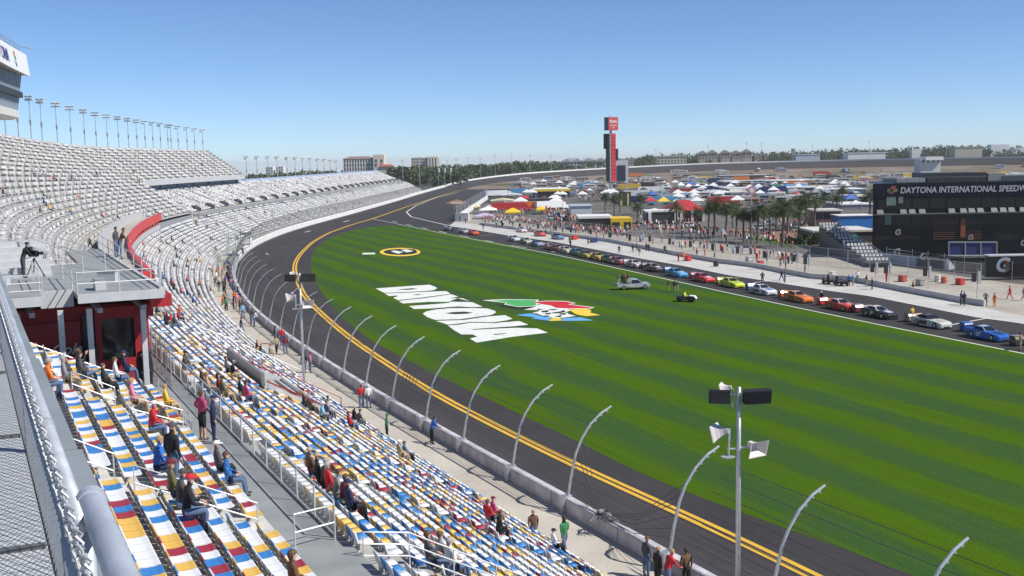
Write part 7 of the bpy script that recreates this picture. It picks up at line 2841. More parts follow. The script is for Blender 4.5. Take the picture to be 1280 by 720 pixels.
SVG.prism([(-2.38, -.88, 1.1), (1.2, -.88, 1.1), (.35, -.82, 1.7), (-2.3, -.82, 1.7)], (0, 1.76, 0))
TKB, TKC = MB(), MB()
TKB.box((-2.2, 0, 2.35), (13.5, 2.6, 2.9))
TKC.prism([(4.9, -1.2, .6), (8.2, -1.2, .6), (8.3, -1.2, 1.7), (6.9, -1.2, 2.0), (6.4, -1.2, 3.2), (4.9, -1.2, 3.4)], (0, 2.4, 0))
RVCOL = [('white', (.74, .74, .72)), ('cream', (.66, .60, .46)), ('silver', (.45, .46, .48)), ('tan', (.42, .33, .22)), ('pale blue', (.38, .46, .55)), ('grey', (.28, .29, .3))]
CARCOL = [('white', (.72, .72, .72)), ('black', (.02, .02, .025)), ('silver', (.42, .43, .45)), ('red', (.45, .03, .03)), ('blue', (.03, .08, .3)), ('grey', (.14, .145, .15)), ('green', (.03, .13, .07)), ('beige', (.42, .36, .26))]
TRKCOL = [('white', (.76, .76, .76)), ('red', (.5, .03, .03)), ('navy', (.02, .03, .14)), ('black', (.02, .02, .02)), ('yellow', (.75, .5, .05)), ('orange', (.7, .2, .03)), ('sky blue', (.1, .35, .6))]
PROTO = {}


def vehicle(kind, p, yaw, col, name_col, label, group):
    k = (kind, name_col)
    if k not in PROTO:
        cat = {'motorhome': 'motorhome', 'parked_car': 'car', 'parked_van': 'van', 'hauler': 'truck'}[kind]
        o = empty(kind, p, label, cat, group, yaw)
        c = paint(col, .35, .3)
        if kind == 'motorhome':
            part_of(o, 'body', RVB, c)
            part_of(o, 'windscreen', RVW, GLASS)
            for sg in (-1, 1):
                part_of(o, 'side_glass', RVL[sg], GLASS)
                part_of(o, 'stripe', RVS[sg], paint((.25, .12, .08)))
            for x in (-2.6, 2.9):
                for y in (-1.05, 1.05):
                    part_of(o, 'wheel', WHL, RUBBER, (x, y, .45))
        elif kind == 'hauler':
            part_of(o, 'trailer_box', TKB, c)
            part_of(o, 'cab', TKC, c)
            for x in (-7.6, -6.4, 5.4, 7.3):
                for y in (-1.05, 1.05):
                    part_of(o, 'wheel', WHL, RUBBER, (x, y, .45))
        else:
            a, b_ = (SDB, SDG) if kind == 'parked_car' else (SVB, SVG)
            part_of(o, 'body', a, c)
            part_of(o, 'glass', b_, GLASS)
            for x in (-1.5, 1.5):
                for y in (-.8, .8):
                    part_of(o, 'wheel', WHL, RUBBER, (x, y, .34)).scale = (.75, .75, .75)
        PROTO[k] = o
        return o
    o = copy_tree(PROTO[k])
    o.location, o.rotation_euler = p, (0, 0, yaw)
    return tag(o, label, None, group)


def terrain_z(p):
    d = (Vector((p.x, p.y)) - TC).length
    if d > TR - 80 and p.y > TC.y - 40:
        a = math.degrees(math.atan2(p.y - TC.y, -(p.x - TC.x)))
        t = min(1, max(0, (d - (TR - 80)) / 65))
        return GZ + (itp(ZI, a) - GZ) * t
    return GZ


n_v = {}
BANDS = [('in the far parking under the bank', 218.5, 229), ('in the middle parking rows', 229, 236), ('in the nearest parking rows', 236, 259)]
placed = []
tries = 0
while len(placed) < 520 and tries < 30000:
    tries += 1
    bi = rnd.choices((0, 1, 2), (5, 4, 5))[0]
    u = rnd.uniform(640 + 60 * (bi == 2), 1300)
    lab, v0, v1 = BANDS[bi]
    v = rnd.uniform(v0, v1) - (u - 640) * .004
    if u > 1085 and v > 232 or (v > 244 and u < 800):
        continue
    p = at(u, v, GZ)
    if (Vector((p.x, p.y)) - TC).length > TR - 22 and p.y > TC.y:
        continue
    p.y = round(p.y / 9.0) * 9.0 + rnd.uniform(-.6, .6)
    if any(abs(p.x - q.x) < 6.5 and abs(p.y - q.y) < 5 for q in placed):
        continue
    # keep clear of the garages, sheds and tents
    p.z = terrain_z(p)
    placed.append(p)
    kind = rnd.choices(('motorhome', 'parked_car', 'parked_van', 'hauler'), (.42, .30, .24, .04))[0]
    nc, c = rnd.choice({'motorhome': RVCOL[:1] * 3 + RVCOL, 'hauler': TRKCOL}.get(kind, CARCOL))
    yaw = rnd.choice((0, math.pi)) + rnd.uniform(-.1, .1) + (0 if rnd.random() < .75 else math.pi / 2)
    word = {'motorhome': 'motorhome', 'parked_car': 'saloon car', 'parked_van': 'utility vehicle', 'hauler': 'transporter truck'}[kind]
    L = '%s %s parked %s' % (nc, word, lab)
    vehicle(kind, p, yaw, c, nc, L, L + ' group')
# nearer haulers and show vehicles by the pit entry
for k_, (u, v, nc, yaw, nm) in enumerate(((640, 264, 'red', .2, 'red transporter nose on beside the yellow tent'), (660, 263, 'orange', .1, 'orange transporter behind the yellow tent'), (682, 258, 'black', .5, 'black transporter beside the crowded lane'), (655, 243, 'sky blue', 0, 'sky blue transporter under the far bank'),
                                          (625, 246, 'white', .3, 'white transporter by the pit entry marquee'), (800, 247, 'white', 0, 'white transporter right of the score tower'), (790, 255, 'navy', .1, 'navy transporter below the score tower'), (690, 262, 'white', .6, 'white transporter at the crowd'),
                                          (815, 241, 'white', .1, 'white transporter behind the red roof'), (833, 256, 'sky blue', 0, 'sky blue transporter at the red roof'), (910, 256, 'red', .1, 'red transporter among the palms'))):
    vehicle('hauler', at(u, v, GZ), yaw, dict(TRKCOL)[nc], nc, nm, 'transporter trucks in the paddock')
for k_, (u, v, nc, nm) in enumerate(((690, 274, 'silver', 'silver saloon car parked in the crowded lane'), (705, 277, 'black', 'black saloon car parked in the crowded lane'), (700, 271, 'blue', 'blue saloon car parked in the crowded lane'), (873, 286, 'green', 'green saloon car before the red roof'), (862, 284, 'white', 'white saloon car before the red roof'),
                                     (950, 287, 'white', 'white saloon car between the palms'), (960, 281, 'silver', 'silver saloon car between the palms'), (1000, 290, 'beige', 'beige saloon car beside the palms'))):
    vehicle('parked_car', at(u, v, GZ), rnd.uniform(-.4, .4), dict(CARCOL)[nc], nc, nm, 'cars parked in the fan zone')

# ------------------------------------------------------------------ the score tower and its neighbour
py_ = 640.0
k = py_ / F_PX
B = at_y(764, 240, py_)
g = empty('score_tower', (B.x, py_, GZ), 'tall red score tower with black number columns and a red crown', 'tower')
Zv = lambda v: at_y(764, v, py_).z
yaw = R(28)
ztop, zbot = Zv(167), Zv(227)
mb = MB()
mb.box((B.x, py_, (ztop + zbot) / 2), (4.6, 3.6, ztop - zbot), yaw)
mb.build('column', paint((.55, .02, .03)), g)
dx = Vector((math.cos(yaw), math.sin(yaw), 0))
dn = Vector((math.sin(yaw), -math.cos(yaw), 0))
c0 = Vector((B.x, py_, 0)) - dx * 2.36
mb = MB()
mb.box((c0.x, c0.y, (ztop + zbot) / 2), (.12, 3.6, ztop - zbot), yaw)
c1 = Vector((B.x, py_, 0)) - dx * 1.6 + dn * 1.84
mb.box((c1.x, c1.y, (ztop + zbot) / 2), (1.5, .1, ztop - zbot), yaw)
mb.build('number_board', BLACK, g)
for i in range(22):
    z_ = zbot + (ztop - zbot) * (i + .5) / 22
    mb = MB()
    mb.box((c1.x + dn.x * .08, c1.y + dn.y * .08, z_), (.9, .06, .6), yaw)
    mb.build('number', paint((.5, .5, .5)), g)
for i in range(1, 12):
    z_ = zbot + (ztop - zbot) * i / 12
    mb = MB()
    c3 = Vector((B.x, py_, 0)) + dx * .78 + dn * 1.83
    mb.box((c3.x, c3.y, z_), (3.0, .06, .34), yaw)
    mb.build('joint', paint((.12, .01, .015)), g)
for a, b_, off in ((167, 186, -3.5), (186, 201, 3.5)):
    mb = MB()
    c2 = Vector((B.x, py_, 0)) + Vector((off, 0, 0))
    mb.box((c2.x, c2.y, (Zv(a) + Zv(b_)) / 2), (1.3, 1.0, Zv(a) - Zv(b_)), yaw)
    mb.build('side_screen', BLACK, g)
mb = MB()
mb.box((B.x + .3, py_, (Zv(146.5) + Zv(163)) / 2), (6.6, 4.6, Zv(146.5) - Zv(163)), yaw)
mb.build('crown', paint((.52, .06, .07)), g)
c0 = Vector((B.x + .3, py_, (Zv(146.5) + Zv(163)) / 2)) - dx * 3.36
mb = MB()
mb.box(tuple(c0), (.1, 4.6, Zv(146.5) - Zv(163)), yaw)
mb.build('crown_side', paint((.03, .03, .07)), g)
fc = Vector((B.x + .3, py_, (Zv(146.5) + Zv(163)) / 2)) + dn * 2.36
mb = MB()
for j in range(14):
    a1_, a2_ = j * 2 * math.pi / 14, (j + 1) * 2 * math.pi / 14
    ring = [fc + dx * (-1.7 + r * math.cos(a)) + Vector((0, 0, 1.3 + r * math.sin(a))) for r, a in ((1.0, a1_), (1.0, a2_), (.5, a2_), (.5, a1_))]
    mb.prism(ring, dn * .06)
for x, w_ in ((.1, .7), (1.0, .7), (1.9, .7)):
    mb.box(tuple(fc + dx * x + Vector((0, 0, 1.2))), (w_, .1, 1.3), yaw)
mb.box(tuple(fc + Vector((0, 0, -1.0))), (4.6, .1, .35), yaw)
mb.box(tuple(fc + Vector((0, 0, -2.3))), (.8, .1, .7), yaw)
mb.build('crown_emblem', paint((.7, .62, .62)), g)
mb = MB()
mb.tube([(B.x, py_, GZ), (B.x, py_, zbot + 1)], .7, 8)
mb.tube([(B.x, py_, ztop - .5), (B.x, py_, Zv(162))], .8, 8)
mb.tube([(B.x - .6, py_, Zv(147)), (B.x - .6, py_, Zv(143))], .15, 5)
mb.build('mast', STEEL, g)
for k_, (u0, u1, v0, v1, c, nm) in enumerate(((769.5, 785, 200, 229, (.62, .62, .6), 'frame'), (771.5, 781.5, 206.5, 226, (.015, .03, .07), 'screen'))):
    if k_ == 0:
        g = empty('video_screen', at_y(777, 240, 655), 'tall dark video screen in a white frame beside the score tower', 'screen')
    a, b_ = at_y(u0, v1, 655 - k_ * .0), at_y(u1, v0, 655)
    mb = MB()
    mb.box(((a.x + b_.x) / 2, 655 - k_ * 1.3, (a.z + b_.z) / 2), (b_.x - a.x, 2.2 - k_ * .8, b_.z - a.z))
    mb.build(nm, paint(c), g)
mb = MB()
for u in (772, 783):
    a = at_y(u, 228, 655)
    mb.tube([a, Vector((a.x, a.y, GZ))], .35, 6)
mb.build('legs', STEEL, g)
# yellow and black gate sign, round sign on a pole, speedway marker at the pit entry
p = at(781, 258, GZ)
g = empty('gate_sign', p, 'black and yellow upright gate sign under the video screen', 'sign')
mb = MB()
mb.box(tuple(p + Vector((0, 0, 3.4))), (5.5, .8, 6.2))
mb.build('panel', paint((.04, .04, .03)), g)
for x in (-1.6, 1.4):
    mb = MB()
    mb.box(tuple(p + Vector((x, -.45, 3.2))), (.8, .1, 5.4))
    mb.build('stripe', paint((.62, .55, .2)), g)
p = at(939, 304, GZ)
k = p.y / F_PX
g = empty('round_sign', p, 'round pink and white sign on a tall pole among the palms', 'sign')
mb = MB()
mb.tube([p, p + Vector((0, 0, 66 * k))], .12, 6)
mb.build('pole', STEEL, g)
mb = MB()
mb.lathe([(.02, -.1), (1.1, -.1), (1.1, .1), (.02, .1)], tuple(p + Vector((0, 0, 66 * k))), 16, 0, Matrix.Rotation(R(90), 3, 'X'))
mb.build('disc', paint((.62, .28, .38)), g)
mb = MB()
mb.lathe([(.02, -.14), (.6, -.14), (.6, .14), (.02, .14)], tuple(p + Vector((0, 0, 66 * k))), 12, 0, Matrix.Rotation(R(90), 3, 'X'))
mb.build('centre', WHITE, g)
p = at(571, 262, GZ)
g = empty('diamond_sign', p, 'small orange and white diamond board beside the track at the pit entry', 'sign')
mb = MB()
c_ = p + Vector((0, 0, 3.0))
mb.prism([c_ + Vector((-5, 0, 0)), c_ + Vector((0, 0, -1.6)), c_ + Vector((5, 0, 0)), c_ + Vector((0, 0, 1.6))], (0, .4, 0))
mb.build('board', paint((.66, .34, .14)), g)
mb = MB()
mb.box(tuple(c_ + Vector((0, -.1, 0))), (5.5, .1, .9))
mb.build('band', WHITE, g)
mb = MB()
mb.tube([p + Vector((-1, .2, 0)), p + Vector((-1, .2, 2.5))], .15, 5)
mb.tube([p + Vector((1, .2, 0)), p + Vector((1, .2, 2.5))], .15, 5)
mb.build('legs', STEEL, g)

# ------------------------------------------------------------------ the crowd in the fan zone and flags
def figure():
    v, f = [], []
    for (x0, x1, y0, y1, z0, z1) in ((-.17, -.02, -.1, .1, 0, .85), (.02, .17, -.1, .1, 0, .85), (-.23, .23, -.13, .13, .82, 1.45), (-.1, .1, -.1, .1, 1.48, 1.75)):
        b_ = len(v)
        v += [(x0, y0, z0), (x1, y0, z0), (x1, y1, z0), (x0, y1, z0), (x0 * .9, y0, z1), (x1 * .9, y0, z1), (x1 * .9, y1, z1), (x0 * .9, y1, z1)]
        f += [[b_ + i for i in q] for q in ([4, 5, 6, 7], [0, 1, 5, 4], [1, 2, 6, 5], [2, 3, 7, 6], [3, 0, 4, 7])]
    return v, f


fv, ff = figure()
POSN = []
for (pts, n) in (([(676, 247), (700, 250), (722, 276), (690, 280), (668, 262)], 150), ([(600, 276), (690, 286), (780, 297), (780, 290), (690, 281), (610, 270)], 150), ([(715, 234), (770, 238), (768, 256), (722, 250)], 170),
                 ([(780, 290), (900, 300), (1000, 312), (1000, 300), (900, 288), (790, 280)], 120), ([(620, 255), (670, 250), (660, 272), (605, 268)], 80), ([(930, 262), (1010, 270), (1010, 292), (940, 284)], 90), ([(600, 279), (800, 303), (1000, 334), (1000, 322), (800, 296), (600, 272)], 90), ([(800, 284), (880, 290), (880, 276), (800, 272)], 50)):
    us, vs_ = [p[0] for p in pts], [p[1] for p in pts]
    c_ = 0
    while c_ < n:
        u, v = rnd.uniform(min(us), max(us)), rnd.uniform(min(vs_), max(vs_))
        inside = False
        j = len(pts) - 1
        for i in range(len(pts)):
            if (pts[i][1] > v) != (pts[j][1] > v) and u < (pts[j][0] - pts[i][0]) * (v - pts[i][1]) / (pts[j][1] - pts[i][1]) + pts[i][0]:
                inside = not inside
            j = i
        if inside:
            POSN.append(tuple(at(u, v, GZ)))
            c_ += 1
POSN = np.array(POSN)
cm_ = [CLM[k] for k in ('black', 'navy blue', 'white', 'red', 'tan', 'denim', 'grey', 'orange', 'light blue', 'maroon')] + [SKIN[0]]
ang_ = np.array([rnd.uniform(0, 6.28) for _ in POSN])
jobs = []
for sl, pick_ in ((slice(0, 10), ('denim', 'tan', 'black')), (slice(10, 15), None), (slice(15, 20), 'skin')):
    names_ = ('black', 'navy blue', 'white', 'red', 'tan', 'denim', 'grey', 'orange', 'light blue', 'maroon')
    ids_ = np.array([10 if pick_ == 'skin' else names_.index(rnd.choice(pick_)) if pick_ else rnd.choices(range(10), (5, 3, 4, 4, 2, 2, 2, 1, 1, 2))[0] for _ in POSN])
    jobs.append((fv, ff[sl], POSN, ang_, ids_))
o = mass('crowd', jobs, cm_)
tag(o, 'dense crowd of fans milling between the tents and the pit fence', 'crowd', kind='stuff')
for k_, (u, v, h) in enumerate(((1056, 322, 20), (1186, 344, 20), (1264, 347, 22), (903, 299, 16))):
    p = at(u, v, GZ)
    k = p.y / F_PX
    g = empty('feather_flag', p, 'white and violet feather flag, %s from the palms by the pit fence' % ORD[k_], 'flag', 'feather flags along the pit fence')
    mb = MB()
    mb.tube([p, p + Vector((-.1, 0, h * k)), p + Vector((-.5, 0, h * k + .2))], .05, 5)
    mb.build('pole', STEEL, g)
    mb = MB()
    mb.prism([p + Vector((0, 0, h * k * .35)), p + Vector((1.2, .1, h * k * .4)), p + Vector((.5, .05, h * k * .8)), p + Vector((-.45, 0, h * k))], (0, .05, 0))
    mb.build('cloth', paint((.66, .62, .74)), g)

# small pop-up tents scattered between the parking rows
TL, TCV = {}, MB()
for x in (-1.5, 1.5):
    for y in (-1.5, 1.5):
        TL[(x, y)] = MB().tube([(x, y, 0), (x, y, 2.3)], .05, 4)
TCV.box((0, 0, 2.95), (3.3, 3.3, 1.2), 0, 0, .08)
TCV.box((0, 0, 2.28), (3.3, 3.3, .16))
TENTC = [('white', (.74, .74, .72))] * 14 + [('blue', (.05, .13, .42)), ('red', (.48, .03, .04)), ('green', (.04, .16, .08)), ('yellow', (.72, .48, .06)), ('black', (.03, .03, .03))]
TP = {}
n_ = 0
while n_ < 75:
    u, v = rnd.uniform(650, 1085), rnd.uniform(231, 262)
    p = at(u, v, GZ)
    if any(abs(p.x - q.x) < 7 and abs(p.y - q.y) < 5 for q in placed) or (v > 250 and 715 < u < 800):
        continue
    placed.append(p)
    nc, c = rnd.choice(TENTC)
    lab = '%s pop-up tent between the infield parking rows' % nc
    if nc not in TP:
        o = TP[nc] = empty('popup_tent', p, lab, 'tent', lab + ' group', rnd.uniform(-.2, .2))
        for q in TL.values():
            part_of(o, 'leg', q, STEEL)
        part_of(o, 'canopy', TCV, paint(c, .7))
    else:
        o = tag(copy_tree(TP[nc]), lab)
        o.location = p
    k_ = rnd.uniform(.9, 1.5)
    o.scale = (k_ * 1.2, k_ * 1.2, k_)
    n_ += 1
# ------------------------------------------------------------------ trees
rnd = random.Random(41)
nrng = np.random.RandomState(7)


def leaf_mat(name, a, b_, c):
    m, nt, b = nodes(name, 0.7)
    oi = nt.nodes.new('ShaderNodeObjectInfo')
    gn = position(nt)
    f_ = noise(nt, gn, 0.9, 4, 0.7)
    col = ramp(nt, f_, [(0.25, a), (0.5, b_), (0.75, c)])
    nt.links.new(mixc(nt, 1.0, col, mixc(nt, oi.outputs['Random'], (.75, .8, .8), (1.2, 1.15, 1.1)), 'MULTIPLY'), b.inputs['Base Color'])
    return m


LEAF = leaf_mat('broad_foliage', (0.030, 0.050, 0.018), (0.055, 0.085, 0.028), (0.095, 0.120, 0.040))
LEAF_DRY = leaf_mat('dry_foliage', (0.070, 0.055, 0.030), (0.11, 0.085, 0.045), (0.15, 0.12, 0.06))
FROND = leaf_mat('palm_frond', (0.025, 0.042, 0.014), (0.045, 0.070, 0.020), (0.10, 0.115, 0.04))
BARK = mat('bark', (0.16, 0.12, 0.085), 0.9, 0, 0.25, 3)


def leaf_quads(centers, size):
    n = len(centers)
    a = nrng.normal(size=(n, 3))
    a /= np.linalg.norm(a, axis=1)[:, None]
    b_ = np.cross(a, nrng.normal(size=(n, 3)))
    b_ /= np.linalg.norm(b_, axis=1)[:, None]
    s_ = size * nrng.uniform(.6, 1.3, (n, 1))
    a, b_ = a * s_, b_ * s_ * .7
    V = np.stack([centers - a - b_, centers + a - b_, centers + a * .6 + b_, centers - a * .8 + b_ * .7], 1).reshape(-1, 3)
    return V


def crown_points(h, w_, n, lobes):
    pts = []
    for _ in range(lobes):
        c = np.array([rnd.uniform(-.33, .33) * w_, rnd.uniform(-.33, .33) * w_, h * rnd.uniform(.45, .85)])
        r = np.array([rnd.uniform(.16, .30) * w_, rnd.uniform(.16, .30) * w_, h * rnd.uniform(.10, .19)])
        d = nrng.normal(size=(n // lobes, 3))
        d /= np.linalg.norm(d, axis=1)[:, None]
        pts.append(c + d * r * nrng.uniform(.55, 1.08, (len(d), 1)))
    return np.concatenate(pts)


def quad_mesh(name, V, m):
    me = bpy.data.meshes.new(name)
    q = np.arange(len(V), dtype=np.int32)
    me.vertices.add(len(V))
    me.vertices.foreach_set('co', V.astype(np.float32).ravel())
    me.loops.add(len(V))
    me.loops.foreach_set('vertex_index', q)
    me.polygons.add(len(V) // 4)
    me.polygons.foreach_set('loop_start', q[::4].copy())
    me.materials.append(m)
    me.update(calc_edges=True)
    return me


TREES = []
for k in range(4):
    h = 10.0
    tr_ = MB()
    tr_.tube([(0, 0, 0), (.2, .1, 2.5), (-.1, .2, 5.0), (.1, 0, 7.5)], [.42, .32, .24, .1], 7)
    for j in range(5):
        a = j * 1.3 + k
        tr_.tube([(0, 0, 3 + .6 * j), (math.cos(a) * 1.3, math.sin(a) * 1.3, 4.4 + .7 * j), (math.cos(a) * 2.6, math.sin(a) * 2.6, 5.4 + .7 * j)], [.16, .11, .04], 5)
    TREES.append((tr_.mesh('trunk', BARK), quad_mesh('crown', leaf_quads(crown_points(h, 9.0 if k < 3 else 6.5, 620, 9), .55), LEAF if k < 3 else LEAF_DRY)))


def tree(p, h, k, label, group):
    o = empty('tree', p, label, 'tree', group, rnd.uniform(0, 6.28))
    s_ = h / 10.0
    o.scale = (s_ * rnd.uniform(.9, 1.25), s_ * rnd.uniform(.9, 1.25), s_)
    for nm, me in zip(('trunk', 'crown'), TREES[k]):
        c = bpy.data.objects.new(nm, me)
        COL.objects.link(c)
        c.parent = o
    return o


# wood along the horizon: tops given by pixel, ground distance y
TOP = [(290, 219), (321, 217), (352, 215.5), (383, 213), (400, 211), (421, 213), (450, 212), (475, 210), (498, 207.5), (517, 206), (558, 205), (590, 204), (627, 202), (645, 200), (670, 200), (690, 200), (715, 201), (747, 197), (790, 196), (805, 192.5), (855, 191), (905, 189),
       (955, 188.5), (1005, 187), (1042, 185), (1067, 184), (1102, 185.5), (1145, 181.5), (1195, 180.5), (1232, 182), (1300, 181)]
tx, tv = [a for a, _ in TOP], [b_ for _, b_ in TOP]
PT = []
for row, (dy, nrow, dv) in enumerate(((0, 210, 0.0), (90, 170, -.3), (-110, 150, 2.0))):
    for k in range(nrow):
        u = 285 + (1330 - 285) * (k + rnd.uniform(-.5, .5)) / nrow
        y = (1000 + max(0, min(1, (u - 520) / 260)) * 520 + dy) * rnd.uniform(.97, 1.03)
        v = float(np.interp(u, tx, tv)) + dv + rnd.uniform(-.6, 2.2)
        p = at_y(u, v, y)
        if p.z < 5:
            p.z = 5
        h = p.z + 1.3
        w_ = rnd.uniform(.75, 1.15) * min(h, 17)
        cpts = crown_points(h, w_, 110, 6)
        lo = nrng.uniform(size=(34, 3)) * np.array([w_, w_, h * .5]) - np.array([w_ / 2, w_ / 2, -.2])
        cpts = np.concatenate([cpts, lo]) + np.array([p.x, p.y, -1.3])
        PT.append(cpts)
PT = np.concatenate(PT)
me = quad_mesh('distant_wood', leaf_quads(PT, 1.15), LEAF)
o = bpy.data.objects.new('distant_wood', me)
COL.objects.link(o)
tag(o, 'dark uneven belt of trees along the whole horizon', 'wood', kind='stuff')
# single trees that stand clear of the wood
ST = [(522, 238, 15, 0, 'rounded green tree at the end of the far stand'), (535, 236, 14, 1, 'broad green tree just past the far stand'), (548, 234, 13, 0, 'low green tree beside the dry bush'), (505, 232, 20, 3, 'dry brown tree behind the end of the far stand'), (512, 236, 13, 3, 'small dry brown tree at the end wall'),
      (560, 231, 14, 2, 'green tree above the start of the turn wall'), (576, 229, 14, 1, 'bushy green tree behind the turn wall'), (493, 229, 22, 2, 'tall green tree behind the red roofed wing'), (543, 240, 8, 3, 'dry bush at the foot of the flag poles')]
for u, v, hp, k, lab in ST:
    y = 860.0
    p = at_y(u, v, y)
    p.z = -1.3
    top_ = at_y(u, v - hp, y).z
    tree(p, max(5, top_ + 1.3), k, lab, 'trees past the end of the far stand')

# palms among the tents
PT_, PF = MB(), MB()
PT_.tube([(0, 0, 0), (.12, .05, 2.5), (.05, .12, 5.0), (.1, .1, 7.2)], [.24, .19, .17, .2], 8)
PALM = []
for kind in range(2):
    V = []
    n_f = 30
    for j in range(n_f):
        a = j * 2.39996
        el = R(75) - R(115) * (j / n_f) ** .8
        L = 2.4 if kind == 0 else 3.2
        prev = None
        N_ = 7
        pos_ = np.array([.1, .1, 7.15])
        d = np.array([math.cos(a) * math.cos(el), math.sin(a) * math.cos(el), math.sin(el)])
        side = np.array([-math.sin(a), math.cos(a), 0])
        for i in range(N_):
            d = d + np.array([0, 0, -.17])
            d /= np.linalg.norm(d)
            nx = pos_ + d * L / N_
            wd = .62 * math.sin(math.pi * (i + .7) / (N_ + .8))
            for sg in (-1, 1):      # ragged leaflets on both sides
                for q in range(2):
                    b0 = pos_ + (nx - pos_) * (q * .5)
                    b1 = pos_ + (nx - pos_) * (q * .5 + .36)
                    tip = b1 + side * sg * wd * nrng.uniform(.8, 1.25) + d * .12 + np.array([0, 0, -.10 - .1 * nrng.rand()])
                    V += [b0, b1, tip + d * .06, tip]
            pos_ = nx
    PALM.append(quad_mesh('crown', np.array(V), FROND))
PTM = PT_.mesh('trunk', BARK)
PALMS = [(797, 283, 24, 0), (846, 286, 27, 1), (801, 268, 20, 0), (893, 297, 40, 0), (908, 298, 36, 0), (920, 296, 30, 0), (930, 303, 34, 0), (938, 303, 32, 0), (947, 304, 40, 0), (962, 299, 33, 0), (978, 309, 46, 0), (1006, 288, 38, 1), (1018, 285, 34, 0), (1030, 276, 30, 0),
         (984, 292, 32, 0), (1052, 262, 24, 0), (1046, 275, 26, 0), (1087, 272, 28, 1), (872, 292, 26, 0), (757, 268, 22, 0), (775, 266, 20, 0), (768, 270, 22, 0), (886, 291, 30, 0), (955, 290, 30, 0), (970, 285, 28, 0), (998, 300, 34, 0), (916, 285, 26, 0), (1000, 282, 30, 0)]
for k, (u, v, hp, kind) in enumerate(sorted(PALMS)):
    p = at(u, v, GZ)
    h = hp * p.y / F_PX
    o = empty('palm_tree', p, 'palm with %s crown in the fan zone, %s palm counting from the score tower' % (('tufted', 'broad feathery')[kind], ORD[k]), 'palm', 'palms in the fan zone', rnd.uniform(0, 6.28))
    s_ = h * 1.15 / 8.6
    o.scale = (s_ * (1.5 if kind == 0 else 1.75), s_ * (1.5 if kind == 0 else 1.75), s_ * 1.12)
    for nm, me in (('trunk', PTM), ('crown', PALM[kind])):
        c = bpy.data.objects.new(nm, me)
        COL.objects.link(c)
        c.parent = o
# clipped shrubs by the brick paving
for k, (u, v, w_, h_) in enumerate(((1005, 306, 26, 12), (1022, 305, 30, 14), (1040, 304, 26, 12), (985, 304, 18, 8))):
    p = at(u, v, GZ)
    kx = p.y / F_PX
    pts = nrng.normal(size=(500, 3))
    pts /= np.linalg.norm(pts, axis=1)[:, None]
    pts *= np.array([w_ / 2, w_ / 2.4, h_]) * kx * nrng.uniform(.75, 1.05, (500, 1))
    pts[:, 2] = abs(pts[:, 2])
    o = bpy.data.objects.new('shrub', quad_mesh('shrub', leaf_quads(pts, .35), LEAF))
    COL.objects.link(o)
    o.location = p
    tag(o, 'dark rounded shrub by the brick paving, %s from the glass building' % ORD[3 - k if k < 3 else 3], 'shrub', 'shrubs by the brick paving')

# ------------------------------------------------------------------ buildings on the horizon
CREAM, SAND, PINK = (.74, .64, .52), (.66, .54, .42), (.60, .46, .40)
WIN = paint((.10, .11, .13), .4)


def far_block(name, u0, u1, vt, y, depth, col, label, cat='building', rows=3, cols=6, roof=None, win=True, zb=-1.3):
    a, b_ = at_y(u0, vt, y), at_y(u1, vt, y)
    zt_ = (a.z + b_.z) / 2
    o = empty(name, ((a.x + b_.x) / 2, y, zb), label, cat)
    w_ = b_.x - a.x
    mb = MB()
    mb.box(((a.x + b_.x) / 2, y + depth / 2, (zt_ + zb) / 2), (w_, depth, zt_ - zb))
    mb.build('wall', paint(col), o)
    if win:
        H = min(zt_ - zb, 3.4 * rows + 1)
        for i in range(rows):
            for j in range(cols):
                mb = MB()
                mb.box((a.x + w_ * (j + .5) / cols, y - .1, zt_ - 1.8 - (H - 1) * i / rows), (w_ / cols * .5, .16, H / rows * .55))
                mb.build('window', WIN, o)
    if roof:
        kind, rc, rh = roof
        c = Vector(((a.x + b_.x) / 2, y + depth / 2, zt_))
        mb = MB()
        if kind == 'hip':
            mb.box(tuple(c + Vector((0, 0, rh / 2))), (w_ + 2, depth + 2, rh), 0, 0, .55)
        elif kind == 'flat':
            mb.box(tuple(c + Vector((0, 0, rh / 2))), (w_ + 1, depth + 1, rh))
        else:
            n_ = kind
            for j in range(n_):
                xa, xb = a.x + w_ * j / n_, a.x + w_ * (j + 1) / n_
                mb.prism([(xa, y - 1, zt_), (xb, y - 1, zt_), ((xa + xb) / 2, y - 1, zt_ + rh)], (0, depth + 2, 0))
        mb.build('roof', paint(rc), o)
    return o, a, b_, zt_


far_block('tower_block', 332, 341, 208.5, 1500, 14, (.74, .74, .74), 'slim white tower block, nearer the upper stand', rows=5, cols=3)
far_block('tower_block', 345, 354, 208, 1500, 14, (.74, .74, .74), 'slim white tower block, nearer the hotel', rows=5, cols=3)
o, a, b_, zt_ = far_block('hotel', 429, 466.5, 198.5, 900, 16, (.62, .58, .56), 'wide hotel with a brown mansard roof and a cream tower', rows=5, cols=11, roof=('hip', (.26, .19, .16), 2.0))
for j in range(12):
    mb = MB()
    xx = a.x + (b_.x - a.x) * j / 11
    mb.box((xx, 899.6, (zt_ - 1.3) / 2 - .4), (.8, .9, zt_ + .4))
    mb.build('pilaster', paint((.82, .79, .74)), o)
mb = MB()
c0, c1 = at_y(466.5, 193.5, 898), at_y(480, 193.5, 898)
mb.box(((c0.x + c1.x) / 2, 904, c0.z / 2 - .6), (c1.x - c0.x, 14, c0.z + 1.3))
mb.build('tower', paint(CREAM), o)
for u, v in ((470, 201), (477, 201), (470, 206), (477, 206)):
    p = at_y(u, v, 896.9)
    mb = MB()
    mb.box(tuple(p), (1.6, .16, 2.2))
    mb.build('window', WIN, o)
mb = MB()
c0, c1 = at_y(474, 208, 890), at_y(491, 208, 890)
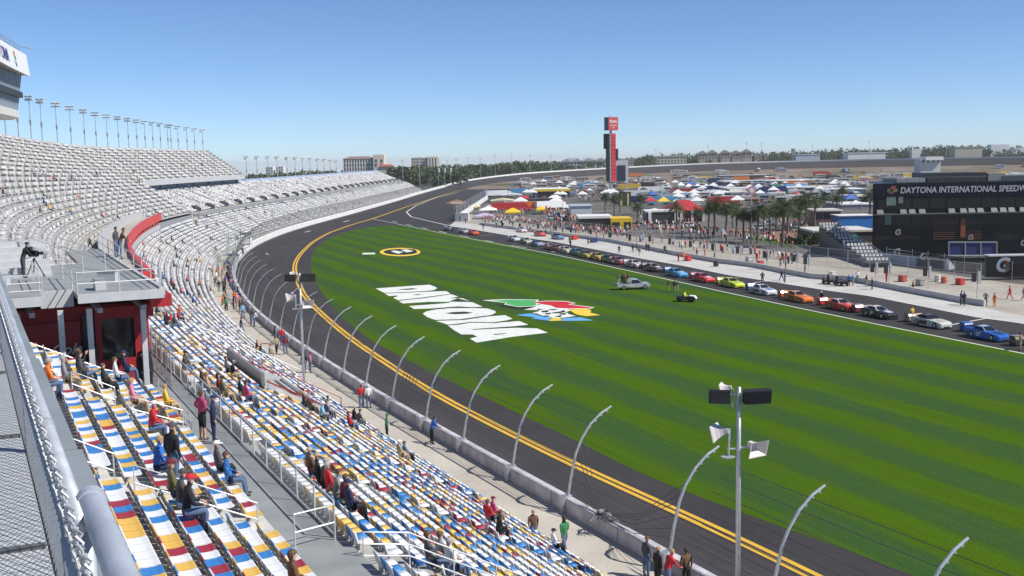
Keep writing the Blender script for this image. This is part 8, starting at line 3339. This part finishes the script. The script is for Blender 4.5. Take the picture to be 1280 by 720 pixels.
mb.box(((c0.x + c1.x) / 2, 894, c0.z / 2 - .6), (c1.x - c0.x, 9, c0.z + 1.3))
mb.build('wing', paint(CREAM), o)
mb = MB()
mb.box(((c0.x + c1.x) / 2, 894, c0.z + .8), (c1.x - c0.x + 1.5, 11, 1.6), 0, 0, .6)
mb.build('red_roof', paint((.42, .13, .08)), o)
o, a, b_, zt_ = far_block('apartment_block', 514, 534, 197, 1250, 18, SAND, 'sand coloured apartment block with white striped end', rows=4, cols=7)
for j, u in enumerate((535.5, 539, 542.5, 546)):
    p = at_y(u, 195.5, 1248)
    mb = MB()
    mb.box((p.x, 1257, p.z / 2 - .6), (2.0, 20, p.z + 1.3))
    mb.build('white_rib', paint((.72, .66, .60)), o)
mb = MB()
p0, p1 = at_y(534, 197, 1252), at_y(547.5, 197, 1252)
mb.box(((p0.x + p1.x) / 2, 1261, p0.z / 2 - .6), (p1.x - p0.x, 18, p0.z + 1.3))
mb.build('striped_end', paint((.36, .26, .21)), o)
far_block('apartment_house', 701, 757, 202, 1350, 16, (.70, .69, .64), 'white apartment house with a row of four gables', rows=3, cols=14, roof=(4, (.42, .42, .40), 4))
for k, u in enumerate((716, 736)):
    far_block('white_shed', u - 6, u + 6, 197.5, 1400, 10, (.76, .76, .75), 'white shed roof showing above the gables, %s the score tower' % ('away from', 'towards')[k], 'shed', win=False)
far_block('tan_house', 772, 792, 198.5, 1380, 12, (.46, .36, .28), 'tan house behind the video screen', rows=2, cols=5)
far_block('school_block', 822, 858, 195.5, 1350, 16, (.60, .53, .36), 'straw yellow block with rows of windows', rows=3, cols=9, roof=('flat', (.66, .62, .5), 1))
for k, u in enumerate((879, 891, 907, 921, 934)):
    far_block('town_house', u - 6, u + 6, (192.5, 191.5, 191.5, 192, 190.5)[k], 1370, 12, (.42, .33, .26), 'brown gabled town house, %s from the straw yellow block' % ORD[k], rows=2, cols=3, roof=(1, (.36, .28, .22), 4))
far_block('town_house', 944, 958, 192, 1375, 12, (.46, .37, .30), 'brown flat fronted town house ending the gabled row', rows=2, cols=4)
far_block('square_tower', 990.5, 994, 185.5, 1420, 6, (.60, .50, .36), 'slim sand coloured tower rising from the trees', 'tower', rows=2, cols=1)
far_block('warehouse', 995, 1025, 193.5, 1340, 20, (.44, .50, .56), 'pale blue grey warehouse at the turn wall', rows=1, cols=4, win=False, roof=('flat', (.5, .56, .62), 1))
far_block('warehouse', 1060, 1107, 191.5, 1340, 20, (.74, .74, .73), 'long white warehouse at the turn wall', win=False, roof=('flat', (.7, .7, .7), 1))
far_block('warehouse', 1194, 1228, 184.5, 1380, 20, (.44, .40, .33), 'beige warehouse among the trees', win=False, roof=('flat', (.4, .37, .3), 1))
far_block('white_shed', 1239, 1262, 180.5, 1400, 12, (.74, .74, .73), 'white shed high in the trees beside the beige warehouse', 'shed', win=False)
far_block('white_shed', 1267, 1300, 184.5, 1390, 12, (.70, .70, .69), 'white shed at the far end of the trees', 'shed', win=False)
far_block('white_shed', 1140, 1152, 186, 1390, 10, (.70, .70, .69), 'small white shed between long white warehouse and beige warehouse', 'shed', win=False)
# spotter tower and grandstand seen over the glass building
o, a, b_, zt_ = far_block('control_tower', 1151, 1176, 199, 980, 16, (.55, .60, .56), 'pale green control tower over the glass building', 'tower', rows=1, cols=4, zb=0)
mb = MB()
c0, c1 = at_y(1158, 196, 976), at_y(1180, 200, 976)
mb.box(((c0.x + c1.x) / 2, 984, (c0.z + c1.z) / 2), (c1.x - c0.x, 14, c0.z - c1.z))
mb.build('upper_room', WHITE, o)
# tall lamp poles round the turn
for k, (u, vb, vt) in enumerate(((504, 232, 200), (525, 236, 196), (551, 226, 203), (560, 226, 200), (571, 224, 199), (585, 221, 197), (601, 218, 198), (619, 216, 193.5), (640, 214, 192.5), (663, 213, 194), (689, 211, 194), (820, 208, 186), (885, 205, 182), (933, 204, 178), (952, 204, 178), (1015, 202, 182), (1086, 200, 176), (1183, 196, 184))):
    y = 760.0 if u < 530 else 1010 + max(0, u - 560) * .45
    y = min(y, 1190)
    b_, t_ = at_y(u, vb, y), at_y(u, vt, y)
    b_.z = -1.3
    flood_pole('lamp_pole', b_, t_.z - b_.z, 'thin tall lamp pole behind the turn, %s along it from the far stand' % ORD[k], 'lamp poles round the far turn', 3, .2)
# white and blue vertical banners at the start of the turn
for k, u in enumerate((548, 555.5, 563)):
    p = at_y(u, 219, 840)
    p.z = -1.3
    zt_ = at_y(u, 210, 840).z
    g = empty('banner_pole', p, 'white vertical banner on a pole at the turn entry, %s from the stand' % ORD[k], 'banner', 'banners at the turn entry')
    mb = MB()
    mb.tube([p, Vector((p.x, p.y, zt_ + .3))], .12, 5)
    mb.build('pole', STEEL, g)
    mb = MB()
    mb.box((p.x + .7, p.y, zt_ - 1.6), (1.3, .08, 3.4))
    mb.build('cloth', WHITE, g)
